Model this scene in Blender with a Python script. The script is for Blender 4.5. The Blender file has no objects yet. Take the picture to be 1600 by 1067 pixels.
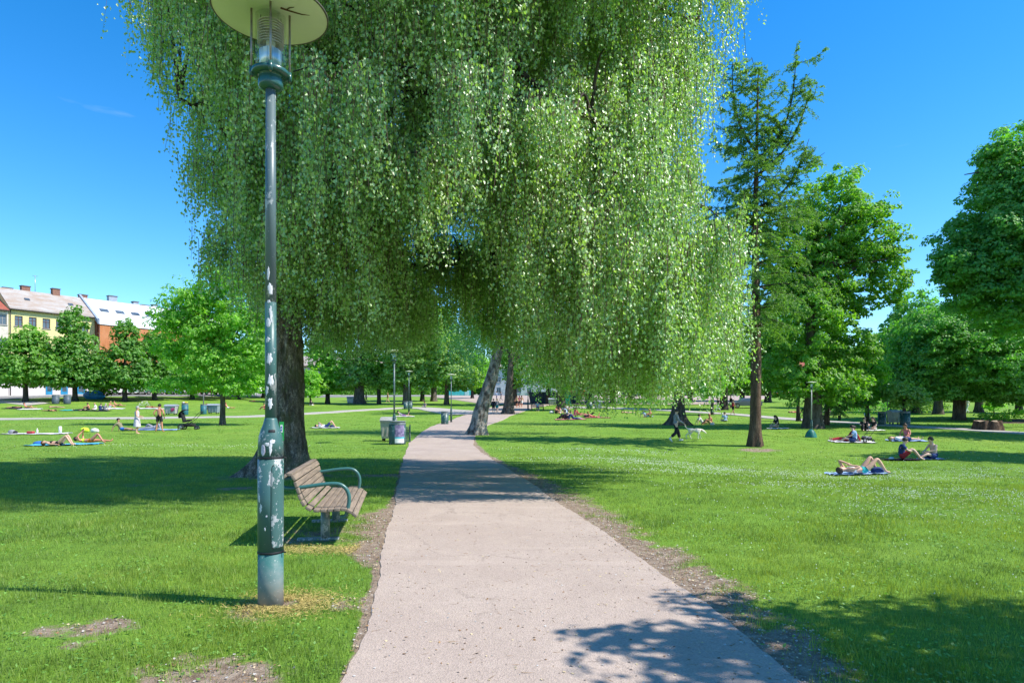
import bpy, bmesh, math, random
import numpy as np
from mathutils import Vector, Matrix, Euler
PI = math.pi
rng = np.random.default_rng(11)
random.seed(5)
scene = bpy.context.scene
COL = scene.collection

# ------------------------------------------------------------------ materials
MATS = {}
def new_mat(name):
    m = bpy.data.materials.new(name); m.use_nodes = True
    nt = m.node_tree; nt.nodes.clear()
    out = nt.nodes.new('ShaderNodeOutputMaterial')
    return m, nt, out
def nd(nt, typ, **kw):
    n = nt.nodes.new(typ)
    for k, v in kw.items():
        if k.startswith('i_'):
            key = k[2:]
            key = int(key) if key.isdigit() else key.replace('_', ' ')
            n.inputs[key].default_value = v
        else: setattr(n, k, v)
    return n
def ramp(nt, fac, stops, interp='LINEAR'):
    r = nt.nodes.new('ShaderNodeValToRGB'); r.color_ramp.interpolation = interp
    el = r.color_ramp.elements
    while len(el) < len(stops): el.new(0.5)
    for e, (p, c) in zip(el, stops):
        e.position = p; e.color = (c[0], c[1], c[2], 1) if not isinstance(c, (int, float)) else (c, c, c, 1)
    nt.links.new(fac, r.inputs[0]); return r.outputs[0]
def math_(nt, op, a, b=None, clamp=False):
    n = nt.nodes.new('ShaderNodeMath'); n.operation = op; n.use_clamp = clamp
    for i, v in enumerate((a, b)):
        if v is None: continue
        if isinstance(v, (int, float)): n.inputs[i].default_value = v
        else: nt.links.new(v, n.inputs[i])
    return n.outputs[0]
def mixc(nt, fac, a, b, blend='MIX'):
    n = nt.nodes.new('ShaderNodeMix'); n.data_type = 'RGBA'; n.blend_type = blend
    if isinstance(fac, (int, float)): n.inputs[0].default_value = fac
    else: nt.links.new(fac, n.inputs[0])
    for i, v in ((6, a), (7, b)):
        if isinstance(v, (tuple, list)): n.inputs[i].default_value = (v[0], v[1], v[2], 1)
        else: nt.links.new(v, n.inputs[i])
    return n.outputs[2]
def coords(nt, kind='Object', scale=(1, 1, 1)):
    tc = nt.nodes.new('ShaderNodeTexCoord'); mp = nt.nodes.new('ShaderNodeMapping')
    mp.inputs['Scale'].default_value = scale
    nt.links.new(tc.outputs[kind], mp.inputs[0]); return mp.outputs[0]
def wcoords(nt, scale=(1, 1, 1)):
    g = nt.nodes.new('ShaderNodeNewGeometry'); mp = nt.nodes.new('ShaderNodeMapping')
    mp.inputs['Scale'].default_value = scale
    nt.links.new(g.outputs['Position'], mp.inputs[0]); return mp.outputs[0]
def noise(nt, vec, scale, detail=4, rough=.6, out='Fac'):
    n = nd(nt, 'ShaderNodeTexNoise', i_Scale=scale, i_Detail=detail, i_Roughness=rough)
    nt.links.new(vec, n.inputs['Vector']); return n.outputs[out]
def bump(nt, h, strength, dist=.02):
    b = nd(nt, 'ShaderNodeBump', i_Strength=strength, i_Distance=dist)
    nt.links.new(h, b.inputs['Height']); return b.outputs[0]
def princ(nt, out, color, rough=.6, normal=None, metallic=0, spec=.4, alpha=None, trans=None):
    p = nt.nodes.new('ShaderNodeBsdfPrincipled')
    if isinstance(color, (tuple, list)): p.inputs['Base Color'].default_value = (*color[:3], 1)
    else: nt.links.new(color, p.inputs['Base Color'])
    if isinstance(rough, (int, float)): p.inputs['Roughness'].default_value = rough
    else: nt.links.new(rough, p.inputs['Roughness'])
    p.inputs['Metallic'].default_value = metallic
    p.inputs['Specular IOR Level'].default_value = spec
    if trans: p.inputs['Transmission Weight'].default_value = trans
    if normal is not None: nt.links.new(normal, p.inputs['Normal'])
    nt.links.new(p.outputs[0], out.inputs[0]); return p
def surf(name, c1, c2=None, scale=4, rough=.7, bmp=.0, bscale=None, bdist=.01, metallic=0, stretch=(1, 1, 1), lo=.35, hi=.65, spec=.3, detail=4):
    """two-tone noisy surface"""
    if name in MATS: return MATS[name]
    m, nt, out = new_mat(name)
    c2 = c2 or tuple(v * .72 for v in c1)
    v = coords(nt, 'Object', stretch)
    f = noise(nt, v, scale, detail)
    c = ramp(nt, f, [(lo, c2), (hi, c1)])
    nrm = bump(nt, noise(nt, v, bscale or scale * 4, 5), bmp, bdist) if bmp else None
    princ(nt, out, c, rough, nrm, metallic, spec)
    MATS[name] = m; return m
CLOTH = {'white': (.75, .75, .74), 'black': (.02, .02, .025), 'navy': (.025, .05, .16), 'blue': (.04, .16, .5), 'lightblue': (.3, .45, .72),
 'grey': (.28, .28, .3), 'lilac': (.55, .5, .56), 'red': (.4, .03, .04), 'pink': (.62, .2, .25), 'teal': (.02, .36, .36), 'neon': (.65, .85, .05),
 'orange': (.72, .2, .03), 'olive': (.22, .2, .12), 'tan': (.5, .35, .2), 'yellow': (.75, .6, .05), 'purple': (.2, .08, .25), 'cyan': (.08, .42, .62), 'green': (.03, .2, .12)}
def cloth(c): return surf('cloth ' + c, CLOTH[c], tuple(v * .8 for v in CLOTH[c]), 14, .85, .4, 60, .004)
SKIN = [(.62, .36, .25), (.70, .45, .34), (.46, .25, .16), (.55, .24, .15)]
def skin(i): return surf('skin tone %d' % i, SKIN[i], tuple(v * .88 for v in SKIN[i]), 9, .5, spec=.35)
HAIR = {'brown': (.06, .035, .02), 'dark': (.015, .012, .01), 'blond': (.42, .28, .12), 'grey': (.35, .34, .33), 'red': (.22, .07, .02)}
def hairm(c): return surf('hair ' + c, HAIR[c], None, 40, .55, .5, 90, .004, stretch=(1, 1, .3))

def leaf_mat(name, ca, cb, trans=.45, gloss=.05, grough=.6, tcol=None, patchy=0):
    if name in MATS: return MATS[name]
    m, nt, out = new_mat(name)
    g = nt.nodes.new('ShaderNodeNewGeometry')
    r = g.outputs['Random Per Island']
    c = ramp(nt, r, [(0, cb), (.55, ca), (1, tuple(v * 1.25 for v in ca))])
    lowf = noise(nt, coords(nt, 'Object'), .55, 2)
    if patchy: c = mixc(nt, ramp(nt, noise(nt, coords(nt, 'Object'), 2.2, 4, .7), [(.42, patchy), (.6, 0)]), c, (.06, .12, .02)); c = mixc(nt, ramp(nt, noise(nt, coords(nt, 'Object'), 1.1, 5, .7), [(.56, 0), (.70, .6)]), c, (.30, .33, .08))
    c = mixc(nt, ramp(nt, lowf, [(.35, 0), (.7, .45)]), c, tuple(v * f for v, f in zip(ca, (1.5, 1.25, .8))))
    d = nt.nodes.new('ShaderNodeBsdfDiffuse'); nt.links.new(c, d.inputs[0])
    t = nt.nodes.new('ShaderNodeBsdfTranslucent')
    tc = mixc(nt, 1, c, tcol or (2.0, 2.2, .7), 'MULTIPLY'); nt.links.new(tc, t.inputs[0])
    mx = nt.nodes.new('ShaderNodeMixShader'); mx.inputs[0].default_value = trans
    nt.links.new(d.outputs[0], mx.inputs[1]); nt.links.new(t.outputs[0], mx.inputs[2])
    gl = nt.nodes.new('ShaderNodeBsdfGlossy'); gl.inputs['Roughness'].default_value = grough
    gl.inputs['Color'].default_value = (.9, .95, .9, 1)
    mg = nt.nodes.new('ShaderNodeMixShader'); mg.inputs[0].default_value = gloss
    nt.links.new(mx.outputs[0], mg.inputs[1]); nt.links.new(gl.outputs[0], mg.inputs[2])
    nt.links.new(mg.outputs[0], out.inputs[0])
    MATS[name] = m; return m

# ------------------------------------------------------------------ mesh building
def raw_mesh(name, V, F, mats=(), mi=None, smooth=False):
    """V (n,3), F (m,k) arrays of the same k"""
    V = np.asarray(V, dtype=np.float32); F = np.asarray(F, dtype=np.int32)
    me = bpy.data.meshes.new(name); k = F.shape[1]
    me.vertices.add(len(V)); me.vertices.foreach_set('co', V.ravel())
    me.loops.add(F.size); me.loops.foreach_set('vertex_index', F.ravel())
    me.polygons.add(len(F)); me.polygons.foreach_set('loop_start', np.arange(0, F.size, k, dtype=np.int32))
    try: me.polygons.foreach_set('loop_total', np.full(len(F), k, dtype=np.int32))
    except Exception: pass
    if mi is not None: me.polygons.foreach_set('material_index', np.asarray(mi, dtype=np.int32))
    me.polygons.foreach_set('use_smooth', np.full(len(F), smooth, dtype=bool))
    for m in mats: me.materials.append(m)
    me.update(calc_edges=True); return me
def link(name, me, parent=None, loc=None):
    o = bpy.data.objects.new(name, me); COL.objects.link(o)
    if parent is not None: o.parent = parent
    if loc is not None: o.location = loc
    return o
def tag(o, label=None, cat=None, group=None, kind=None):
    if label: o['label'] = label
    if cat: o['category'] = cat
    if group: o['group'] = group
    if kind: o['kind'] = kind
    return o
def thing(name, label, cat, loc=(0, 0, 0), rotz=0, group=None, scale=1):
    o = bpy.data.objects.new(name, None); COL.objects.link(o); o.empty_display_size = .2
    o.location = loc; o.rotation_euler = (0, 0, rotz); o.scale = (scale,) * 3 if isinstance(scale, (int, float)) else scale
    return tag(o, label, cat, group)
def copy_tree(o, parent=None):
    c = o.copy(); COL.objects.link(c); c.parent = parent
    for ch in list(o.children): copy_tree(ch, c)
    return c

class MB:
    def __init__(s): s.v = []; s.f = []; s.m = []; s.sm = []; s.mats = []
    def mat(s, m):
        if m not in s.mats: s.mats.append(m)
        return s.mats.index(m)
    def add(s, vs, fs, m=None, smooth=False):
        b = len(s.v); s.v += [tuple(v) for v in vs]; k = s.mat(m) if m else 0
        for f in fs: s.f.append([b + i for i in f]); s.m.append(k); s.sm.append(smooth)
        return s
    def box(s, c, size, m=None, rot=None, bev=0):
        x, y, z = (d / 2 for d in size)
        if bev:
            bm = bmesh.new(); bmesh.ops.create_cube(bm, size=1)
            for v in bm.verts: v.co = Vector((v.co.x * 2 * x, v.co.y * 2 * y, v.co.z * 2 * z))
            bmesh.ops.bevel(bm, geom=bm.edges[:] , offset=bev, segments=2, affect='EDGES', profile=.6)
            vs = [v.co.copy() for v in bm.verts]; bm.verts.index_update(); fs = [[v.index for v in f.verts] for f in bm.faces]; bm.free()
        else:
            vs = [Vector((a * x, b * y, d * z)) for a in (-1, 1) for b in (-1, 1) for d in (-1, 1)]
            fs = [(0, 1, 3, 2), (4, 6, 7, 5), (0, 4, 5, 1), (2, 3, 7, 6), (0, 2, 6, 4), (1, 5, 7, 3)]
        R = Euler(rot).to_matrix() if rot else Matrix.Identity(3)
        return s.add([R @ v + Vector(c) for v in vs], fs, m, bool(bev))
    def tube(s, pts, rad, m=None, n=10, cap=True, smooth=True):
        pts = [Vector(p) for p in pts]
        if isinstance(rad, (int, float)): rad = [rad] * len(pts)
        vs = []; fs = []; t0 = (pts[1] - pts[0]).normalized()
        u = t0.orthogonal().normalized()
        for i, p in enumerate(pts):
            t = (pts[min(i + 1, len(pts) - 1)] - pts[max(i - 1, 0)])
            if t.length < 1e-9: t = t0
            t.normalize(); u = (u - t * u.dot(t))
            if u.length < 1e-6: u = t.orthogonal()
            u.normalize(); w = t.cross(u)
            for k in range(n):
                a = 2 * PI * k / n; vs.append(p + (u * math.cos(a) + w * math.sin(a)) * rad[i])
        for i in range(len(pts) - 1):
            for k in range(n):
                a = i * n + k; b = i * n + (k + 1) % n; fs.append((a, b, b + n, a + n))
        s.add(vs, fs, m, smooth)
        if cap:
            b0 = len(s.v) - len(vs); k = s.mat(m) if m else 0
            s.f.append([b0 + i for i in range(n)][::-1]); s.m.append(k); s.sm.append(False)
            s.f.append([b0 + (len(pts) - 1) * n + i for i in range(n)]); s.m.append(k); s.sm.append(False)
        return s
    def lathe(s, prof, m=None, n=24, c=(0, 0, 0), smooth=True, closed=False):
        vs = []; fs = []
        for r, z in prof:
            for k in range(n):
                a = 2 * PI * k / n; vs.append((c[0] + r * math.cos(a), c[1] + r * math.sin(a), c[2] + z))
        L = len(prof)
        for i in range(L - (0 if closed else 1)):
            j = (i + 1) % L
            for k in range(n):
                k2 = (k + 1) % n; fs.append((i * n + k, i * n + k2, j * n + k2, j * n + k))
        s.add(vs, fs, m, smooth)
        if not closed:
            b0 = len(s.v) - len(vs); kk = s.mat(m) if m else 0
            if prof[0][0] > 1e-4: s.f.append([b0 + i for i in range(n)][::-1]); s.m.append(kk); s.sm.append(False)
            if prof[-1][0] > 1e-4: s.f.append([b0 + (L - 1) * n + i for i in range(n)]); s.m.append(kk); s.sm.append(False)
        return s
    def ell(s, c, r, m=None, n=12, rot=None, zmin=-1):
        vs = []; fs = []; K = n // 2 + 1
        R = Euler(rot).to_matrix() if rot else Matrix.Identity(3)
        for i in range(K + 1):
            z = zmin + (1 - zmin) * i / K if zmin > -1 else -math.cos(PI * i / K)
            q = math.sqrt(max(0, 1 - z * z)) if 0 < i < K or zmin > -1 else .001
            for k in range(n):
                a = 2 * PI * k / n
                vs.append(R @ Vector((q * math.cos(a) * r[0], q * math.sin(a) * r[1], z * r[2])) + Vector(c))
        for i in range(K):
            for k in range(n):
                k2 = (k + 1) % n; fs.append((i * n + k, i * n + k2, (i + 1) * n + k2, (i + 1) * n + k))
        return s.add(vs, fs, m, True)
    def prism(s, poly, y0, y1, m=None, axis='y'):
        """polygon in xz extruded along y (or xy along z)"""
        n = len(poly)
        if axis == 'y': vs = [(x, y0, z) for x, z in poly] + [(x, y1, z) for x, z in poly]
        elif axis == 'z': vs = [(x, z, y0) for x, z in poly] + [(x, z, y1) for x, z in poly]
        else: vs = [(y0, x, z) for x, z in poly] + [(y1, x, z) for x, z in poly]
        fs = [list(range(n)), list(range(2 * n - 1, n - 1, -1))] + [(i, i + n, (i + 1) % n + n, (i + 1) % n) for i in range(n)]
        return s.add(vs, fs, m)
    def mesh(s, name):
        me = bpy.data.meshes.new(name); me.from_pydata(s.v, [], s.f)
        for m in s.mats: me.materials.append(m)
        me.polygons.foreach_set('material_index', s.m); me.polygons.foreach_set('use_smooth', s.sm)
        bm = bmesh.new(); bm.from_mesh(me); bmesh.ops.recalc_face_normals(bm, faces=bm.faces); bm.to_mesh(me); bm.free()
        me.update(); return me
    def build(s, name, parent=None, loc=None): return link(name, s.mesh(name), parent, loc)

# ------------------------------------------------------------------ terrain
CAMZ, F0, HROW = 1.55, 1000.0, 640.0
_ty = np.array([-80, 12, 20, 30, 36, 45, 55, 62, 74, 86, 100, 120, 140, 170, 200, 300, 460, 700.])
_tz = np.array([0, 0, -.10, -.2, -.02, .25, .42, .52, 1.02, 1.55, 2.3, 3.25, 4.15, 5.2, 6.0, 8.6, 12, 16.])
_gy = np.linspace(-80, 700, 7801); _gz = np.interp(_gy, _ty, _tz)
_k = np.exp(-.5 * (np.arange(-60, 61) / 22.) ** 2); _k /= _k.sum()
_gz = np.convolve(np.pad(_gz, 60, mode='edge'), _k, 'valid')
def ss(x, a, b):
    t = np.clip((np.asarray(x, float) - a) / (b - a), 0, 1); return t * t * (3 - 2 * t)
def G(x, y):
    x = np.asarray(x, float); y = np.asarray(y, float)
    z = np.interp(y, _gy, _gz)
    z = z - .33 * ss(x, 2.5, 9) * ss(y, 11, 19) * (1 - ss(y, 27, 38))
    z = z + 1.3 * ss(-x, 30, 68) * ss(y, 66, 96) * (1 - .4 * ss(y, 150, 260))
    z = z + (.025 * np.sin(x * .5 + 1.3) * np.sin(y * .37) + .012 * np.sin(x * 1.3 + y * .9)) * ss(np.abs(x), 2, 5)
    return z
_D = np.concatenate([np.linspace(2, 60, 1400), np.linspace(60.1, 420, 2600)])
def at(px, row, off=0.0):
    """point of the ground seen at a place of the photograph"""
    X = (px - 800) / F0 * _D; z = G(X, _D)
    r = HROW + F0 * (CAMZ - z) / _D
    i = np.argmax(r <= row)
    if r[i] > row: i = len(_D) - 1
    d = _D[i]
    if i: 
        t = (r[i - 1] - row) / max(1e-9, r[i - 1] - r[i]); d = _D[i - 1] + t * (_D[i] - _D[i - 1])
    x = (px - 800) / F0 * d
    return Vector((x, d, float(G(x, d)) + off))
def gz(x, y): return float(G(x, y))

# main path edges, world
_le = [(540, 1067), (575, 960), (600, 850), (617, 780), (625, 740), (630, 715), (639, 692), (658, 676), (690, 661), (722, 650)]
_re = [(1245, 1067), (1130, 960), (1000, 870), (870, 783), (802, 737), (757, 710), (739, 694), (742, 681), (764, 664), (797, 650)]
LP = [at(*p) for p in _le]; RP = [at(*p) for p in _re]
LY = np.array([-6, 1] + [p.y for p in LP] + [90, 104]); LX = np.array([-.85, -.9] + [p.x for p in LP] + [-3.6, 1.0])
RY = np.array([-6, 1] + [p.y for p in RP] + [90, 104]); RX = np.array([1.75, 1.7] + [p.x for p in RP] + [3.0, 8.0])
def lx(y): return np.interp(y, LY, LX)
def rx(y): return np.interp(y, RY, RX)
def blob(x, y, cx, cy, ax, ay): return np.exp(-(((x - cx) / ax) ** 2 + ((y - cy) / ay) ** 2))
def wob(x, y, s=1.0): return .5 * np.sin(x * 2.1 * s + 1.7 * np.sin(y * 1.3 * s)) + .5 * np.sin(y * 2.7 * s + 1.3 * np.sin(x * 1.9 * s + 2))
_bx, _by = -5.45, 15.4
def dirt(x, y):
    x = np.asarray(x, float); y = np.asarray(y, float)
    dr = x - rx(y); wr = np.interp(y, [0, 3.6, 5, 8, 11, 14, 18, 24, 30, 36], [.42, .46, .56, .66, .76, .66, .36, .22, .35, .05])
    d = np.clip(1.15 - .85 * dr / wr, 0, 1.2) * (dr > -.6) * (y < 37)
    xw, yw = x + .13 * wob(x, y, 3.0) + .05 * wob(y, x, 9.0), y + .10 * wob(y + 4, x, 3.3) + .05 * wob(x + 1, y, 8.0)
    dl = lx(y) - x; wl = np.interp(y, [0, 4.2, 5.0, 5.6, 6.4, 7.5, 9.3, 10.4, 12, 18], [.03, .04, .12, .07, .24, .74, .66, .16, .05, .02])
    wl = wl * np.where(y < 6.3, np.clip(.4 + .7 * np.sin(y * 5.1) + .5 * np.sin(y * 11.7), 0, 1.3), 1)
    d = np.maximum(d, np.clip(1.2 - dl / np.maximum(wl, .05), 0, 1.2) * (dl > -.6) * (y < 20))
    for (cx, cy, ax, ay, s) in ((-1.75, 3.68, .5, .26, 1.05), (-3.05, 4.55, .36, .2, .8), (-2.75, 4.2, .28, .15, .7), (-1.92, 5.0, .4, .28, 1.0), (-1.5, 5.15, .28, .2, .9),
                                (_bx, _by - .3, 1.4, 1.0, 1.1), (-2.4, 7.9, .7, 1.0, .62), (-3.7, 13.0, 1.4, .5, .6), (-5.5, 12.6, .5, .3, .75), (-3.2, 15.5, 2.0, .6, .7), (11.9, 31, 1.1, .8, .9),
                                (-2.0, 4.0, .25, .12, .6), (-1.15, 5.3, .14, .25, .7), (-7.4, 13.1, .9, .35, .6)):
        d = np.maximum(d, s * blob(xw, yw, cx, cy, ax, ay))
    return np.clip(d + (.24 * wob(x, y, 1.7) + .24 * wob(x + 3, y, 5.0) + .12 * wob(x + 3, y + 5, 13.0)) * np.clip(d * 1.6 - .1, 0, 1), 0, 1.2)
def clover(x, y):
    c = 0
    for (px, row, ax, ay, s) in ((1010, 722, 3.2, 1.2, 1), (1060, 738, 2.0, .7, .8), (1130, 735, 2.5, .9, .9), (1420, 745, 3.5, 1.4, .8), (1520, 775, 2.2, 1.2, 1), (1580, 735, 2.4, .9, .6), (960, 705, 3, 1.2, .5), (520, 672, 5, 2, .3), (300, 697, 5, 1.2, .2), (1230, 760, 1.6, .8, .5), (1430, 800, 1.2, .7, .5)):
        p = at(px, row); c = c + s * blob(x, y, p.x, p.y, ax, ay)
    return np.clip(c, 0, 1)
# ------------------------------------------------------------------ ground materials
def ground_mat():
    m, nt, out = new_mat('lawn ground')
    v = wcoords(nt)
    at_ = nd(nt, 'ShaderNodeAttribute', attribute_name='dirt'); cl = nd(nt, 'ShaderNodeAttribute', attribute_name='clov')
    big = noise(nt, v, .16, 4, .6); mid = noise(nt, v, 1.3, 5, .65); fine = noise(nt, v, 16, 5, .7); vf = noise(nt, v, 70, 3, .7)
    g1 = ramp(nt, big, [(.3, (.13, .26, .028)), (.5, (.185, .33, .036)), (.72, (.28, .39, .06))])
    g2 = mixc(nt, ramp(nt, mid, [(.35, 0), (.7, .55)]), g1, (.085, .17, .022))
    g3 = mixc(nt, ramp(nt, fine, [(.4, 0), (.72, .6)]), g2, (.06, .13, .018))
    g3 = mixc(nt, ramp(nt, vf, [(.5, 0), (.75, .35)]), g3, (.24, .38, .06))
    vor = nd(nt, 'ShaderNodeTexVoronoi', i_Scale=7.0); nt.links.new(v, vor.inputs['Vector'])
    dots = ramp(nt, vor.outputs['Distance'], [(.16, 1), (.30, 0)])
    cfac = math_(nt, 'MULTIPLY', dots, cl.outputs['Fac'], True)
    cfac = math_(nt, 'MULTIPLY', cfac, ramp(nt, mid, [(.40, .1), (.55, 1)]))
    g3 = mixc(nt, cfac, g3, (.62, .68, .5))
    # soil
    s1 = ramp(nt, noise(nt, v, 9, 6, .7), [(.3, (.14, .095, .062)), (.5, (.27, .20, .145)), (.75, (.44, .36, .28))])
    vor2 = nd(nt, 'ShaderNodeTexVoronoi', i_Scale=45.0); nt.links.new(v, vor2.inputs['Vector'])
    s1 = mixc(nt, ramp(nt, vor2.outputs['Distance'], [(.12, .7), (.3, 0)]), s1, (.42, .38, .33))
    fac = math_(nt, 'ADD', at_.outputs['Fac'], math_(nt, 'MULTIPLY', math_(nt, 'SUBTRACT', fine, .5), .9))
    fac = ramp(nt, fac, [(.36, 0), (.66, 1)])
    c = mixc(nt, fac, g3, s1)
    h = math_(nt, 'ADD', fine, math_(nt, 'MULTIPLY', vf, .6))
    princ(nt, out, c, .9, bump(nt, h, .7, .05), spec=.15)
    return m
def path_mat(name, ca, cb, cc):
    m, nt, out = new_mat(name)
    v = wcoords(nt)
    big = noise(nt, v, .7, 5, .6); spk = noise(nt, v, 130, 3, .75)
    c = ramp(nt, big, [(.3, ca), (.7, cb)])
    c = mixc(nt, ramp(nt, noise(nt, v, 2.8, 4, .6), [(.55, 0), (.75, .35)]), c, cc)
    vor = nd(nt, 'ShaderNodeTexVoronoi', i_Scale=95.0); nt.links.new(v, vor.inputs['Vector'])
    g = ramp(nt, vor.outputs['Color'], [(.1, .84), (.5, 1.0), (.95, 1.14)])
    c = mixc(nt, 1, c, g, 'MULTIPLY')
    dark = ramp(nt, noise(nt, v, 60, 2, .5), [(.68, 0), (.74, .5)])
    c = mixc(nt, dark, c, (.10, .08, .075))
    c = mixc(nt, ramp(nt, noise(nt, wcoords(nt, (1, .25, 1)), 1.6, 5, .7), [(.5, 0), (.8, .5)]), c, tuple(x * .8 for x in ca))
    c = mixc(nt, ramp(nt, noise(nt, wcoords(nt, (.35, 2.2, 1)), 1.1, 3, .5), [(.60, 0), (.66, .22)]), c, tuple(x * 1.2 for x in cb))
    vor3 = nd(nt, 'ShaderNodeTexVoronoi', i_Scale=14.0); nt.links.new(v, vor3.inputs['Vector'])
    c = mixc(nt, ramp(nt, vor3.outputs['Distance'], [(.03, .8), (.06, 0)]), c, (.16, .10, .06))
    vc = nd(nt, 'ShaderNodeTexVoronoi', i_Scale=.42, feature='DISTANCE_TO_EDGE'); va = nt.nodes.new('ShaderNodeVectorMath'); va.operation = 'MULTIPLY_ADD'; va.inputs[1].default_value = (.9, .9, .9); nt.links.new(noise(nt, v, 1.7, 6, .7, 'Color'), va.inputs[0]); nt.links.new(v, va.inputs[2]); nt.links.new(va.outputs[0], vc.inputs['Vector'])
    c = mixc(nt, math_(nt, 'MULTIPLY', ramp(nt, vc.outputs['Distance'], [(.002, .55), (.007, 0)]), ramp(nt, big, [(.45, 0), (.6, 1)])), c, (.16, .125, .105))
    princ(nt, out, c, .85, bump(nt, math_(nt, 'ADD', spk, vor.outputs['Distance']), .5, .006), spec=.2)
    return m
M_GROUND = ground_mat()
M_PATH = path_mat('pink grey asphalt', (.355, .280, .232), (.415, .335, .280), (.445, .350, .275))
M_PATH2 = path_mat('pale gravel', (.36, .33, .30), (.42, .39, .35), (.46, .41, .36))
M_ROAD = path_mat('street asphalt', (.16, .16, .165), (.2, .2, .2), (.24, .23, .22))
M_SOIL = surf('dark soil', (.16, .11, .075), (.07, .045, .03), 9, .95, .8, 30, .03)

def seq(*segs):
    o = []
    for a, b, n in segs: o += list(np.linspace(a, b, n, endpoint=False))
    return np.array(o + [segs[-1][1]])
ys = seq((-12, 2.5, 12), (2.5, 6, 80), (6, 12, 80), (12, 40, 110), (40, 110, 120), (110, 200, 50), (200, 620, 40))
xs_h = seq((0, 4, 90), (4, 9, 60), (9, 30, 60), (30, 100, 60), (100, 420, 30))
xs = np.concatenate([-xs_h[::-1][:-1], xs_h])
XX, YY = np.meshgrid(xs, ys)
VV = np.stack([XX.ravel(), YY.ravel(), G(XX, YY).ravel()], 1)
nx, ny = len(xs), len(ys)
I = np.arange(nx * ny).reshape(ny, nx)
FF = np.stack([I[:-1, :-1], I[:-1, 1:], I[1:, 1:], I[1:, :-1]], -1).reshape(-1, 4)
me = raw_mesh('ground', VV, FF, [M_GROUND], smooth=True)
a = me.attributes.new('dirt', 'FLOAT', 'POINT'); a.data.foreach_set('value', dirt(VV[:, 0], VV[:, 1]).astype(np.float32))
a = me.attributes.new('clov', 'FLOAT', 'POINT'); a.data.foreach_set('value', clover(VV[:, 0], VV[:, 1]).astype(np.float32))
tag(link('lawn', me), kind='structure')

def strip(name, L, R, m, off=.006, grow=.0005, nc=8, kind='structure'):
    """sheet draped on the ground between two polylines of equal length"""
    L = np.array(L, float); R = np.array(R, float); t = np.linspace(0, 1, nc - 1); t = np.concatenate([[0, .004], t[1:-1], [.996, 1]])
    P = L[:, None, :] * (1 - t)[None, :, None] + R[:, None, :] * t[None, :, None]
    x, y = P[..., 0], P[..., 1]; z = G(x, y) + off + grow * np.abs(y)
    edge = np.zeros_like(z); edge[:, 0] = edge[:, -1] = 1
    z = z - edge * (off + grow * np.abs(y) + .01)
    V = np.stack([x, y, z], -1).reshape(-1, 3); n = len(L)
    I = np.arange(n * (nc + 1)).reshape(n, nc + 1)
    F = np.stack([I[:-1, :-1], I[:-1, 1:], I[1:, 1:], I[1:, :-1]], -1).reshape(-1, 4)
    o = link(name, raw_mesh(name, V, F, [m], smooth=False)); tag(o, kind=kind); return o
py_ = np.concatenate([np.linspace(-5, 12, 150), np.linspace(12.2, 104, 260)])
wig = lambda y, s: .02 * np.sin(y * 1.3 + s) + .010 * np.sin(y * 4.1 + s * 2) + .008 * np.sin(y * 17 + s)
# smooth edges
def smooth_edge(fn, y): return sum(fn(y + d) for d in (-.6, -.3, 0, .3, .6)) / 5
strip('path', np.stack([smooth_edge(lx, py_) + wig(py_, 1), py_], 1), np.stack([smooth_edge(rx, py_) + wig(py_, 3), py_], 1), M_PATH, nc=14)
def poly_strip(name, pix, w, m, off=.02, pts=None):
    P = np.array([(p.x, p.y) for p in (at(*q) for q in pix)]) if pts is None else np.array(pts, float)
    t = np.arange(len(P)); tt = np.linspace(0, len(P) - 1, 120)
    C = np.stack([np.interp(tt, t, P[:, 0]), np.interp(tt, t, P[:, 1])], 1)
    for _ in range(6): C[1:-1] = (C[:-2] + C[1:-1] * 2 + C[2:]) / 4
    T = np.gradient(C, axis=0); T /= np.linalg.norm(T, axis=1)[:, None]; N = np.stack([-T[:, 1], T[:, 0]], 1)
    w = np.interp(tt, t, w) if hasattr(w, '__len__') else w * np.ones(len(tt))
    wn = (w / 2)[:, None]
    return strip(name, C + N * wn, C - N * wn, m, off, .0004, 6)
poly_strip('side_path', [(-150, 656), (0, 655), (200, 653.6), (330, 652), (400, 650.6), (480, 646.5), (560, 641.5), (625, 637.5), (670, 638), (712, 643), (748, 647.5)], [3.2, 3.2, 3.2, 3.2, 3.2, 3, 2.8, 2.6, 3.5, 6, 8], M_PATH2, .03)
poly_strip('cross_path', [(880, 636.5), (950, 637.5), (1040, 641), (1144, 647.5), (1240, 655.5), (1330, 661), (1420, 667), (1600, 677), (1750, 684)], [4.5, 3.6, 3, 2.6, 2.3, 2.2, 2.2, 2.1, 2.1], M_PATH2, .03)
poly_strip('far_path', [(-160, 626), (0, 627.5), (30, 629), (62, 632)], 3, M_PATH2, .03)
# square at the end of the path
strip('square', [(-4 - (y - 100) * .3, y) for y in np.linspace(100, 170, 40)], [(36 + (y - 100) * .5, y) for y in np.linspace(100, 170, 40)], M_PATH, .05, .0005, 30)
# street in front of the houses
BO = np.array([-78.2, 100.0]); BD = np.array([6.6, 9.3]) / math.hypot(6.6, 9.3); BN = np.array([BD[1], -BD[0]])
tt = np.linspace(-30, 130, 160)
strip('street', [tuple(BO + BD * t + BN * 3) for t in tt], [tuple(BO + BD * t + BN * 11) for t in tt], M_ROAD, .05, .0004, 8)
strip('pavement', [tuple(BO + BD * t - BN * .5) for t in tt], [tuple(BO + BD * t + BN * 3.0) for t in tt], surf('pavement slabs', (.4, .39, .37), None, 3, .8), .14, .0004, 4)
strip('far_street', [(-60 + 3 * i, 178) for i in range(110)], [(-60 + 3 * i, 186) for i in range(110)], M_ROAD, .08, .0003, 4)

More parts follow.
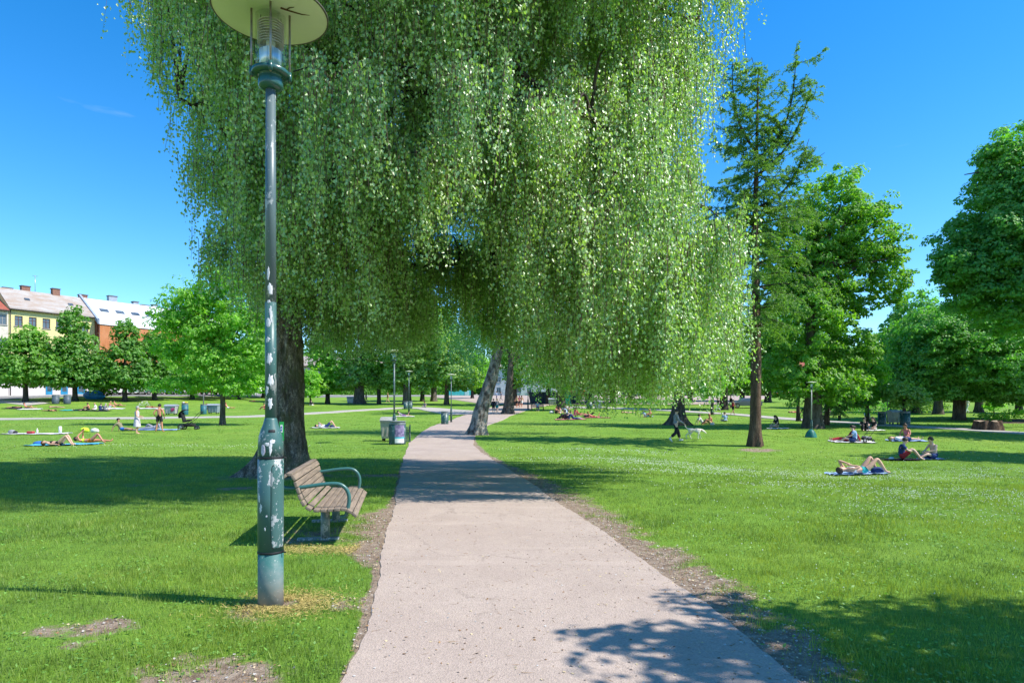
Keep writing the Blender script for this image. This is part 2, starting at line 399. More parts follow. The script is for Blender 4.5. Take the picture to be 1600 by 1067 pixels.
# ------------------------------------------------------------------ grass
def blade_mesh(name, P, h, w, mat, lean=.45):
    n = len(P); a = rng.uniform(0, 2 * PI, n); b = rng.uniform(0, 2 * PI, n)
    wd = np.stack([np.cos(a), np.sin(a), np.zeros(n)], 1) * (w / 2)[:, None]
    tip = P + np.stack([np.cos(b) * h * lean * rng.uniform(.2, 1.5, n), np.sin(b) * h * lean * rng.uniform(.2, 1.5, n), h], 1)
    P0 = P.copy(); P0[:, 2] -= .01
    V = np.stack([P0 - wd, P0 + wd, tip], 1).reshape(-1, 3)
    F = np.arange(3 * n).reshape(-1, 3)
    return raw_mesh(name, V, F, [mat])
def scatter(y0, y1, n, power=1.0, side=.84):
    y = y0 + (y1 - y0) * rng.random(n) ** power
    x = (rng.random(n) * 2 - 1) * (y * side + 2.6)
    return x, y
def on_lawn(x, y, hard=.5):
    d = dirt(x, y); k = (x < lx(y) - .01 + wig(y, 1)) | (x > rx(y) + .01 + wig(y, 3))
    return k & (rng.random(len(x)) > np.clip((d - .15) / .75, 0, .975) * hard * 2)
def patch(x, y): return .5 + .5 * wob(x, y, .9) * .6 + .2 * wob(x + 7, y, 3.1)
M_BLADE = leaf_mat('grass blade', (.235, .350, .058), (.095, .185, .030), .40, .04, .5, (1.6, 1.5, .6), patchy=.6)
Ps = []; Hs = []; Ws = []
for (y0, y1, n, h, w, pw) in ((2.6, 7.5, 380000, .050, .0052, 1.35), (7.5, 14, 215000, .05, .0085, 1.2), (14, 26, 125000, .05, .016, 1.1), (26, 48, 70000, .055, .03, 1.0), (48, 100, 60000, .06, .06, 1.0)):
    x, y = scatter(y0, y1, n, pw); 
    # tufting: pull points towards clump centres
    nc_ = n // 16; ci = rng.integers(0, nc_, n); tuft = rng.random(n) < .62; sg = .035 * (1 + y / 9); x = np.where(tuft, x[ci] + rng.normal(0, 1, n) * sg, x); y = np.where(tuft, y[ci] + rng.normal(0, 1, n) * sg, y)
    keep = on_lawn(x, y); x, y = x[keep], y[keep]; q = patch(x, y)
    keep = rng.random(len(x)) < .55 + .5 * q; x, y, q = x[keep], y[keep], q[keep]
    Ps.append(np.stack([x, y, G(x, y)], 1)); m_ = len(x)
    Hs.append(h * rng.uniform(.35, 1.35, m_) * (.35 + 1.05 * q)); Ws.append(w * rng.uniform(.7, 1.4, m_))
P = np.concatenate(Ps); me = blade_mesh('grass', P, np.concatenate(Hs), np.concatenate(Ws), M_BLADE)
tag(link('grass', me), 'short green lawn grass with tufts and bare worn spots beside the path', 'grass', kind='stuff')
# broad weed leaves among the grass near the camera, dry stalks around the lamp foot
def kites(name, C, A, N, L, W, mats, mi=None):
    A = A / np.linalg.norm(A, axis=1)[:, None]
    B = np.cross(A, N); B /= (np.linalg.norm(B, axis=1)[:, None] + 1e-9)
    L = np.asarray(L)[:, None] if hasattr(L, '__len__') else L; W = np.asarray(W)[:, None] if hasattr(W, '__len__') else W
    V = np.stack([C - A * L * .5, C + B * W * .5 - A * L * .08, C + A * L * .5, C - B * W * .5 - A * L * .08], 1).reshape(-1, 3)
    return raw_mesh(name, V, np.arange(len(V)).reshape(-1, 4), mats, mi)
n = 26000; x, y = scatter(2.9, 10, n, 1.4); keep = on_lawn(x, y, .47) & (rng.random(n) < .25 + .75 * (wob(x, y, 1.3) > .1)); x, y = x[keep], y[keep]; n = len(x)
C = np.stack([x, y, G(x, y) + rng.uniform(.008, .04, n)], 1); a_ = rng.uniform(0, 2 * PI, n)
A = np.stack([np.cos(a_), np.sin(a_), rng.uniform(-.1, .7, n)], 1); Nn = np.stack([rng.normal(0, .3, n), rng.normal(0, .3, n), np.ones(n)], 1)
tag(link('ground_weeds', kites('weeds', C, A, Nn, rng.uniform(.012, .045, n), rng.uniform(.012, .026, n), [leaf_mat('weed leaf', (.12, .27, .035), (.07, .17, .025), .3, .06)])),
    'low clover and weed leaves growing through the lawn', 'weeds', kind='stuff')
n = 5500; th = rng.uniform(0, 2 * PI, n); rr = .1 + .34 * np.abs(rng.normal(0, .5, n))
x = -1.915 + rr * np.cos(th) * 1.15 + .12; y = 5.08 + rr * np.sin(th); C = np.stack([x, y, G(x, y) + rng.uniform(.004, .03, n)], 1)
x2 = rng.uniform(-2.7, -1.7, 3000); y2 = rng.normal(7.05, .12, 3000); C = np.concatenate([C, np.stack([x2, y2, G(x2, y2) + rng.uniform(.004, .03, 3000)], 1)]); n = len(C)
a_ = rng.uniform(0, 2 * PI, n); A = np.stack([np.cos(a_), np.sin(a_), rng.uniform(-.1, .9, n)], 1)
tag(link('dry_grass', kites('dry_grass', C, A, rng.normal(0, 1, (n, 3)), rng.uniform(.025, .06, n), .004, [surf('straw', (.55, .42, .15), (.36, .30, .09), 30, .9)])),
    'dry straw coloured grass around the lamp post foot and by the bench', 'dry grass', kind='stuff')
# clover flowers
xs_, ys_ = [], []
x, y = scatter(8, 34, 150000, 1.0); k = (rng.random(150000) < clover(x, y) * .5 * (.3 + .7 * (wob(x, y, 1.1) > -.1))) & on_lawn(x, y); x, y = x[k], y[k]
x3, y3 = scatter(5, 30, 1500, 1.0); k = on_lawn(x3, y3) & (x3 > 2); x = np.concatenate([x, x3[k]]); y = np.concatenate([y, y3[k]]); n = len(x)
C = np.stack([x, y, G(x, y) + rng.uniform(.03, .06, n)], 1); r_ = .005 + .00038 * y
o6 = np.array([(1, 0, 0), (-1, 0, 0), (0, 1, 0), (0, -1, 0), (0, 0, 1), (0, 0, -1)]); f8 = np.array([(0, 2, 4), (2, 1, 4), (1, 3, 4), (3, 0, 4), (2, 0, 5), (1, 2, 5), (3, 1, 5), (0, 3, 5)])
V = (C[:, None, :] + o6[None] * r_[:, None, None]).reshape(-1, 3); F = (np.arange(n)[:, None, None] * 6 + f8[None]).reshape(-1, 3)
tag(link('clover_flowers', raw_mesh('clover', V, F, [surf('clover white', (.75, .76, .66), (.6, .66, .5), 50, .8)])), 'tiny white clover flowers sprinkled over the sunlit lawn', 'clover flowers', kind='stuff')
# litter on path and verge: twigs, brown leaf bits, pebbles
n = 9000; y = 2.9 + 14 * rng.random(n) ** 1.3
side = rng.random(n); x = np.where(side < .52, rx(y) + rng.normal(.32, .3, n), np.where(side < .72, lx(y) - np.abs(rng.normal(.1, .35, n)), lx(y) + (rx(y) - lx(y)) * rng.random(n)))
k = (side >= .72) | (dirt(x, y) > .3); x, y = x[k], y[k]; n = len(x)
xq = rng.uniform(-4.2, 4.2, 60000); yq = rng.uniform(3.2, 9.5, 60000); kq = (dirt(xq, yq) > .45) & ((xq < lx(yq)) | (xq > rx(yq))) & (rng.random(60000) < .3); x = np.concatenate([x, xq[kq]]); y = np.concatenate([y, yq[kq]]); n = len(x)
C = np.stack([x, y, G(x, y) + .012], 1); a_ = rng.uniform(0, 2 * PI, n); A = np.stack([np.cos(a_), np.sin(a_), rng.normal(0, .12, n)], 1)
tw = rng.random(n) < .22; L = np.where(tw, rng.uniform(.03, .11, n), rng.uniform(.008, .026, n)); W = np.where(tw, .0035, L * .8)
Nn = np.stack([rng.normal(0, .5, n), rng.normal(0, .5, n), np.ones(n)], 1)
m1 = surf('dead leaf brown', (.30, .18, .08), (.16, .09, .05), 20, .9); m2 = surf('dead leaf pale', (.55, .45, .27), (.42, .33, .2), 20, .9); m3 = surf('pebble', (.5, .47, .43), (.3, .28, .26), 20, .9)
tag(link('leaf_litter', kites('litter', C, A, Nn, L, W, [m1, m2, m3], np.where(tw, 0, rng.integers(0, 3, n)))), 'twigs, dead leaf bits and pebbles lying on the path and its worn edges', 'leaf litter', kind='stuff')
# ------------------------------------------------------------------ trees
from mathutils import noise as mnoise
def bark(name, c1, c2, scale=3, stretch=(1, 1, .25), bmp=1.0, c3=None, lo=.42, hi=.6, cr_=.6):
    if name in MATS: return MATS[name]
    m, nt, out = new_mat(name)
    v = coords(nt, 'Object', stretch); f = noise(nt, v, scale, 6, .7)
    c = ramp(nt, f, [(lo, c2), (hi, c1)])
    vor = nd(nt, 'ShaderNodeTexVoronoi', i_Scale=scale * 3.4, feature='DISTANCE_TO_EDGE'); va = nt.nodes.new('ShaderNodeVectorMath'); va.operation = 'MULTIPLY_ADD'; va.inputs[1].default_value = (.5, .5, .5); nt.links.new(noise(nt, v, scale * 1.1, 4, .65, 'Color'), va.inputs[0]); nt.links.new(v, va.inputs[2]); nt.links.new(va.outputs[0], vor.inputs['Vector'])
    crack = ramp(nt, vor.outputs['Distance'], [(.0, 1), (.22, 0)])
    c = mixc(nt, math_(nt, 'MULTIPLY', crack, cr_), c, tuple(x * .45 for x in c2))
    if c3: c = mixc(nt, ramp(nt, noise(nt, coords(nt, 'Object', (1, 1, .8)), scale * .5, 4), [(.5, 0), (.62, .8)]), c, c3)
    h = math_(nt, 'SUBTRACT', f, math_(nt, 'MULTIPLY', crack, .5))
    princ(nt, out, c, .9, bump(nt, h, bmp, .05), spec=.15); MATS[name] = m; return m
B_OLD = bark('fissured birch bark', (.66, .58, .49), (.19, .155, .12), 6, (1, 1, .3), 1.0, (.17, .18, .09), .40, .62, .85)
B_WHITE = bark('white birch bark', (.40, .36, .32), (.10, .08, .065), 3.2, (1, 1, .5), .9, None, .42, .56, .12)
B_GREY = bark('grey bark', (.24, .20, .17), (.10, .08, .065), 5, (1, 1, .3), .9)
B_BROWN = bark('brown bark', (.30, .20, .14), (.13, .085, .06), 6, (1, 1, .25), 1.0)
B_DARK = bark('dark branch bark', (.11, .09, .075), (.05, .04, .035), 5, (1, 1, .3), .6)

def curve_pts(p0, p1, bow, n=8, sag=0):
    p0, p1 = Vector(p0), Vector(p1); o = []
    for i in range(n + 1):
        t = i / n; p = p0.lerp(p1, t); p = p + Vector(bow) * math.sin(PI * t); p.z -= sag * t * t; o.append(p)
    return o
def trunk_mb(mb, pts, rad, mat, n=20, flare=None, rough=.06, roots=5, seed=0):
    """tapered trunk with noise, swelling into root toes at the foot"""
    P = [Vector(p) for p in pts]; L = len(P) - 1
    K = max(16, int(L * (6 if n < 60 else 34))); vs = []; fs = []; up = Vector((0, 0, 1))
    H = P[-1].z - P[0].z
    for i in range(K + 1):
        t = (i / K) ** 1.4 * L; j = min(int(t), L - 1); u = t - j
        c = P[j].lerp(P[j + 1], u); r = rad[j] * (1 - u) + rad[j + 1] * u
        z = c.z - P[0].z
        for k in range(n):
            a = 2 * PI * k / n; fl = 0
            if flare:
                e = math.exp(-max(z, 0) / flare[1]); lob = max(0, math.cos(a * roots / 1.0 + seed)) ** 1.5
                dirw = 1 + .9 * max(0, math.cos(a - flare[2])) if len(flare) > 2 else 1
                fl = flare[0] * e * (.35 + .9 * lob) * dirw
            nz = mnoise.noise(Vector((math.cos(a) * 1.7 + seed, math.sin(a) * 1.7, z * .55))) * 1.4 + mnoise.noise(Vector((math.cos(a) * 6 + seed, math.sin(a) * 6, z * 1.3)))
            if n > 60: nz += 2.6 * (abs(mnoise.noise(Vector((math.cos(a) * 5.5 + seed, math.sin(a) * 5.5, z * 1.1 + 9)))) - .15) + .9 * mnoise.noise(Vector((math.cos(a) * 15, math.sin(a) * 15, z * 4)))
            rr = (r * (1 + rough * nz) + fl)
            vs.append((c.x + math.cos(a) * rr, c.y + math.sin(a) * rr, c.z - (.12 if i == 0 else 0)))
    for i in range(K):
        for k in range(n):
            k2 = (k + 1) % n; fs.append((i * n + k, i * n + k2, (i + 1) * n + k2, (i + 1) * n + k))
    fs.append([K * n + k for k in range(n)])
    mb.add(vs, fs, mat, True)

def clump_crown(name, lobes, leaf, mats, seed=0, dens=1.0, aspect=.75, crsc=1.0, droop=0., shell=.72, up=.35, fill=1.0):
    """lobes: list of (cx,cy,cz, rx,ry,rz). Leaf clumps spread through the outer part of the lobes"""
    g = np.random.default_rng(seed); Cs, Ns = [], []
    for (cx, cy, cz, ax, ay, az) in lobes:
        rm = (ax * ay * az) ** (1 / 3); cr = crsc * max(.38, min(1.0, .2 * rm))
        n = int(5.2 * (ax * ay + ay * az + ax * az) / cr ** 2 * .55 * fill)
        d = g.normal(0, 1, (n, 3)); d /= np.linalg.norm(d, axis=1)[:, None]
        lump = 1 + .13 * np.sin(d[:, 0] * 5 + seed) * np.sin(d[:, 2] * 6 + seed * 2) + .1 * np.sin(d[:, 1] * 9 + seed) + g.normal(0, .06, n)
        r = (shell + (1 - shell) * g.random(n)) * lump; inner = g.random(n) < .22; r[inner] *= g.uniform(.35, .9, inner.sum())
        c = np.stack([cx + d[:, 0] * ax * r, cy + d[:, 1] * ay * r, cz + d[:, 2] * az * r], 1)
        k = int(max(6, 7.0 * (cr / leaf) ** 2 * dens))
        e = g.normal(0, 1, (n, k, 3)); e[..., 2] = np.abs(e[..., 2]) * .9 - .25 ; e /= np.linalg.norm(e, axis=2)[..., None]
        q = g.uniform(.55, 1.0, (n, k))[..., None]; size = cr * g.uniform(.6, 1.25, n)[:, None, None]
        pos = c[:, None, :] + e * q * size * np.array([1.15, 1.15, .7]) ; 
        pos[..., 2] -= .35 * cr * (e[..., 0] ** 2 + e[..., 1] ** 2)
        nn = e + d[:, None, :] * .35 + np.array([0, 0, up]); Cs.append(pos.reshape(-1, 3)); Ns.append(nn.reshape(-1, 3))
    C = np.concatenate(Cs); N = np.concatenate(Ns); n = len(C); N = N + g.normal(0, .38, N.shape)
    A = g.normal(0, 1, (n, 3)); A[:, 2] -= .5 + droop; N /= np.linalg.norm(N, axis=1)[:, None]
    A = A - N * (A * N).sum(1)[:, None]
    sz = leaf * g.uniform(.65, 1.35, n)
    return kites_g(name, C, A, N, sz * 1.15, sz * 1.15 * aspect, mats)
def kites_g(name, C, A, N, L, W, mats, mi=None):
    A = A / (np.linalg.norm(A, axis=1)[:, None] + 1e-9); B = np.cross(A, N); B /= (np.linalg.norm(B, axis=1)[:, None] + 1e-9)
    N = N / (np.linalg.norm(N, axis=1)[:, None] + 1e-9)
    L = L[:, None]; W = W[:, None]; f = N * W * .16
    V = np.stack([C - A * L * .5, C + B * W * .5 - A * L * .06 + f, C + A * L * .5, C - B * W * .5 - A * L * .06 + f], 1).reshape(-1, 3)
    return raw_mesh(name, V, np.arange(len(V)).reshape(-1, 4), mats, mi)
LG = dict(
    linden=leaf_mat('linden leaf', (.095, .24, .024), (.05, .15, .02), .45, .04),
    maple=leaf_mat('maple leaf', (.13, .29, .028), (.07, .18, .022), .47, .04),
    chestnut=leaf_mat('chestnut leaf', (.125, .32, .055), (.07, .21, .038), .45, .05, tcol=(1.7, 2.0, .7)),
    fresh=leaf_mat('fresh leaf', (.18, .38, .035), (.10, .25, .026), .5, .04),
    pale=leaf_mat('pale leaf', (.20, .34, .08), (.12, .22, .055), .45, .05),
    birch=leaf_mat('birch leaf', (.27, .42, .11), (.145, .29, .06), .50, .13, .48, tcol=(1.5, 1.7, .65)),
    bluebirch=leaf_mat('blue birch leaf', (.10, .25, .10), (.06, .17, .075), .40, .07, .45),
    larch=leaf_mat('larch needle', (.105, .215, .05), (.06, .14, .035), .42, .03, .5))

def limbs(mb, base, top, lobes, mat, n=9, r0=.2, seed=0):
    g = random.Random(seed)
    for i in range(n):
        lb = lobes[i % len(lobes)]
        t = g.uniform(.45, 1.0); s = Vector(base).lerp(Vector(top), t)
        e = Vector((lb[0] + g.uniform(-.6, .6) * lb[3], lb[1] + g.uniform(-.6, .6) * lb[4], lb[2] + g.uniform(-.1, .65) * lb[5]))
        if e.z < s.z + .3: e.z = s.z + g.uniform(.3, 1.2)
        pts = curve_pts(s, e, (0, 0, .12 * (e - s).length * g.uniform(-.3, 1)), 6)
        mb.tube(pts, [r0 * (1 - .85 * k / 6) for k in range(7)], mat, 7)
def make_tree(name, label, px, row, trunk_r, top_row, lobes_px, leaf, kind, barkm=B_GREY, cat='tree', group='trees of the park', seed=0, dens=1.0, lean=0, aspect=.75, nl=9, crsc=1.0, droop=0, shell=.72, pos=None, fork=None, fill=1.0):
    """lobes_px: (px,row,half width px,half height px[,depth shift m]) as sizes at the tree's own distance"""
    p = pos or at(px, row); D = p.y; k = D / F0; t = thing(name, label, cat, p, 0, group)
    lob = []
    for l in lobes_px:
        dz = l[4] if len(l) > 4 else 0
        lob.append(((l[0] - px) * k, dz, (row - l[1]) * k, l[2] * k, l[2] * k * .9, l[3] * k))
    H = (row - top_row) * k; mb = MB()
    top = (lean * H, 0, H * .78)
    if fork:
        fz = fork; trunk_mb(mb, [(0, 0, 0), (lean * fz, 0, fz)], [trunk_r * 1.05, trunk_r * .95], barkm, 16, (trunk_r * .45, .4), seed=seed)
        for s in (-1, 1):
            mb.tube([(s * trunk_r * .4, 0, fz - .5), (s * trunk_r * 1.0, 0, fz + 1.4), (s * trunk_r * 2.6, 0, fz + 4.5), (s * trunk_r * 4, 0, H * .7)], [trunk_r * .68, trunk_r * .6, trunk_r * .45, .06], barkm, 12)
    else:
        trunk_mb(mb, [(0, 0, 0), (lean * H * .3, 0, H * .28), (lean * H * .6, .1, H * .52), top], [trunk_r * 1.08, trunk_r * .88, trunk_r * .6, .05], barkm, 18, (trunk_r * .5, .45), seed=seed)
    limbs(mb, (lean * H * .15, 0, H * .14), top, lob, barkm, nl, trunk_r * .42, seed)
    mb.build('trunk', t)
    link('crown', clump_crown('crown', lob, leaf, [LG[kind]], seed, dens, aspect, crsc, droop, shell, fill=fill), t)
    return t

# ---- the big weeping birch
def weeping_birch():
    g = np.random.default_rng(3); bx, by = -5.45, 15.4; base = Vector((bx, by, gz(bx, by)))
    t = thing('weeping_birch', 'huge weeping birch with thick fissured trunk, its hanging leaves covering the middle of the view', 'tree', base, 0)
    mb = MB()
    trunk_mb(mb, [(0, 0, 0), (.02, 0, 1.6), (.0, .1, 3.6), (.1, .15, 5.2), (.5, .1, 7.5), (.9, .1, 10), (1.4, .2, 14.5)], [.45, .40, .34, .30, .25, .18, .05], B_OLD, 90, (.36, .46, PI * .98), rough=.085, roots=5, seed=1.2)
    stems = [[(.1, 0, 5.0), (1.0, -.3, 6.2), (1.9, -.6, 8.3), (2.8, -.8, 9.9), (4.6, -.9, 10.9), (7.0, -1, 11.3), (9.5, -1.4, 10)],
             [(.1, 0, 4.2), (1.2, -.4, 5.3), (2.3, -.8, 5.8), (3.6, -1.2, 6.0), (5.6, -1.6, 6.6), (7.6, -1.8, 6.6), (8.8, -1.5, 5.8)],
             [(.0, 0, 5.4), (-.7, -.2, 7.5), (-1.6, -.3, 9.7), (-2.6, -.2, 11.4), (-3.4, 0, 12)],
             [(.3, .1, 6.4), (1.6, 1.2, 8), (3.6, 2.6, 9.6), (6.2, 3.4, 10.4), (8.8, 3.4, 9.2)],
             [(.5, 0, 7.4), (1.4, -1.4, 9.4), (3.4, -2.8, 11), (5.6, -3.6, 11.2), (8.0, -3.6, 9.6)],
             [(.1, 0, 4.8), (1.6, -1.2, 6.8), (3.4, -2.6, 7.8), (5.6, -3.4, 7.9), (7.6, -3.4, 6.6)],
             [(.9, 0, 9.6), (2.4, 1.5, 12), (4.4, 2.2, 13.5), (7, 1.8, 13.4), (9.4, 1.0, 12)],
             [(.2, .1, 6), (-1, 1.4, 8), (-2.4, 2.6, 9.4), (-3.2, 3, 9.4)],
             [(.1, .1, 4.4), (1.8, 1.2, 5.0), (4.0, 2.4, 5.6), (6.6, 3, 5.6), (9.2, 2.6, 4.6)],
             [(.5, 0, 7.6), (1.4, -2.4, 10.6), (3.0, -4.6, 12.2), (5.6, -6.4, 12.4)], [(1.2, .1, 12), (.4, -1.2, 13.6), (-.8, -2.2, 14), (-2, -2.6, 13)], [(.1, 0, 5.6), (-.6, -1.2, 7), (-1.0, -1.8, 8.0), (-1.4, -2.2, 8.0)]]
    srad = [.2, .15, .14, .14, .13, .13, .12, .1, .12, .12, .1, .1]
    SP = []
    for s, r in zip(stems, srad):
        m_ = len(s); pts = []
        for i in range(m_ - 1):
            for u in (0, .33, .66): pts.append(Vector(s[i]).lerp(Vector(s[i + 1]), u) + Vector(g.normal(0, .06, 3)) * (i > 0))
        pts.append(Vector(s[-1])); mb.tube(pts, [r * (1 - .8 * i / len(pts)) for i in range(len(pts))], B_DARK if r < .19 else B_OLD, 10)
        SP.append(np.array([tuple(p) for p in pts]))
    allp = np.concatenate([q[2:] for q in SP]); 
    # limits (X, z world)
    zbX = [-9.5, -8.8, -8.0, -7.3, -6.4, -5.3, -4.2, -2.7, -1.5, -.3, .4, 1.3, 2.6, 3.4, 4.2, 4.9, 5.4, 6.0, 6.6]
    zbZ = [9.6, 8.4, 6.3, 4.9, 4.0, 3.4, 2.8, 3.0, 3.6, 3.4, 2.2, 1.7, 1.6, 1.3, 1.3, 1.7, 2.5, 3.8, 5.0]
    zr = [0, 1.4, 2.2, 4.0, 4.8, 5.7, 7, 9, 9.6, 10.6, 12, 16]; xr = [4.3, 4.6, 5.0, 5.75, 5.7, 4.7, 4.3, 4.3, 4.6, 5.4, 5.4, 4.0]
    zl = [2, 2.6, 3.6, 4.7, 6.8, 9.9, 11.3, 16]; xl = [-4.4, -5.0, -6.0, -6.7, -7.2, -8.1, -8.6, -6.6]
    Cs = []; As = []; SV = []
    def lim(X, Y, Z, pad=0.):
        oy = Y - by; e = math.sqrt(max(.0, 1 - (oy / 5.4) ** 2))
        return e, -1.4 + (np.interp(Z, zl, xl) + 1.4) * (.35 + .65 * e) + pad, -1.4 + (np.interp(Z, zr, xr) + 1.4) * (.35 + .65 * e) - pad
    def low(X, Y): return np.interp(X * (.55 + .45 * 15.4 / Y), zbX, zbZ) + .25 * math.sin(X * 3.1 + Y) + .18 * math.sin(X * 7.3) + (Y - 14.4) * (.10 if Y > 14.4 else -.22)
    masses = []; tries = 0
    while len(masses) < 240 and tries < 60000:      # leafy masses, each an umbrella of tresses at the end of a bough
        tries += 1; X, Y, Z = g.uniform(-9.3, 5.8), g.uniform(10.0, 20.4), g.uniform(2.6, 13.2)
        e, L_, R_ = lim(X, Y, Z, .55)
        if e < .25 or X < L_ or X > R_ or Z < low(X, Y) + .9: continue
        hw = (R_ - L_) / 2; ex = (X - (L_ + R_) / 2) / max(.5, hw); rr = math.hypot(ex, (Y - by) / 5.4)
        if rr < .42 and Z < 9.5: continue
        if Y > 16.6 and g.random() < .55: continue
        if Z > 11.2 and g.random() < .72: continue
        if -5.2 < X < -2.8 and Y < 15.3 and 6.6 < Z < 12 and g.random() < .6: continue
        if any(abs(X - m[0]) < 2 and ((X - m[0]) / 1.05) ** 2 + ((Y - m[1]) / 1.25) ** 2 + ((Z - m[2]) / 1.25) ** 2 < 1 for m in masses): continue
        masses.append((X, Y, Z, g.uniform(.75, 1.3)))
    SPa = allp + np.array([bx, by, base.z])
    def strand(top, l, sp=.05):
        n = max(4, int(l / .043)); u = (np.arange(n) + g.random(n)) / n; swx, swy = g.normal(0, .10, 2)
        p = top + np.stack([swx * u ** 1.5 * l + .03 * np.sin(u * 9), swy * u ** 1.5 * l, -u * l], 1)
        SV.append((top, p[-1])); Cs.append(p + g.normal(0, sp, p.shape))
    for X, Y, Z, R in masses:
        # bough from the nearest stem
        d_ = np.linalg.norm((SPa - np.array([X, Y, Z])) * np.array([1, 1, .8]), axis=1) + (SPa[:, 2] > Z + 1.5) * 3; q = SPa[int(np.argmin(d_))]
        if d_.min() < 4.2: mb.tube(curve_pts(q - np.array(base), (X - bx, Y - by, Z + .4 * R - base.z), (0, 0, .35), 7), [max(.008, .045 * (1 - .8 * k / 7)) for k in range(8)], B_DARK, 5, False)
        zb = low(X, Y); ln = g.uniform(1.0, 2.5)
        for _ in range(int(9 + 6 * R)):
            r_, a_ = R * math.sqrt(g.random()), g.uniform(0, 2 * PI); tx, ty = X + r_ * math.cos(a_), Y + r_ * math.sin(a_); e, L_, R_ = lim(tx, ty, Z, .05)
            if tx < L_ or tx > R_: continue
            tz = Z + .55 * R * (1 - (r_ / R) ** 2) + g.normal(0, .1); sp = g.uniform(.07, .15); l0 = ln * g.uniform(.55, 1.15)
            for _ in range(int(g.integers(8, 15))):
                l = min(l0 * g.uniform(.45, 1.1), max(.25, tz - zb + g.normal(0, .15))); strand(np.array([tx + g.normal(0, sp), ty + g.normal(0, sp), tz + g.normal(0, .08)]), l)
    for _ in range(900):                              # loose filling and the crown above the picture
        hi = _ < 60
        X, Y, Z = (g.uniform(-3.8, 2.6), g.uniform(7.9, 10.3), g.uniform(9.6, 12.5)) if hi else (g.uniform(-9, 5.6), g.uniform(10.4, 20), g.uniform(2, 12.5))
        e, L_, R_ = lim(X, Y, Z, .2); zb = low(X, Y)
        if not hi and (e < .2 or X < L_ or X > R_ or Z < zb + .3 or g.random() < .35): continue
        for _ in range(int(g.integers(6, 12))): strand(np.array([X + g.normal(0, .2), Y + g.normal(0, .2), Z + g.normal(0, .1)]), min(g.uniform(.5, 1.8), max(.25, Z - zb)), .06)
    print('masses', len(masses)); ng = 0
    C = np.concatenate(Cs); n = len(C)
    A = np.stack([g.normal(0, .55, n), g.normal(0, .55, n), -np.ones(n)], 1)
    N = np.stack([g.normal(.25, .8, n), g.normal(-.35, .8, n), g.normal(.35, .5, n)], 1); N -= A * ((A * N).sum(1) / (A * A).sum(1))[:, None]
    L = g.uniform(.040, .082, n); b = np.array(base)
    link('crown', kites_g('birch_crown', C - b, A, N, L, L * .78, [LG['birch']]), t)
    # hanging twigs
    a0 = np.array([s[0] for s in SV]) - b; a1 = np.array([s[1] for s in SV]) - b; th = g.uniform(0, PI, len(a0)); w = np.stack([np.cos(th), np.sin(th), 0 * th], 1) * .0055
    V = np.stack([a0 - w, a0 + w, a1 + w * .4, a1 - w * .4], 1).reshape(-1, 3)
    link('hanging_twigs', raw_mesh('twigs', V, np.arange(len(V)).reshape(-1, 4), [surf('twig brown', (.17, .11, .07), (.09, .06, .045), 12, .85)]), t)
    mb.build('trunk', t); print('birch leaves', n, 'groups', ng)
weeping_birch()

def pendulous(name, label, px, row, r, pts_px, crown, n_groups, leaf, kind, barkm, seed, nstr=9, lenr=(1.0, 2.6), flare=.5, group='trees of the park'):
    """smaller drooping tree: crown = lobes in px whose tassels hang down"""
    p = at(px, row); k = p.y / F0; g = np.random.default_rng(seed)
    t = thing(name, label, 'tree', p, 0, group)
    mb = MB(); tp = [((a - px) * k, dy, (row - b) * k) for a, b, dy in pts_px]; nr = len(tp)
    trunk_mb(mb, tp, [r * (1 - .88 * (i / (nr - 1)) ** 1.1) for i in range(nr)], barkm, 28, (r * flare, .5), .10, seed=seed)
    Cs = []; 
    tot = sum(l[2] * l[3] for l in crown)
    for l in crown:
        for _ in range(int(n_groups * l[2] * l[3] / tot)):
            d = g.normal(0, 1, 3); d /= np.linalg.norm(d); d *= g.uniform(.45, 1.0)
            c = np.array([(l[0] - px) * k + d[0] * l[2] * k, d[1] * l[2] * k * .85 + (l[4] if len(l) > 4 else 0), (row - l[1]) * k + d[2] * l[3] * k])
            ln = g.uniform(*lenr)
            for _ in range(nstr):
                o = np.append(g.normal(0, .42, 2), g.normal(0, .15)); q = ln * g.uniform(.5, 1.15); n = max(4, int(q / (leaf * .85))); u = g.random(n)
                P_ = c + o + np.stack([g.normal(0, leaf * .6, n), g.normal(0, leaf * .6, n), -u * q], 1); Cs.append(P_)
    for i in range(9):
        l = crown[i % len(crown)]; s = Vector(tp[nr // 2]).lerp(Vector(tp[-1]), g.random()); e = Vector(((l[0] - px + g.uniform(-.5, .5) * l[2]) * k, g.uniform(-.5, .5) * l[2] * k, (row - l[1]) * k + l[3] * k * .3))
        mb.tube(curve_pts(s, e, (0, 0, .5), 6), [r * .3 * (1 - .8 * j / 6) for j in range(7)], barkm, 7)
    mb.build('trunk', t)
    C = np.concatenate(Cs); C = C[C[:, 2] > 1.2]; n = len(C); A = np.stack([g.normal(0, .5, n), g.normal(0, .5, n), -np.ones(n)], 1); N = g.normal(0, 1, (n, 3)) + np.array([.3, -.3, .3])
    L = leaf * g.uniform(.7, 1.3, n); link('crown', kites_g('hanging_crown', C, A, N, L, L * .7, [LG[kind]]), t); return t
pendulous('leaning_birch', 'pale patchy barked birch leaning to the right at the right edge of the path', 745, 679, .50,
          [(745, 679, 0), (752, 640, 0), (768, 590, 0), (783, 530, 0), (792, 470, .1), (800, 400, .3), (805, 300, .5)],
          [(790, 440, 95, 95), (720, 470, 50, 65), (870, 470, 75, 90), (800, 330, 90, 80), (920, 520, 50, 55)], 260, .125, 'bluebirch', B_WHITE, 21)
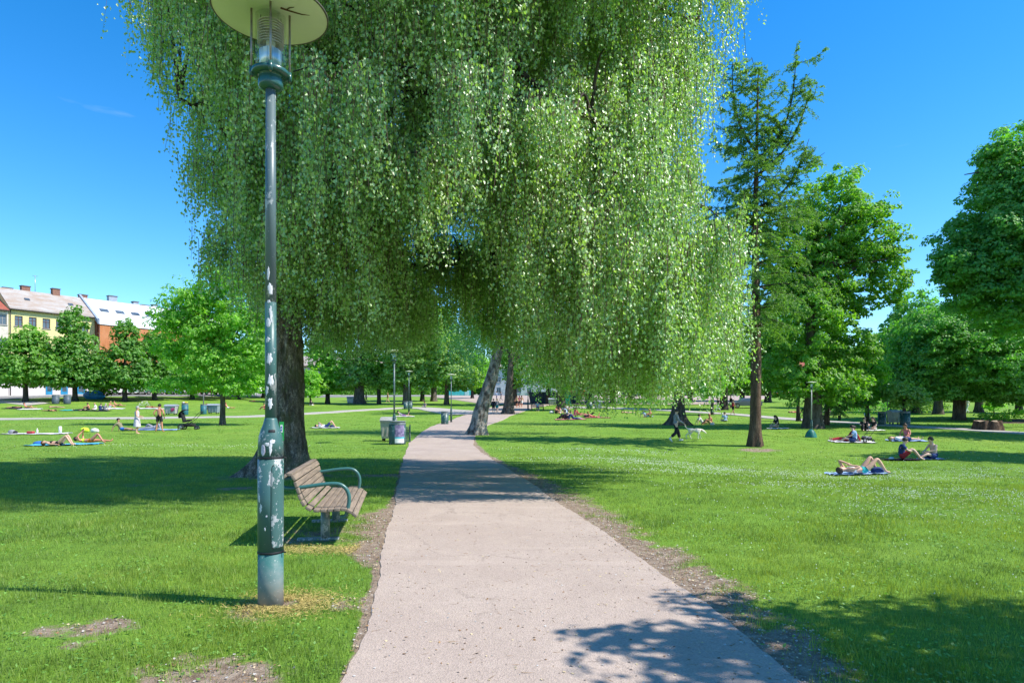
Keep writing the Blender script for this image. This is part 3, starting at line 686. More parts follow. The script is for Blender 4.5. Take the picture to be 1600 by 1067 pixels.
pendulous('drooping_tree', 'broad dark trunked tree standing in the grass just behind the walker with the white dog', 1060, 664, .58,
          [(1060, 664, 0), (1060, 640, 0), (1062, 600, 0), (1060, 520, 0), (1055, 400, .2)],
          [(1060, 500, 80, 100), (1000, 540, 60, 60), (1110, 520, 60, 90), (1050, 380, 80, 80)], 200, .16, 'birch', B_GREY, 22, flare=1.1)
pendulous('grey_birch', 'thick grey trunk beside the far end of the path just behind the walking pair', 794, 647, .62,
          [(794, 647, 0), (795, 620, 0), (797, 585, 0), (800, 520, 0), (800, 420, 0)],
          [(790, 470, 70, 70), (850, 520, 45, 55), (745, 510, 40, 50)], 150, .24, 'bluebirch', B_GREY, 23, 7, (2, 4.5))

# ---- larch
def larch(name, label, px, row, H, rt, seed, prof, leaders, dens=1.0, kind='larch', z0=4.6, group=None):
    p = at(px, row); g = np.random.default_rng(seed); t = thing(name, label, 'tree', p, 0, group)
    mb = MB(); trunk_mb(mb, [(0, 0, 0), (.05, 0, H * .25), (.0, 0, H * .55), (.1, 0, H * .8), (.15, 0, H * .93)], [rt * 1.05, rt * .85, rt * .55, rt * .25, .03], B_BROWN, 26, (rt * .62, .55), .07, seed=seed)
    C = []; A = []; axes = []
    def branch(s, e, bow, r):
        pts = curve_pts(s, e, bow, 8); mb.tube(pts, [max(.012, r * (1 - .85 * i / 8)) for i in range(9)], B_DARK, 5, False)
        P = np.array([tuple(q) for q in pts]); L = np.linalg.norm(np.diff(P, axis=0), axis=1).sum()
        nb = int(L * 10 * dens)
        for _ in range(nb):
            u = g.uniform(.12, 1) ; f = u * 8; i = min(int(f), 7); q = P[i] + (P[i + 1] - P[i]) * (f - i); dr = P[i + 1] - P[i]; dr /= np.linalg.norm(dr)
            side = np.cross(dr, [0, 0, 1.]); side /= np.linalg.norm(side) + 1e-6; sl = g.uniform(.25, .85) * (1.1 - .55 * u) * (1 if g.random() < .5 else -1)
            v = side * sl + dr * abs(sl) * g.uniform(.3, .9) + np.array([0, 0, -abs(sl) * g.uniform(.0, .9)])
            m_ = int(14 + 34 * abs(sl)); w = g.random(m_)[:, None]
            pp = q + v * w + np.array([0, 0, -.25]) * (w ** 2) * abs(sl) + g.normal(0, .035, (m_, 3)); C.append(pp); axes.append(np.repeat((v / np.linalg.norm(v))[None], m_, 0))
    z = z0
    while z < H * .95:
        R = np.interp(z, [a for a, b in prof], [b for a, b in prof])
        nb = int(g.integers(4, 7)); a0 = g.uniform(0, 2 * PI)
        for i in range(nb):
            a = a0 + i * 2 * PI / nb + g.normal(0, .25); r = R * g.uniform(.6, 1.12); fz = z / H
            dz = r * (-.34 + .95 * fz ** 2.2) + g.normal(0, .2)
            branch((0.05, 0, z), (math.cos(a) * r, math.sin(a) * r, z + dz), (0, 0, .10 * r * (1 if fz < .6 else -1.2)), .055 * (1.2 - fz))
        z += g.uniform(.38, .62)
    for s, e, bow in leaders: branch(s, e, bow, .08); 
    for s, e, bow in leaders:
        for _ in range(9):
            q = Vector(s).lerp(Vector(e), g.uniform(.3, 1)) + Vector(bow) * .7; a = g.uniform(0, 2 * PI); l = g.uniform(.5, 1.2)
            branch(q, q + Vector((math.cos(a) * l, math.sin(a) * l, .35)), (0, 0, -.1), .02)
    mb.build('trunk', t)
    C = np.concatenate(C); X = np.concatenate(axes); n = len(C); A = X + g.normal(0, .75, (n, 3)); N = g.normal(0, 1, (n, 3)) + np.array([.2, -.2, .6])
    L = g.uniform(.10, .20, n); link('crown', kites_g('larch_crown', C, A, N, L, L * .27, [LG[kind]]), t); print(name, n)
Dl = at(1180, 697).y; kl = Dl / 1000; HL = (697 - 75) * kl
larch('larch', 'tall larch with straight brown trunk and feathery open crown, rising above its neighbours', 1180, 697, HL, .27, 31,
      [(4, 1.6), (6, 2.8), (7.5, 3.6), (9, 3.6), (11, 3.3), (13, 2.9), (15, 2.4), (16.5, 1.8), (18, 1.2), (20, .4)],
      [((.1, 0, HL * .72), (65 * kl, 0, HL * 1.01), (.5, 0, -.9)), ((.0, 0, HL * .74), (-32 * kl, .3, HL * .98), (-.4, 0, -.4)), ((.1, 0, HL * .68), (88 * kl, 0, HL * .9), (.3, 0, -.5)), ((.1, .2, HL * .6), (90 * kl, .4, HL * .78), (.3, 0, -.6))], .9, z0=6.0)
larch('young_larch', 'bushy light green larch with drooping feathery branches just right of the tall larch', 1292, 664, (664 - 440) * at(1292, 664).y / 1000, .16, 32,
      [(1, 2.2), (2.5, 3.0), (4.5, 2.9), (7, 2.2), (9.5, .9)], [], 1.0, z0=1.7)

# ---- broadleaf trees in front and middle
make_tree('maple', 'big round maple with bright green leaves and grey limbs showing, right of the tall larch', 1270, 669, .55, 250,
          [(1295, 335, 70, 78), (1355, 372, 56, 66), (1235, 400, 60, 80), (1385, 430, 42, 52), (1290, 430, 72, 60, 1), (1345, 545, 55, 40, 1.5), (1255, 505, 75, 62), (1335, 470, 50, 40, 2), (1240, 585, 65, 42), (1310, 600, 55, 30)], .185, 'maple', B_GREY, seed=4, nl=26, crsc=.8, shell=.62, dens=1.0, fill=.62)
make_tree('chestnut', 'massive dark green chestnut crown cut off by the right edge of the picture', 1640, 668, .5, 170,
          [(1600, 300, 75, 110), (1550, 390, 80, 85), (1510, 410, 48, 55), (1640, 380, 110, 150), (1585, 450, 90, 60), (1560, 260, 30, 45)], .21, 'chestnut', B_GREY, seed=5, nl=12, crsc=.95)
make_tree('forked_chestnut', 'wide low chestnut with a pale forked trunk and blue green leaves', 1499, 656, .52, 470,
          [(1485, 525, 88, 48, -1), (1430, 562, 48, 46, -1), (1560, 540, 90, 62, -1), (1465, 592, 70, 26), (1565, 588, 70, 32, -1), (1610, 565, 60, 62, 2), (1415, 592, 28, 24), (1438, 545, 52, 52, -3), (1520, 560, 80, 55, -4), (1592, 572, 66, 54, -4), (1445, 604, 46, 20, -2), (1535, 604, 70, 24, -2), (1590, 606, 60, 26, -2)], .23, 'chestnut', B_GREY, seed=6, nl=12, fork=3.2)
make_tree('walnut_tree', 'slender young walnut with long light green leaflets in layers, right of the black pushchair', 348, 664, .19, 405,
          [(360, 440, 50, 36), (305, 470, 52, 34), (275, 500, 46, 26), (320, 520, 60, 30), (375, 500, 60, 36), (270, 545, 38, 20), (330, 560, 70, 32), (410, 560, 45, 40), (290, 600, 55, 14), (370, 600, 55, 18), (420, 480, 40, 40)], .24, 'fresh', B_GREY, seed=7, dens=1.0, aspect=.40, nl=16, crsc=.8, droop=.8, shell=.35)
# row of lindens in front of the houses
for (px, row, top, lobes, label, kind, s) in (
    (40, 628, 512, [(40, 560, 44, 34), (5, 575, 36, 28), (78, 580, 32, 26), (48, 530, 24, 22), (30, 584, 48, 18), (-30, 570, 30, 34)], 'bright green round linden with a short dark trunk, leftmost of the row before the houses', 'maple', 8),
    (117, 626, 476, [(118, 560, 38, 45), (115, 510, 20, 32), (118, 589, 42, 16), (90, 575, 26, 30), (145, 585, 24, 26)], 'tall pointed linden in front of the yellow house, above the blue tarpaulin', 'linden', 9),
    (195, 627, 498, [(196, 570, 34, 38), (195, 525, 18, 28), (196, 592, 36, 14), (215, 585, 26, 26)], 'pointed dark linden in front of the orange netting', 'linden', 10),
    (241, 625, 508, [(242, 560, 36, 44), (244, 542, 20, 20), (245, 589, 38, 18)], 'dark linden filling the gap between the pointed linden and the walnut tree', 'linden', 11),
    (160, 622, 535, [(162, 586, 24, 26), (160, 589, 30, 16)], 'smaller linden half hidden between the two pointed lindens', 'linden', 12),
    (300, 624, 520, [(302, 570, 40, 44), (330, 579, 34, 26)], 'dark linden seen through the walnut leaves', 'linden', 13),
    (412, 622, 500, [(412, 560, 40, 40), (400, 579, 44, 24), (425, 530, 30, 30)], 'dense green tree visible left of the lamp post pole', 'maple', 14),
    (372, 624, 512, [(372, 570, 38, 40), (362, 585, 40, 18)], 'green tree behind the walnut trunk', 'linden', 15)):
    make_tree('linden', label, px, row, .3, top, lobes, .36, kind, B_DARK, group='row of trees before the houses', seed=s, nl=7, dens=.8)
# middle distance
for (px, row, top, lobes, label, kind, leaf, r, s, bk) in (
    (512, 631, 440, [(512, 570, 34, 42), (500, 600, 40, 16), (520, 520, 38, 50)], 'leafy tree with a short dark trunk right of the big birch trunk', 'fresh', .33, .34, 41, B_DARK),
    (561, 631, 545, [(562, 585, 30, 18), (545, 598, 24, 12), (585, 592, 22, 16), (560, 560, 24, 22)], 'low light green tree on a very thick trunk beside the grey container', 'pale', .32, .85, 42, B_GREY),
    (592, 631, 430, [(594, 560, 34, 45), (590, 500, 36, 50), (610, 590, 26, 20)], 'dark upright tree with slim black trunk behind the first far lamp post', 'maple', .34, .30, 43, B_DARK),
    (636, 632, 440, [(636, 560, 38, 42), (650, 510, 46, 50), (620, 590, 24, 18), (655, 590, 26, 20)], 'large tree with broad grey trunk standing between the two far lamp posts', 'pale', .32, .62, 44, B_GREY),
    (660, 627, 460, [(662, 560, 30, 44), (672, 500, 32, 40)], 'darker tree between the broad trunk and the green hut', 'linden', .40, .35, 45, B_DARK),
    (678, 627, 470, [(680, 575, 24, 32), (690, 530, 30, 36)], 'narrow tree with grey trunk left of the teal hut', 'fresh', .40, .5, 46, B_GREY),
    (698, 632, 500, [(702, 580, 32, 30), (722, 590, 28, 20), (700, 545, 34, 30)], 'light green tree with reddish trunk in front of the teal hut', 'pale', .32, .36, 47, B_BROWN),
    (485, 633, 560, [(485, 595, 16, 22), (483, 612, 18, 8)], 'small round young tree in the far grass beside the big birch trunk', 'fresh', .28, .12, 48, B_DARK),
    (738, 623, 540, [(738, 588, 22, 22), (745, 570, 24, 22)], 'small light green tree right of the teal hut, left of the leaning birch', 'fresh', .38, .3, 71, B_DARK),
    (985, 625, 520, [(985, 590, 34, 22), (990, 560, 36, 30)], 'low crowned tree at the back of the square between two taller ones', 'fresh', .38, .4, 72, B_DARK),
    (1078, 627, 520, [(1078, 590, 36, 22), (1080, 560, 38, 30)], 'low crowned tree far behind the dog walker', 'maple', .38, .4, 73, B_DARK),
    (1160, 628, 520, [(1160, 588, 34, 22), (1165, 560, 34, 30)], 'tree directly behind the parked grey car', 'maple', .38, .4, 74, B_DARK),
    (803, 634, 520, [(815, 580, 30, 24), (800, 545, 34, 30)], 'tree with dark trunk beside the group of three walkers', 'maple', .34, .5, 49, B_DARK),
    (856, 632, 500, [(858, 575, 32, 30), (850, 530, 34, 34)], 'dark trunk at the left end of the dark container on the square', 'linden', .38, .35, 50, B_DARK),
    (877, 641, 500, [(880, 585, 36, 24), (885, 540, 44, 36)], 'stout dark trunk in front of the dark container and green cabinet', 'fresh', .32, .55, 51, B_GREY),
    (921, 631, 500, [(922, 580, 34, 28), (935, 530, 40, 36)], 'tree at the back of the square right of the market colours', 'linden', .38, .55, 52, B_DARK),
    (958, 631, 500, [(960, 585, 36, 24), (970, 540, 40, 34)], 'tree at the back of the square behind the hanging birch tips', 'maple', .38, .4, 53, B_GREY),
    (1015, 630, 480, [(1015, 580, 40, 32), (1010, 530, 44, 40)], 'dark tree far behind the birch curtain, left of the dog walker', 'linden', .40, .5, 54, B_DARK),
    (1131, 640, 450, [(1135, 575, 40, 36), (1120, 520, 44, 50), (1105, 590, 34, 20)], 'green tree with leaning dark trunk left of the parked grey car', 'maple', .34, .5, 55, B_DARK),
    (1113, 648, 545, [(1112, 598, 22, 24), (1105, 575, 20, 22)], 'thin trunked tree beside the cross path, seen below the birch tips', 'fresh', .26, .16, 56, B_GREY),
    (1200, 628, 470, [(1205, 570, 44, 38), (1215, 520, 46, 44), (1180, 590, 34, 20)], 'dark green tree behind the larch trunk', 'linden', .40, .5, 57, B_DARK),
    (1247, 658, 560, [(1246, 600, 18, 24)], 'small dark tree just left of the thick maple trunk', 'maple', .24, .16, 58, B_DARK),
    (1355, 664, 555, [(1352, 605, 30, 25), (1362, 585, 26, 24), (1340, 625, 20, 10)], 'small bright green tree with slim trunk behind the two dark haired sitters', 'fresh', .23, .15, 59, B_DARK),
    (1413, 665, 590, [(1413, 620, 30, 14), (1440, 622, 18, 10), (1405, 608, 26, 12)], 'small pale green spreading tree between the far bins', 'pale', .22, .14, 60, B_DARK),
    (1430, 645, 430, [(1430, 500, 36, 50), (1415, 560, 36, 36), (1450, 580, 36, 28), (1400, 530, 24, 40)], 'tall blue green tree rising behind the wide chestnut', 'chestnut', .32, .5, 61, B_GREY),
    (1466, 647, 520, [(1466, 600, 30, 22), (1475, 560, 36, 30)], 'dark tree left of the forked chestnut trunk', 'linden', .34, .45, 62, B_GREY),
    (1530, 644, 500, [(1530, 590, 34, 24), (1540, 540, 40, 40)], 'tree with dark trunk just right of the forked chestnut trunk', 'maple', .34, .42, 63, B_GREY),
    (1553, 650, 620, [(1553, 634, 12, 7), (1550, 625, 9, 6)], 'tiny sapling among the flower beds at the right', 'fresh', .2, .06, 64, B_DARK),
    (1592, 646, 560, [(1594, 605, 32, 26)], 'dark tree at the right edge beyond the flower beds', 'linden', .34, .35, 65, B_DARK),
    (1385, 640, 500, [(1380, 590, 36, 30), (1372, 550, 34, 34)], 'mid green tree behind the hedge, between maple and chestnut', 'maple', .36, .4, 66, B_GREY),
    (1320, 638, 520, [(1318, 580, 34, 34), (1300, 560, 34, 34)], 'green tree behind the far bench', 'linden', .36, .4, 67, B_DARK)):
    make_tree('park_tree', label, px, row, r, top, lobes, leaf, kind, bk, seed=s, nl=7, dens=.75)
# far wood closing the view
def far_wood():
    g = np.random.default_rng(77); Cs = []; Ns = []
    for i in range(150):
        x = -75 + 225 * (i / 150) + g.normal(0, 1.5); y = 196 + g.uniform(0, 26) ; r = g.uniform(4, 6.5); z = gz(x, y) + g.uniform(4.5, 8)
        if x > 30: z += 3
        n = 520; d = g.normal(0, 1, (n, 3)); d /= np.linalg.norm(d, axis=1)[:, None]; q = g.uniform(.75, 1.05, n)[:, None] * (1 + .15 * np.sin(d[:, :1] * 6 + i) * np.sin(d[:, 2:] * 7))
        Cs.append(np.array([x, y, z]) + d * q * np.array([r, r * .8, r * 1.25])); Ns.append(d + np.array([0, 0, .4]))
    C = np.concatenate(Cs); N = np.concatenate(Ns) + g.normal(0, .4, C.shape); n = len(C)
    tag(link('distant_trees', kites_g('distant_trees', C, g.normal(0, 1, (n, 3)), N, g.uniform(.7, 1.3, n), g.uniform(.6, 1.1, n), [LG['linden']])), 'dark green belt of trees far beyond the park', 'trees', kind='stuff')
far_wood()
# trees beyond the right edge that throw shade into the picture
def plain_tree(label, pos, H, lob, leaf, kind, seed, r=.35, dens=.8, name='maple_tree'):
    p = Vector((pos[0], pos[1], gz(*pos))); t = thing(name, label, 'tree', p, 0, 'trees of the park'); mb = MB()
    trunk_mb(mb, [(0, 0, 0), (0, 0, H * .3), (.1, 0, H * .55), (.1, 0, H * .8)], [r, r * .85, r * .5, .04], B_GREY, 16, (r * .5, .4), seed=seed); limbs(mb, (0, 0, H * .2), (.1, 0, H * .75), lob, B_GREY, 10, r * .4, seed); mb.build('trunk', t)
    link('crown', clump_crown('crown', lob, leaf, [LG[kind]], seed, dens), t)
plain_tree('young maple outside the right edge whose shade falls across the near path', (8.6, 2.4), 7.6, [(-3.0, .75, 5.0, 1.0, .5, .35), (-3.6, .95, 5.0, .55, .22, .2), (-2.9, 1.75, 5.0, .5, .16, .2), (-1.2, 1.1, 5.1, 1.7, .8, .5), (-1.1, -.2, 5.5, 2.2, 1.1, .9), (1.2, .3, 6, 1.8, 1.4, 1.2)], .13, 'maple', 91, .16, .5)
plain_tree('tall maple outside the right edge shading the lawn by the seated pair', (29, 25.5), 15, [(0, 0, 9.5, 4.5, 3.0, 4.2), (-2.5, 1, 7, 2.5, 2, 2)], .3, 'maple', 92)
plain_tree('maple outside the right edge shading the grass beyond the pushchair', (37, 36), 16, [(0, 0, 10, 5, 3.4, 5), (-3, 1, 8, 3, 2, 2)], .3, 'maple', 93)
# ------------------------------------------------------------------ painted metal etc.
def paint(name, base, peel=(.36, .38, .38), amount=.0, zlo=None, zhi=None, rough=.42, under=(.3, .3, .28), bias=0):
    """gloss paint with peeled stickers / scratches; zlo..zhi = height range with the worst wear"""
    if name in MATS: return MATS[name]
    m, nt, out = new_mat(name); v = coords(nt, 'Object')
    c = mixc(nt, ramp(nt, noise(nt, v, 5, 5), [(.35, 0), (.7, .35)]), base, tuple(x * .6 + .03 for x in base))
    if amount:
        n1 = noise(nt, coords(nt, 'Object', (1, 1, .55)), 9, 6, .68); n2 = noise(nt, v, 38, 3, .6)
        f = math_(nt, 'ADD', n1, math_(nt, 'MULTIPLY', math_(nt, 'SUBTRACT', n2, .5), .35))
        if zlo is not None:
            sp = nt.nodes.new('ShaderNodeSeparateXYZ'); nt.links.new(coords(nt, 'Object'), sp.inputs[0])
            mr = nd(nt, 'ShaderNodeMapRange'); nt.links.new(sp.outputs['Z'], mr.inputs[0])
            mr.inputs[1].default_value = zhi; mr.inputs[2].default_value = zhi + .35; mr.inputs[3].default_value = 0; mr.inputs[4].default_value = -.35
            f = math_(nt, 'ADD', f, mr.outputs[0])
            mr2 = nd(nt, 'ShaderNodeMapRange'); nt.links.new(sp.outputs['Z'], mr2.inputs[0])
            mr2.inputs[1].default_value = zlo - .3; mr2.inputs[2].default_value = zlo; mr2.inputs[3].default_value = -.3; mr2.inputs[4].default_value = 0
            f = math_(nt, 'ADD', f, mr2.outputs[0])
        k = ramp(nt, f, [(.60 - amount * .2, 0), (.625 - amount * .2, 1)])
        pc = ramp(nt, n2, [(.3, tuple(x * .72 for x in peel)), (.7, peel)])
        c = mixc(nt, k, c, pc)
        # small chips
        vr = nd(nt, 'ShaderNodeTexVoronoi', i_Scale=26.0); nt.links.new(v, vr.inputs['Vector'])
        c = mixc(nt, ramp(nt, vr.outputs['Distance'], [(.05, .9), (.09, 0)]), c, peel)
    princ(nt, out, c, rough, bump(nt, noise(nt, v, 60, 3), .15, .003), spec=.5); MATS[name] = m; return m
GREEN_C = (.042, .115, .108)
M_POLE = paint('worn green lamp paint', GREEN_C, amount=.09, zlo=1.0, zhi=2.35)
M_POLE_UP = paint('grey green lamp paint', (.085, .13, .14), amount=.04)
M_COLLAR = paint('dark green collar paint', (.02, .09, .085), amount=0, rough=.25)
M_CONC = None
def foot_mat():
    m, nt, out = new_mat('dusty lamp foot'); v = coords(nt, 'Object'); sp = nt.nodes.new('ShaderNodeSeparateXYZ'); nt.links.new(v, sp.inputs[0])
    f = math_(nt, 'ADD', sp.outputs['Z'], math_(nt, 'MULTIPLY', noise(nt, v, 14, 5), .32))
    c = ramp(nt, f, [(.16, (.30, .26, .22)), (.34, (.17, .21, .20)), (.52, (.035, .13, .12))])
    c = mixc(nt, ramp(nt, noise(nt, v, 45, 3), [(.62, 0), (.70, .6)]), c, (.42, .42, .4))
    princ(nt, out, c, .6, bump(nt, noise(nt, v, 50, 4), .3, .004)); return m
M_FOOT = foot_mat()
M_DKGREEN = paint('bin green paint', (.02, .075, .07), amount=.03)
M_STEEL = surf('brushed steel', (.45, .46, .46), (.32, .33, .33), 30, .35, metallic=.8)
M_BLACK = surf('black plastic', (.02, .02, .022), None, 10, .5)
M_RUBBER = surf('rubber', (.025, .025, .025), None, 20, .8)
M_WHITE = surf('white plastic', (.72, .72, .70), (.62, .62, .60), 8, .5)
M_GREYP = surf('grey plastic', (.42, .43, .43), (.30, .31, .31), 6, .55)
M_BEIGE = surf('beige grey plastic', (.36, .35, .29), (.28, .27, .23), 6, .6)
def glass_mat(name, col=(1, 1, 1), rough=.02, a=.86):
    if name in MATS: return MATS[name]
    m, nt, out = new_mat(name)
    t = nt.nodes.new('ShaderNodeBsdfTransparent'); t.inputs[0].default_value = (*col, 1)
    g = nt.nodes.new('ShaderNodeBsdfGlossy'); g.inputs['Roughness'].default_value = rough
    fr = nt.nodes.new('ShaderNodeLayerWeight'); fr.inputs[0].default_value = .18
    mx = nt.nodes.new('ShaderNodeMixShader'); f = math_(nt, 'ADD', math_(nt, 'MULTIPLY', fr.outputs[1], .22), .02, True)
    nt.links.new(f, mx.inputs[0]); nt.links.new(t.outputs[0], mx.inputs[1]); nt.links.new(g.outputs[0], mx.inputs[2]); nt.links.new(mx.outputs[0], out.inputs[0])
    MATS[name] = m; return m
M_GLASS = glass_mat('clear lamp glass', (.93, .95, .94))
M_WIN = surf('window glass', (.05, .07, .09), (.10, .13, .16), .6, .12, spec=.8)
M_MIRROR = surf('lamp reflector', (.78, .84, .90), (.22, .36, .48), 9, .3, metallic=.35, stretch=(3, 3, .1), lo=.45, hi=.55)  # bluish mirror reflections painted in as pale and dark upright streaks
M_SHADE = surf('cream shade underside', (.60, .64, .48), (.55, .59, .44), 2, .55)  # greenish bounce light from below is mixed into this cream
M_SHADE_T = surf('shade top', (.3, .33, .3), None, 4, .5)

def near_lamp():
    p = Vector((-1.915, 5.08, gz(-1.915, 5.08)))
    t = thing('lamp_post', 'tall green lamp post with peeled stickers and a wide disc shade, beside the bench', 'lamp post', p, 0, 'lamp posts of the park')
    MB().lathe([(.097, -.05), (.0965, .425)], M_FOOT, 48).build('foot', t)
    MB().lathe([(.0985, .432), (.0985, 1.165)], M_POLE, 48).build('base', t)
    MB().lathe([(.097, 1.178), (.0955, 1.29), (.090, 1.34), (.076, 1.39), (.058, 1.435), (.049, 1.47), (.044, 1.485)], M_POLE, 48).build('neck', t)
    for z in (.428, 1.172): MB().lathe([(.0998, z - .008), (.1012, z - .006), (.1012, z + .006), (.0998, z + .008)], M_BLACK, 48).tube([(.102, -.02, z), (.125, -.026, z), (.128, -.02, z)], .006, M_BLACK, 6).build('clamp_band', t)
    MB().lathe([(.0435, 1.47), (.0425, 2.4)], M_POLE, 40).build('lower_pole', t)
    MB().lathe([(.0424, 2.4), (.038, 4.12)], M_POLE_UP, 40).build('upper_pole', t)
    # door in the base: curved plate, rounded corners, right of the middle
    def plate(name, r, a0, a1, z0, z1, m, th=.004, rnd=.02, nx_=14, nz=18, wobble=0, parent=t, rfun=None):
        vs = []; fs = []; am, zm = (a0 + a1) / 2, (z0 + z1) / 2; hw, hh = abs(a1 - a0) / 2 * r, (z1 - z0) / 2; n = 40; rim = []
        ph_ = random.random() * 6
        for i in range(n):
            th_ = 2 * PI * i / n; c, s_ = math.cos(th_), math.sin(th_); e = 2 / max(.25, rnd * 60 if rnd < .033 else 2)
            x = hw * math.copysign(abs(c) ** .25, c) if rnd < .05 else hw * c; z = hh * math.copysign(abs(s_) ** .25, s_) if rnd < .05 else hh * s_
            if wobble: f = 1 + wobble * (.5 * math.sin(2 * th_ + ph_) + .4 * math.sin(5 * th_ + 2 * ph_) + .3 * math.sin(9 * th_ + ph_)); x *= f; z *= f
            rim.append((x, z))
        for q in (1.0, .93, .6, .3, 0.0):
            for x, z in rim:
                a = am + x * q / r; R = (rfun(zm + z * q) if rfun else r) + (th if q < 1 else 0); vs.append((R * math.cos(a), R * math.sin(a), zm + z * q))
        for k in range(4):
            for i in range(n): fs.append((k * n + i, k * n + (i + 1) % n, (k + 1) * n + (i + 1) % n, (k + 1) * n + i))
        return MB().add(vs, fs, m, True).build(name, parent)
    d2 = math.radians
    plate('door_gap', .0988, d2(-70), d2(2), .46, 1.12, M_BLACK, .0015, .02)
    plate('door', .0995, d2(-68.3), d2(.3), .468, 1.112, paint('worn green door paint', GREEN_C, (.38, .40, .41), .20), .004, .02)
    MB().tube([(.1045 * math.cos(d2(-62)), .1045 * math.sin(d2(-62)), .56), (.108 * math.cos(d2(-62)), .108 * math.sin(d2(-62)), .56)], .005, M_STEEL, 8).build('door_lock', t)
    nk = lambda z: float(np.interp(z, [1.178, 1.29, 1.34, 1.39, 1.435, 1.47, 1.485, 2.4], [.097, .0955, .090, .076, .058, .049, .0435, .0425])) + .001
    rnd_ = surf('torn paper white', (.66, .64, .66), (.50, .50, .52), 60, .8); lil = surf('torn paper lilac', (.60, .52, .62), None, 60, .8)
    for (a, z, w_, h_, m_, wb) in ((-105, 1.235, .020, .042, lil, .12), (-62, 1.30, .022, .016, rnd_, .3), (-85, 1.28, .02, .012, rnd_, .4), (-70, 1.255, .012, .05, rnd_, .35),
                                   (-120, 1.03, .02, .008, rnd_, .3), (-130, .86, .012, .035, rnd_, .35), (-118, .78, .014, .03, rnd_, .4), (-95, .62, .007, .012, rnd_, .3), (-88, .72, .008, .007, rnd_, .3),
                                   (-95, 2.62, .010, .055, rnd_, .25), (-75, 2.50, .018, .045, rnd_, .25), (-90, 2.40, .012, .014, rnd_, .3), (-95, 2.235, .019, .036, rnd_, .06), (-68, 2.30, .012, .06, rnd_, .4), (-100, 2.1, .016, .02, rnd_, .4),
                                   (-82, 1.95, .017, .05, rnd_, .45), (-70, 1.78, .018, .05, rnd_, .45), (-110, 1.7, .014, .03, rnd_, .4), (-75, 1.6, .02, .035, rnd_, .45)):
        r = nk(z); plate('torn_sticker', r, d2(a) - w_ / r, d2(a) + w_ / r, z - h_, z + h_, m_, .0012, .2, wobble=wb, rfun=nk)
    st = plate('dark_sticker', nk(1.385), d2(-82), d2(-45), 1.372, 1.394, M_BLACK, .002, .02, rfun=nk)
    # small green plate with blue arrows, strapped at the right of the neck
    g = MB().box((.082, .012, 1.38), (.034, .004, .15), surf('sign green', (.03, .42, .09), None, 5, .5), (0, 0, d2(6))).build('sign_plate', t)
    mb = MB(); mb.box((.082, .0085, 1.40), (.018, .002, .062), M_WHITE, (0, 0, d2(6)))
    mb.build('sign_panel', g); mb = MB()
    for s in (1, -1): mb.prism([(.074, 1.40 + s * .006), (.090, 1.40 + s * .006), (.082, 1.40 + s * .020)], .0055, .0072, surf('arrow blue', (.02, .08, .5), None, 5, .5))
    mb.build('arrows', g)
    # lantern
    MB().lathe([(.040, 4.085), (.068, 4.088), (.088, 4.10), (.094, 4.115), (.094, 4.16), (.088, 4.175), (.090, 4.185), (.10, 4.19)], M_COLLAR, 40).build('collar', t)
    fl = MB().lathe([(.10, 4.19), (.138, 4.192), (.146, 4.20), (.146, 4.222), (.138, 4.232), (.118, 4.235)], M_COLLAR, 40).build('flange', t)
    for k in range(4):
        a = d2(20 + 90 * k); x, y = .142 * math.cos(a), .142 * math.sin(a)
        MB().tube([(x, y, 4.165), (x, y, 4.72 - 0)], .0085, surf('rod steel', (.30, .26, .22), (.2, .18, .16), 20, .4, metallic=.5), 10).build('rod', t)
        MB().tube([(x, y, 4.17), (x, y, 4.245)], .016, M_COLLAR, 10).build('bolt', fl)
    MB().lathe([(.114, 4.236), (.117, 4.30), (.117, 4.66)], M_GLASS, 48).build('glass_cylinder', t).data.polygons[-1]
    MB().lathe([(.082, 4.24), (.086, 4.385), (.080, 4.39), (.0, 4.392)], M_MIRROR, 32).build('lower_reflector', t)
    MB().lathe([(.036, 4.39), (.036, 4.50), (.020, 4.515), (.0, 4.52)], surf('lamp bulb', (.65, .68, .7), None, 5, .2), 20).tube([(0, 0, 4.5), (0, 0, 4.70)], .010, M_STEEL, 8).build('bulb', t)
    for k in range(9):
        z = 4.435 + k * .021; MB().lathe([(.070, z + .008), (.099, z), (.100, z + .003), (.071, z + .011)], surf('louvre metal', (.62, .54, .48), (.45, .40, .36), 15, .35, metallic=.3), 32, closed=True).build('louvre_ring', t)
    for k in range(3):
        a = d2(50 + 120 * k); MB().tube([(.088 * math.cos(a), .088 * math.sin(a), 4.38), (.088 * math.cos(a), .088 * math.sin(a), 4.69)], .004, M_STEEL, 6).build('ring_stay', t)
    n = 72; sh = MB(); sh.lathe([(.0, 4.700), (.16, 4.702), (.432, 4.688), (.438, 4.694), (.432, 4.700), (.15, 4.742), (.03, 4.775), (0, 4.776)], M_SHADE, n); 
    o = sh.build('shade', t); o.data.materials.append(M_SHADE_T)
    for f in o.data.polygons:
        if f.center.z > 4.6935: f.material_index = 1 if f.normal.z > .05 else 0
    rim = MB(); rim.lathe([(.430, 4.687), (.4415, 4.688), (.4415, 4.698), (.430, 4.699)], surf('rim brown', (.10, .09, .07), None, 9, .6), n, closed=True); rim.build('shade_rim', o)
    # rust crack on the underside
    MB().tube([(.10, -.06, 4.6985), (.16, -.02, 4.6975), (.24, .02, 4.696), (.30, .03, 4.6945)], [.008, .006, .005, .002], surf('rust', (.10, .05, .02), None, 20, .8), 6).tube([(.13, -.03, 4.698), (.17, -.06, 4.697), (.21, -.07, 4.6965)], [.005, .004, .002], surf('rust', (.1, .05, .02)), 6).build('rust_crack', o)
near_lamp()
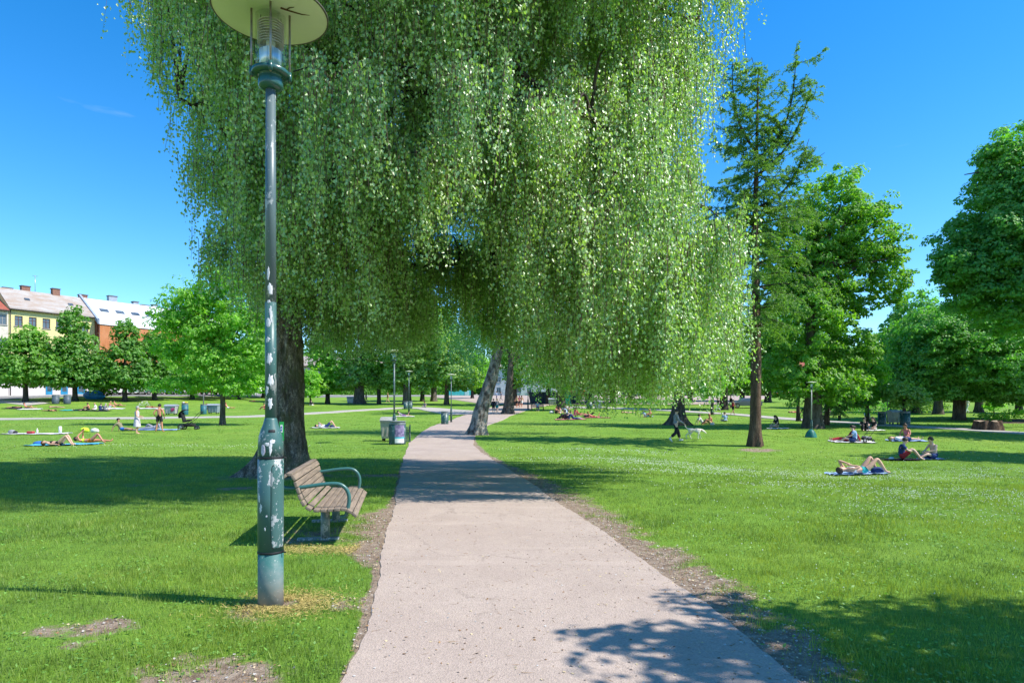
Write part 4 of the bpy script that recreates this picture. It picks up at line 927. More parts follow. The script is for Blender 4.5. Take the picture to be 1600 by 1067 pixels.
def far_lamp(px, row, top_row, label, pole=M_POLE_UP, sc=None, bag=False):
    p = at(px, row); H = sc or (row - top_row) * p.y / F0; s = H / 4.7
    t = thing('lamp_post', label, 'lamp post', p, 0, 'lamp posts of the park', s)
    MB().lathe([(.10, -.1), (.10, 1.2), (.085, 1.33), (.05, 1.45), (.045, 1.5)], M_DKGREEN, 16).build('base', t)
    MB().lathe([(.046, 1.48), (.040, 4.1)], pole, 14).build('pole', t)
    MB().lathe([(.04, 4.08), (.09, 4.1), (.09, 4.18), (.14, 4.2), (.14, 4.23), (.08, 4.24)], M_DKGREEN, 16).build('collar', t)
    MB().lathe([(.11, 4.24), (.115, 4.66)], M_GLASS, 16).build('glass_cylinder', t)
    MB().lathe([(.08, 4.24), (.08, 4.55), (0, 4.56)], M_MIRROR, 12).build('reflector', t)
    MB().lathe([(0, 4.68), (.43, 4.67), (.43, 4.69), (.1, 4.75), (0, 4.76)], M_SHADE, 24).build('shade', t)
    return t
far_lamp(616, 692, 548, 'green lamp post rising behind the round green bin with the poster')
far_lamp(639, 648, 580, 'lamp post behind the two bins near the left bend of the path')
far_lamp(705, 660, 585, 'slim dark lamp post just right of the lone green bin')
far_lamp(825, 640, 585, 'dark lamp post far down the path at the edge of the square', M_DKGREEN)
far_lamp(1387, 661, 600, 'thin grey lamp post standing between the far bins', M_POLE_UP)
far_lamp(1268, 682, 597, 'pale grey lamp post in front of the maple trunk behind the green tent', surf('pale pole grey', (.45, .45, .43), None, 8, .5))
def post(px, row, top, r, label, sign=None, name='sign_post', cat='post'):
    p = at(px, row); H = (row - top) * p.y / F0; t = thing(name, label, cat, p)
    MB().lathe([(r, -.1), (r, H), (0, H + .02)], surf('post grey', (.16, .16, .15), None, 8, .6), 10).build('pole', t)
    if sign: MB().prism([(math.cos(a) * sign, H - .1 + math.sin(a) * sign) for a in np.linspace(0, 2 * PI, 16, endpoint=False)], -r - .04, -r - .01, surf('sign back grey', (.10, .13, .12), None, 5, .5)).build('sign_disc', t)
post(318, 645, 607, .06, 'dark metal post beside the grey wheeled container', name='metal_post')
post(1258, 658, 637, .10, 'short post with a dark round disc left of the maple trunk', .28)

# ---- bench
def bench_parts(t, detail=True, L=2.1):
    wood = surf('weathered bench wood', (.26, .20, .15), (.15, .12, .095), 7, .8, .5, 30, .006, stretch=(6, .45, 6)); gm = paint('bench green tube', (.035, .13, .12), rough=.35)
    prof = [(-.40, .845, 28), (-.335, .835, -14), (-.365, .765, 68), (-.345, .685, 74), (-.315, .61, 70), (-.285, .54, 66), (-.25, .475, 58),
            (-.198, .438, 30), (-.11, .415, 4), (-.035, .412, 0), (.04, .415, -2), (.115, .42, -3), (.185, .418, 6), (.25, .395, 26), (.305, .355, 42)]
    prof[:7] = [(-.462, .80, -38), (-.405, .826, 2), (-.358, .785, 58), (-.335, .712, 74), (-.313, .64, 73), (-.29, .568, 70), (-.26, .498, 62)]
    for x, z, a in prof:
        # a: tilt of the slat face
        MB().box((x, 0, z), (.066, L + random.uniform(-.012, .012), .034), wood, (0, math.radians(a), 0), .006).build('slat', t)
    for y in (-L / 2 + .42, L / 2 - .42):
        MB().lathe([(.055, .03), (.052, .38)], paint('bench leg green grey', (.12, .17, .15), (.4, .4, .37), .5), 20, (-.06, y, 0)).box((-.14, y, .018), (.48, .09, .036), paint('bench leg green grey', (.1, .1, .1)), None, .008).build('leg', t)
        MB().box((-.02, y, .378), (.42, .05, .022), M_BLACK, None, .004).build('seat_support', t)
        MB().tube([(-.20, y, .385), (-.30, y, .46), (-.375, y, .62), (-.415, y, .78)], .014, M_BLACK, 8).build('back_support', t)
    for y in (-L / 2 + .10, L / 2 - .10):
        pts = [(-.56, y, .70), (-.48, y, .672), (-.40, y, .662), (-.25, y, .675), (-.05, y, .70), (.08, y, .705), (.15, y, .69), (.205, y, .645), (.235, y, .58), (.24, y, .50), (.225, y, .42), (.20, y, .335), (.14, y, .325)]
        P_ = []; 
        for i in range(len(pts) - 1):
            a, b = Vector(pts[i]), Vector(pts[i + 1]); p0 = Vector(pts[max(0, i - 1)]); p3 = Vector(pts[min(len(pts) - 1, i + 2)])
            for u in (0, .33, .66): P_.append(.5 * ((2 * a) + (b - p0) * u + (2 * p0 - 5 * a + 4 * b - p3) * u * u + (-p0 + 3 * a - 3 * b + p3) * u ** 3))
        P_.append(Vector(pts[-1])); MB().tube(P_, .0225, gm, 14).build('armrest', t)
bp = Vector((-2.27, 8.25, gz(-2.27, 8.25)))
t = thing('park_bench', 'weathered wooden slat bench with green tube armrests on bare soil by the path', 'bench', bp, math.radians(9.8)); bench_parts(t)
def far_bench(px, row, rot, label):
    p = at(px, row); t = thing('park_bench', label, 'bench', p, rot); wd = surf('dark bench wood', (.05, .06, .05), None, 8, .8)
    for i in range(4): MB().box((0, -.18 + i * .12, .44), (1.7, .09, .04), wd).build('slat', t)
    for i in range(3): MB().box((0, .26 + i * .03, .56 + i * .13), (1.7, .03, .09), wd).build('slat', t)
    for x in (-.75, .75): MB().box((x, .05, .21), (.07, .45, .42), M_BLACK).box((x, .3, .6), (.06, .05, .5), M_BLACK, (-.25, 0, 0)).build('leg', t)
far_bench(1299, 656, PI, 'dark park bench on the far side of the cross path with a cyclist behind')
far_bench(840, 642, .1, 'small dark bench with a person in blue at the edge of the square')

# ---- bins
def round_bin(px, row, label, h=None, rad=.3, poster=False, over=False, m=None, group='round green litter bins', pos=None):
    p = pos or at(px, row); t = thing('litter_bin', label, 'litter bin', p, 0, group); m = m or M_DKGREEN; h = h or 1.05; r = rad
    MB().lathe([(r * .96, .0), (r, .03), (r, h * .86)], m, 28).build('barrel', t)
    MB().lathe([(r * 1.01, h * .865), (r * 1.01, h * .90), (r * .92, h * .93), (r * .92, h * .965), (r * 1.08, h * .985), (r * 1.08, h), (r * .62, h * 1.01), (r * .58, h * .92)], surf('bin lid grey', (.22, .25, .27), None, 8, .45), 28).build('lid', t)
    for k in range(10 if poster else 0):
        a = PI * .62 + k * PI / 13; MB().box((r * 1.005 * math.cos(a), r * 1.005 * math.sin(a), h * .43), (.012, .03, h * .8), M_DKGREEN, (0, 0, a)).build('rib', t)
    if poster:
        n = 12; 
        def sheet(name, a0, a1, z0, z1, mt, rr, parent):
            vs = [(rr * math.cos(a0 + (a1 - a0) * i / n), rr * math.sin(a0 + (a1 - a0) * i / n), z) for z in (z0, z1) for i in range(n + 1)]
            return MB().add(vs, [(i, i + 1, i + n + 2, i + n + 1) for i in range(n)], mt, True).build(name, parent)
        a0, a1 = math.radians(-98), math.radians(-28)
        q = sheet('poster', a0, a1, .06, h * .84, surf('poster dark violet', (.07, .06, .16), (.32, .26, .42), 7, .5), r + .008, t)
        sheet('poster_band', a0, a1, .30, .36, surf('poster cyan', (.03, .5, .62), None, 9, .5), r + .012, q); sheet('poster_foot', a0 + .02, a1 - .05, .085, .295, surf('poster white', (.8, .8, .78), (.6, .62, .62), 5, .5), r + .012, q)
    if over:
        g = np.random.default_rng(3); mb = MB()
        for k in range(9): mb.ell((g.uniform(-.28, .28), g.uniform(-.2, .2), h + g.uniform(.02, .12)), (.12, .11, .07), cloth(('tan', 'orange', 'white', 'yellow')[k % 4]), 8, (g.uniform(-.5, .5), g.uniform(-.5, .5), 0))
        mb.build('overflowing_rubbish', t)
    return t
def container(px, row, label, w=1.25, d=.8, h=1.15, m=None, rot=0, tagm=None, lidm=None, group='wheeled rubbish containers'):
    p = at(px, row); t = thing('rubbish_container', label, 'rubbish container', p, rot, group); m = m or M_GREYP; lidm = lidm or surf('container lid grey', (.33, .36, .40), None, 7, .5)
    b = MB(); zb, zt = .15, h * .86; a, c = .42, .5
    vs = [(sx * w * a, sy * d * a, zb) for sx, sy in ((-1, -1), (1, -1), (1, 1), (-1, 1))] + [(sx * w * c, sy * d * c, zt) for sx, sy in ((-1, -1), (1, -1), (1, 1), (-1, 1))]
    b.add(vs, [(3, 2, 1, 0), (4, 5, 6, 7), (0, 1, 5, 4), (1, 2, 6, 5), (2, 3, 7, 6), (3, 0, 4, 7)], m)
    for x in np.linspace(-.3, .3, 3): b.box((x * w, -d * .468, h * .5), (.05, .03, h * .6), m, (-.1, 0, 0))
    b.box((0, -d * .5, zt - .04), (w * 1.04, .05, .07), m); b.build('body', t)
    MB().prism([(-d * .55, zt + .003), (d * .55, zt + .003), (d * .5, zt + .12), (d * .15, zt + .19), (-d * .3, zt + .15)], -w * .53, w * .53, lidm, 'x').build('lid', t)
    for sx in (-1, 1):
        for sy in (-1, 1): MB().tube([(sx * w * .34 - .03, sy * d * .3, .085), (sx * w * .34 + .03, sy * d * .3, .085)], .085, M_RUBBER, 12).box((sx * w * .34, sy * d * .3, .15), (.05, .08, .06), M_STEEL).build('wheel', t)
    if tagm:
        g = MB(); rs = random.Random(4)
        for k in range(7): x = w * (.10 + .045 * k); g.tube([(x, -d * .5, .32 + rs.random() * .3), (x + .07, -d * .505, .5 + rs.random() * .3), (x + .02, -d * .51, .62 + rs.random() * .2)], .032, tagm, 6)
        g.build('spray_tag', t)
    return t
container(607, 689, 'pale beige wheeled container half hidden behind the round bin with the poster', m=M_BEIGE, w=.72, h=1.25, d=.75, lidm=surf('pale lid', (.36, .36, .33)))
pb = at(621, 694); round_bin(621, 694, 'round green litter bin carrying a violet, cyan and white poster by the path', 1.12, .40, poster=True)
def cage_bin():
    p = at(635, 691); t = thing('open_litter_bin', 'small dark green open slatted bin right of the bin with the poster', 'litter bin', p, .2)
    for sx in (-1, 1): MB().box((sx * .18, -.16, .45), (.05, .05, .9), M_DKGREEN).box((sx * .18, .16, .45), (.05, .05, .9), M_DKGREEN).build('post', t)
    for k in range(5): MB().box((-.14 + .07 * k, -.165, .42), (.03, .012, .74), M_DKGREEN).build('slat', t); MB().box((-.14 + .07 * k, .165, .42), (.03, .012, .74), M_DKGREEN).build('slat', t)
    MB().box((0, 0, .07), (.34, .3, .03), M_DKGREEN).build('floor', t); MB().box((0, 0, .62), (.40, .34, .03), M_BLACK).build('ring', t)
cage_bin()
round_bin(695, 663, 'lone dark green litter bin on the grass left of the slim lamp post')
round_bin(634, 639, 'left one of two dark bins under the broad grey tree trunk'); round_bin(641, 638.6, 'right one of two dark bins under the broad grey tree trunk')
round_bin(289, 648, 'blue green bin overflowing with rubbish beside the tagged container', 1.3, .35, over=True, m=surf('teal bin', (.03, .14, .17), None, 6, .5)); round_bin(318, 647, 'blue green bin right of the overflowing bin, behind the pushchair', 1.15, .33, m=surf('teal bin', (.03, .14, .17)))
container(268, 648, 'grey wheeled container with a pink spray tag behind the shirtless man', tagm=surf('pink spray', (.55, .05, .2), None, 9, .6)); container(334, 646.5, 'grey wheeled container with blue panels left of the walnut trunk', m=surf('grey blue plastic', (.26, .32, .36), None, 5, .5))
round_bin(87, 631, 'left one of two slate bins on the far grass before the pavement', 1.2, .42, m=surf('slate bin', (.08, .11, .13), None, 6, .5)); round_bin(105, 631, 'right one of two slate bins on the far grass before the pavement', 1.2, .42, m=surf('slate bin', (.08, .11, .13)))
container(548, 631, 'grey wheeled container standing against the very thick tree trunk', w=1.1)
round_bin(1378, 664, 'leftmost of the three far bins on the right, dark green'); container(1399, 663, 'beige container between the two dark far bins on the right', w=.95, d=.7, m=M_BEIGE, lidm=surf('pale lid', (.36, .36, .33))); round_bin(1414, 665, 'rightmost of the three far bins on the right, at the pale tree', 1.1, .36)
round_bin(921, 638.5, 'dark green bin at the edge of the square below the birch tips', 1.2, .42); container(935, 639, 'pale grey container next to the dark green bin on the square', w=1.0)
container(863, 634, 'small beige container in front of the long dark container', w=1.2, m=M_BEIGE)
def skip():
    p = at(868, 631.5); p.y += 1.5; t = thing('waste_skip', 'long dark blue container at the back edge of the square', 'container', p)
    MB().prism([(-4, .2), (4, .2), (4.3, 2.0), (-4.3, 2.0)], -1, 1, surf('skip blue', (.03, .05, .09), None, 3, .5)).build('body', t)
    for k in range(7): MB().box((-3 + k, -1.04, 1.1), (.1, .08, 1.7), surf('skip blue', (.03, .05, .09))).build('rib', t)
    p = at(885, 632); t = thing('green_cabinet', 'bright green cabinet on the square right of the stout trunk', 'cabinet', p); gm = surf('cabinet green', (.02, .30, .17), (.015, .22, .13), 5, .5)
    MB().box((0, 0, .85), (1.15, .8, 1.7), gm, None, .04).build('body', t); MB().box((0, 0, 1.78), (1.3, .95, .14), gm, None, .03).build('roof', t); MB().box((.0, -.42, .8), (.8, .03, 1.3), surf('cabinet door', (.03, .36, .22), None, 5, .5)).build('door', t)
skip()

# ---- tent, stump, pushchairs, bicycle, umbrella pushchair
def tent():
    p = at(1267, 683); t = thing('pop_up_tent', 'small dark green pop up tent at the foot of the pale lamp post', 'tent', p, 0, None, .55); m = surf('tent nylon', (.015, .16, .13), (.01, .11, .10), 4, .5); n = 14
    vs = []; fs = []
    for i in range(n + 1):
        u = i / n; x = -.62 + 1.24 * u; h = .85 * math.sin(PI * u) ** .62 if 0 < u < 1 else 0
        for k in range(9):
            v = k / 8; y = -.5 + v; vs.append((x * (1 - .1 * abs(y)), y * (.35 + .75 * math.sin(PI * u)), h * math.sin(PI * v) ** .5 if 0 < v < 1 else 0))
    for i in range(n):
        for k in range(8): fs.append((i * 9 + k, i * 9 + k + 1, (i + 1) * 9 + k + 1, (i + 1) * 9 + k))
    MB().add(vs, fs, m, True).build('canopy', t); MB().tube([(-.62 + 1.24 * i / 12, -.02, .87 * math.sin(PI * i / 12) ** .62 if 0 < i < 12 else 0) for i in range(13)], .012, M_BLACK, 6).build('hoop', t)
    MB().add([(-.2, -.46, .02), (.2, -.46, .02), (.12, -.28, .62), (-.12, -.28, .62)], [(0, 1, 2, 3)], surf('tent opening', (.01, .04, .04), None, 5, .8)).build('door_flap', t)
tent()
def stump():
    p = at(1543, 672); t = thing('tree_stump', 'wide cut tree stump with rough bark standing in the grass at the right', 'stump', p); mb = MB(); n = 40; vs = []; fs = []
    for z in (-.1, .05, .3, .62): 
        for k in range(n): a = 2 * PI * k / n; r = .78 * (1 + .13 * math.sin(a * 7) + .08 * math.sin(a * 13 + 1)) * (1.12 - .18 * z / .6); vs.append((r * math.cos(a), r * math.sin(a), z + (.05 * math.sin(a * 5) if z > .5 else 0)))
    for i in range(3):
        for k in range(n): fs.append((i * n + k, i * n + (k + 1) % n, (i + 1) * n + (k + 1) % n, (i + 1) * n + k))
    mb.add(vs, fs, B_BROWN, True).build('bark', t); MB().add([(.97 * x, .97 * y, z - .004) for x, y, z in vs[-n:]], [list(range(n))], surf('cut wood', (.42, .33, .22), (.3, .22, .15), 6, .9)).build('cut_face', t)
stump()
def wheel(mb_parent, name, c, r, ax='y', spokes=6, w=.03):
    mb = MB(); n = 20; pts = [(c[0] + r * math.cos(2 * PI * k / n), c[1], c[2] + r * math.sin(2 * PI * k / n)) for k in range(n + 1)]
    mb.tube(pts, w, M_RUBBER, 8, False); wh = mb.build(name, mb_parent); sp = MB(); sp.tube([(c[0], c[1] - .04, c[2]), (c[0], c[1] + .04, c[2])], r * .18, M_STEEL, 8)
    for k in range(spokes): a = PI * k / spokes; sp.tube([(c[0] - (r - w) * math.cos(a), c[1], c[2] - (r - w) * math.sin(a)), (c[0] + (r - w) * math.cos(a), c[1], c[2] + (r - w) * math.sin(a))], .006 if w < .02 else .012, M_STEEL, 5)
    sp.build('rim', wh)
def pushchair(px, row, rot, label, hood='black', seatc='black', sc=1.0, open_frame=False):
    p = at(px, row); t = thing('pushchair', label, 'pushchair', p, rot, 'pushchairs on the grass', sc); fm = M_BLACK; hm = cloth(hood)
    for y in (-.27, .27): wheel(t, 'rear_wheel', (-.38, y, .15), .14); wheel(t, 'front_wheel', (.40, y * .55, .10), .09, w=.025)
    for y in (-.25, .25): MB().tube([(-.38, y, .15), (.0, y, .42), (.42, y * .6, .12)], .016, fm, 8).tube([(-.05, y, .36), (.30, y, .62), (.56, y, .92), (.66, y, 1.0)] if not open_frame else [(.0, y, .4), (.28, y, .66), (.6, y, 1.02)], .014, fm, 8).build('side_frame', t)
    e = .66 if not open_frame else .6; z = 1.0 if not open_frame else 1.02
    MB().tube([(e, -.25, z), (e, .25, z)], .02, fm, 8).build('handle', t)
    if not open_frame:
        s = MB(); s.box((-.12, 0, .50), (.42, .40, .09), cloth(seatc), (0, -.25, 0), .03).box((-.33, 0, .72), (.10, .40, .52), cloth(seatc), (0, -.25, 0), .03); s.build('seat', t)
        vs = []; fs = []
        for i in range(9):
            a = math.radians(75 + 125 * i / 8)
            for k in range(9): b = -1 + 2 * k / 8; rr = .44 * (1 - .12 * b * b); vs.append((-.18 + rr * math.cos(a) * .9, .24 * b, .78 + rr * math.sin(a) * .85))
        for i in range(8):
            for k in range(8): fs.append((i * 9 + k, i * 9 + k + 1, (i + 1) * 9 + k + 1, (i + 1) * 9 + k))
        MB().add(vs, fs, hm, True).build('hood', t)
    else: MB().box((.0, 0, .33), (.5, .36, .16), cloth(seatc), (0, .1, 0), .04).build('seat', t)
    MB().box((.02, 0, .25), (.56, .36, .16), cloth('black'), None, .03).build('basket', t); return t
pushchair(296, 671, math.radians(8), 'black hooded pushchair standing in the shade left of the walnut trunk', sc=1.2)
pushchair(1354, 691, math.radians(15), 'folded back pushchair frame behind the pair with the red and light blue tops', seatc='grey', sc=.8, open_frame=True)
pushchair(878, 655, math.radians(170), 'pushchair shaded by a blue parasol beside the reclining group in the middle', 'lightblue', 'navy', .95)
def bicycle(px, row, rot, label):
    p = at(px, row); t = thing('bicycle', label, 'bicycle', p, rot); fm = surf('bike white', (.6, .6, .58), None, 5, .4)
    wheel(t, 'wheel', (-.52, 0, .34), .32, w=.015, spokes=8); wheel(t, 'wheel', (.52, 0, .34), .32, w=.015, spokes=8)
    f = MB(); A_, B_, C_, D_ = (-.52, 0, .34), (-.08, 0, .30), (-.2, 0, .82), (.38, 0, .80)
    for a, b in ((A_, B_), (B_, C_), (A_, C_), (C_, D_), (B_, (.40, 0, .72)), ((.36, 0, .9), (.52, 0, .34))): f.tube([a, b], .018, fm, 8)
    f.build('frame', t); MB().ell((-.22, 0, .90), (.13, .07, .035), M_BLACK, 10).build('saddle', t); MB().tube([(.30, -.28, 1.0), (.36, -.1, .98), (.36, .1, .98), (.30, .28, 1.0)], .013, M_BLACK, 8).build('handlebar', t)
bicycle(225, 637, .9, 'pale bicycle parked on the grass behind the woman in the lilac dress')
# ------------------------------------------------------------------ people
def V3(*a): return Vector(a)
def pose_dict(kind):
    """joints of a 1.72 m figure facing +x, z up; L is +y"""
    P = {}
    def both(k, x, y, z, x2=None, y2=None, z2=None):
        P[k + 'L'] = V3(x, y, z); P[k + 'R'] = V3(x if x2 is None else x2, -(y if y2 is None else y2), z if z2 is None else z2)
    if kind in ('stand', 'walk', 'stand_hips', 'stand_talk', 'walkdog'):
        P.update(pel=V3(0, 0, .95), wai=V3(.0, 0, 1.10), che=V3(0, 0, 1.31), nek=V3(.0, 0, 1.47), hed=V3(.035, 0, 1.62), face=V3(1, 0, -.08))
        both('sh', 0, .175, 1.41); both('el', -.02, .23, 1.13); both('wr', .06, .24, .89); both('hi', 0, .09, .90)
        both('kn', .02, .11, .50); both('an', -.02, .13, .08); both('to', .15, .15, .03)
        if kind in ('walk', 'walkdog'):
            both('kn', .16, .09, .52, -.02, .09, .49); both('an', .26, .09, .12, -.36, .09, .20); both('to', .41, .10, .10, -.26, .10, .04); both('el', -.14, .23, 1.16, .08, .23, 1.14); both('wr', -.06, .24, .93, .26, .22, .95)
        if kind == 'walkdog': P['elR'] = V3(.10, -.20, 1.14); P['wrR'] = V3(.38, -.18, .98); P['elL'] = V3(.1, .2, 1.14); P['wrL'] = V3(.40, .12, 1.0)
        if kind == 'stand_hips': both('el', -.08, .32, 1.17, -.05, .28, 1.14); both('wr', .10, .27, .97, .14, .22, .95); both('kn', .02, .14, .5); both('an', -.03, .2, .08); both('to', .12, .26, .03)
        if kind == 'stand_talk': P['elR'] = V3(.02, -.24, 1.13); P['wrR'] = V3(.26, -.22, 1.02); P['elL'] = V3(.05, .22, 1.14); P['wrL'] = V3(.26, .05, 1.10)
    elif kind in ('sit_knees', 'sit_cross', 'sit_lean', 'sit_side', 'sit_chair'):
        P.update(pel=V3(0, 0, .12), wai=V3(.0, 0, .27), che=V3(.03, 0, .46), nek=V3(.09, 0, .62), hed=V3(.14, 0, .76), face=V3(1, 0, -.35))
        both('sh', .05, .175, .56); both('hi', .03, .10, .12)
        if kind == 'sit_knees': both('el', .22, .26, .38); both('wr', .44, .14, .34, .42, .10, .36); both('kn', .40, .13, .44); both('an', .66, .13, .08); both('to', .80, .15, .03)
        if kind == 'sit_cross': both('el', .14, .27, .32); both('wr', .36, .16, .20); both('kn', .36, .33, .16); both('an', .42, -.06, .08, .40, .02, .09); both('to', .46, -.18, .06, .44, -.12, .06)
        if kind == 'sit_side': both('el', .16, .24, .36); both('wr', .38, .10, .30); both('kn', .44, .16, .22, .40, .22, .14); both('an', .70, .10, .07, .55, -.05, .07); both('to', .84, .12, .05, .66, -.12, .05)
        if kind == 'sit_lean':
            P.update(wai=V3(-.10, 0, .24), che=V3(-.22, 0, .42), nek=V3(-.29, 0, .57), hed=V3(-.28, 0, .71), face=V3(1, 0, .05)); both('sh', -.25, .175, .51); both('el', -.42, .27, .28); both('wr', -.50, .29, .06)
            both('kn', .42, .11, .17); both('an', .84, .12, .09); both('to', .88, .16, .22)
        if kind == 'sit_chair': both('kn', .44, .12, .12); both('an', .46, .12, -.32); both('to', .6, .13, -.37); both('el', .12, .24, .34); both('wr', .34, .14, .22)
    else:
        P.update(pel=V3(0, 0, .115), wai=V3(-.16, 0, .11), che=V3(-.36, 0, .13), nek=V3(-.54, 0, .12), hed=V3(-.69, 0, .12), face=V3(.1, 0, 1))
        both('sh', -.46, .175, .12); both('hi', .05, .10, .11); both('el', -.22, .27, .07); both('wr', .02, .24, .06); both('kn', .47, .12, .10); both('an', .88, .14, .07); both('to', .92, .20, .20)
        if kind in ('lie_knees', 'lie_knees_arms', 'lie_phone'):
            both('kn', .34, .10, .50, .40, .13, .46); both('an', .56, .12, .08, .66, .15, .08); both('to', .70, .13, .03, .80, .17, .03)
        if kind == 'lie_knees_arms': P['elL'] = V3(-.62, .22, .38); P['wrL'] = V3(-.42, .05, .30); P['elR'] = V3(-.22, -.24, .22); P['wrR'] = V3(-.44, -.06, .26)
        if kind == 'lie_phone':
            P['elL'] = V3(-.52, .24, .34); P['wrL'] = V3(-.40, .05, .56); P['elR'] = V3(-.52, -.2, .34); P['wrR'] = V3(-.38, -.05, .56); P['knL'] = V3(.47, .12, .12); P['anL'] = V3(.90, .14, .08); P['toL'] = V3(.95, .18, .2); P['hed'] = V3(-.68, 0, .19)
        if kind == 'prone':
            P.update(face=V3(-.3, 0, -1), hed=V3(-.70, 0, .13)); both('el', -.62, .30, .06); both('wr', -.80, .14, .06); both('to', 1.0, .12, .03)
        if kind == 'prone_up':
            P.update(che=V3(-.32, 0, .24), wai=V3(-.16, 0, .15), nek=V3(-.46, 0, .38), hed=V3(-.55, 0, .50), face=V3(-1, 0, -.2)); both('sh', -.40, .17, .32); both('el', -.44, .22, .05); both('wr', -.66, .10, .06); both('to', 1.0, .12, .03)
            P['anR'] = V3(.62, -.13, .42); P['toR'] = V3(.66, -.14, .56)
        if kind == 'side_up':
            P.update(che=V3(-.32, 0, .26), wai=V3(-.16, 0, .17), nek=V3(-.44, .02, .42), hed=V3(-.48, .03, .57), face=V3(.8, -.5, 0)); both('sh', -.38, .15, .36); P['elL'] = V3(-.52, .2, .10); P['wrL'] = V3(-.40, .26, .05); P['elR'] = V3(-.2, -.22, .24); P['wrR'] = V3(.0, -.2, .2); P['knR'] = V3(.40, -.12, .34); P['anR'] = V3(.62, -.14, .08); P['toR'] = V3(.75, -.15, .03)
    for s in 'LR':
        w_, e_ = P['wr' + s], P['el' + s]; P['ha' + s] = w_ + (w_ - e_).normalized() * .085
    return P
def skin_mesh(name, nodes, edges, root, sub=1):
    """one continuous surface grown round a skeleton of joints"""
    me = bpy.data.meshes.new(name); idx = {k: i for i, k in enumerate(nodes)}
    me.from_pydata([nodes[k][0] for k in nodes], [(idx[a], idx[b]) for a, b in edges], [])
    o = bpy.data.objects.new(name, me); COL.objects.link(o); o.modifiers.new('skin', 'SKIN'); sb = o.modifiers.new('sub', 'SUBSURF'); sb.levels = sb.render_levels = sub
    if not me.skin_vertices: me.skin_vertices.new() if hasattr(me.skin_vertices, 'new') else None
    if not me.skin_vertices:
        bm = bmesh.new(); bm.from_mesh(me); bm.verts.layers.skin.verify(); bm.to_mesh(me); bm.free()
    for k, i in idx.items():
        sv = me.skin_vertices[0].data[i]; r = nodes[k][1]; sv.radius = r if isinstance(r, tuple) else (r, r); sv.use_root = (k == root)
    dg = bpy.context.evaluated_depsgraph_get(); dg.update(); r = bpy.data.meshes.new_from_object(o.evaluated_get(dg)); r.name = name
    bpy.data.objects.remove(o); r.polygons.foreach_set('use_smooth', [True] * len(r.polygons)); return r
_PC = {}
def mid(a, b, t): return a.lerp(b, t)
def body_mesh(kind, near):
    key = ('body', kind, near)
    if key in _PC: return _PC[key]
    P = pose_dict(kind); fd = P['face'].normalized(); ax = (P['hed'] - P['nek']).normalized()
    N = {'pel': (P['pel'], (.135, .115)), 'wai': (P['wai'], (.115, .10)), 'che': (P['che'], (.145, .115)), 'nek': (P['nek'], .056), 'jaw': (P['nek'] + ax * .075 + fd * .018, .07), 'hed': (P['hed'] + fd * .004, .096), 'top': (P['hed'] + ax * .085, .072)}
    E = [('pel', 'wai'), ('wai', 'che'), ('che', 'nek'), ('nek', 'jaw'), ('jaw', 'hed'), ('hed', 'top')]
    for s in 'LR':
        g = lambda k: P[k + s]
        N.update({'sh' + s: (g('sh'), .056), 'ua' + s: (mid(g('sh'), g('el'), .45), .048), 'el' + s: (g('el'), .038), 'fa' + s: (mid(g('el'), g('wr'), .35), .037), 'wr' + s: (g('wr'), .025), 'ha' + s: (mid(g('wr'), g('ha'), .75), (.036, .018)),
                  'hi' + s: (g('hi'), .092), 'th' + s: (mid(g('hi'), g('kn'), .45), .078), 'kn' + s: (g('kn'), .053), 'ca' + s: (mid(g('kn'), g('an'), .35), .055), 'an' + s: (g('an'), .034), 'to' + s: (g('to'), .028)})
        E += [('che', 'sh' + s), ('sh' + s, 'ua' + s), ('ua' + s, 'el' + s), ('el' + s, 'fa' + s), ('fa' + s, 'wr' + s), ('wr' + s, 'ha' + s), ('pel', 'hi' + s), ('hi' + s, 'th' + s), ('th' + s, 'kn' + s), ('kn' + s, 'ca' + s), ('ca' + s, 'an' + s), ('an' + s, 'to' + s)]
    me = skin_mesh('body', N, E, 'pel')
    mb = MB(); mb.add([v.co.copy() for v in me.vertices], [list(p.vertices) for p in me.polygons], None, True)
    sd_ = fd.cross(ax).normalized(); H = P['hed']
    mb.tube([H + fd * .088 + ax * .02, H + fd * .115 - ax * .012, H + fd * .10 - ax * .03], [.008, .014, .010], None, 6)       # nose
    for s in (-1, 1): mb.ell(H + sd_ * s * .095 - ax * .005, (.014, .014, .03), None, 6)                                     # ears
    if near:
        for s in 'LR':
            w_, h_ = P['wr' + s], P['ha' + s]; d = (h_ - w_).normalized(); up = Vector((0, 0, 1)); q = d.cross(up); q = q.normalized() if q.length > .1 else Vector((0, 1, 0)); nrm = q.cross(d).normalized()
            base = w_ + d * .07
            for i, (off, ln) in enumerate(((-.026, .070), (-.009, .080), (.009, .075), (.025, .058))):
                a = base + q * off; mb.tube([a, a + d * ln * .45 - nrm * .004, a + d * ln * .8 - nrm * .018, a + d * ln - nrm * .032], [.010, .009, .008, .006], None, 6)
            a = w_ + d * .03 + q * .026; mb.tube([a, a + q * .025 + d * .02, a + q * .035 + d * .048], [.012, .010, .007], None, 6)
    me2 = mb.mesh('body'); _PC[key] = me2; return me2
BONES = [('pel', 'wai'), ('wai', 'che'), ('che', 'nek'), ('nek', 'hed')] + [(a + s, b + s) if a not in ('che', 'pel') else (a, b + s) for s in 'LR' for a, b in (('che', 'sh'), ('sh', 'el'), ('el', 'wr'), ('wr', 'ha'), ('pel', 'hi'), ('hi', 'kn'), ('kn', 'an'), ('an', 'to'))]
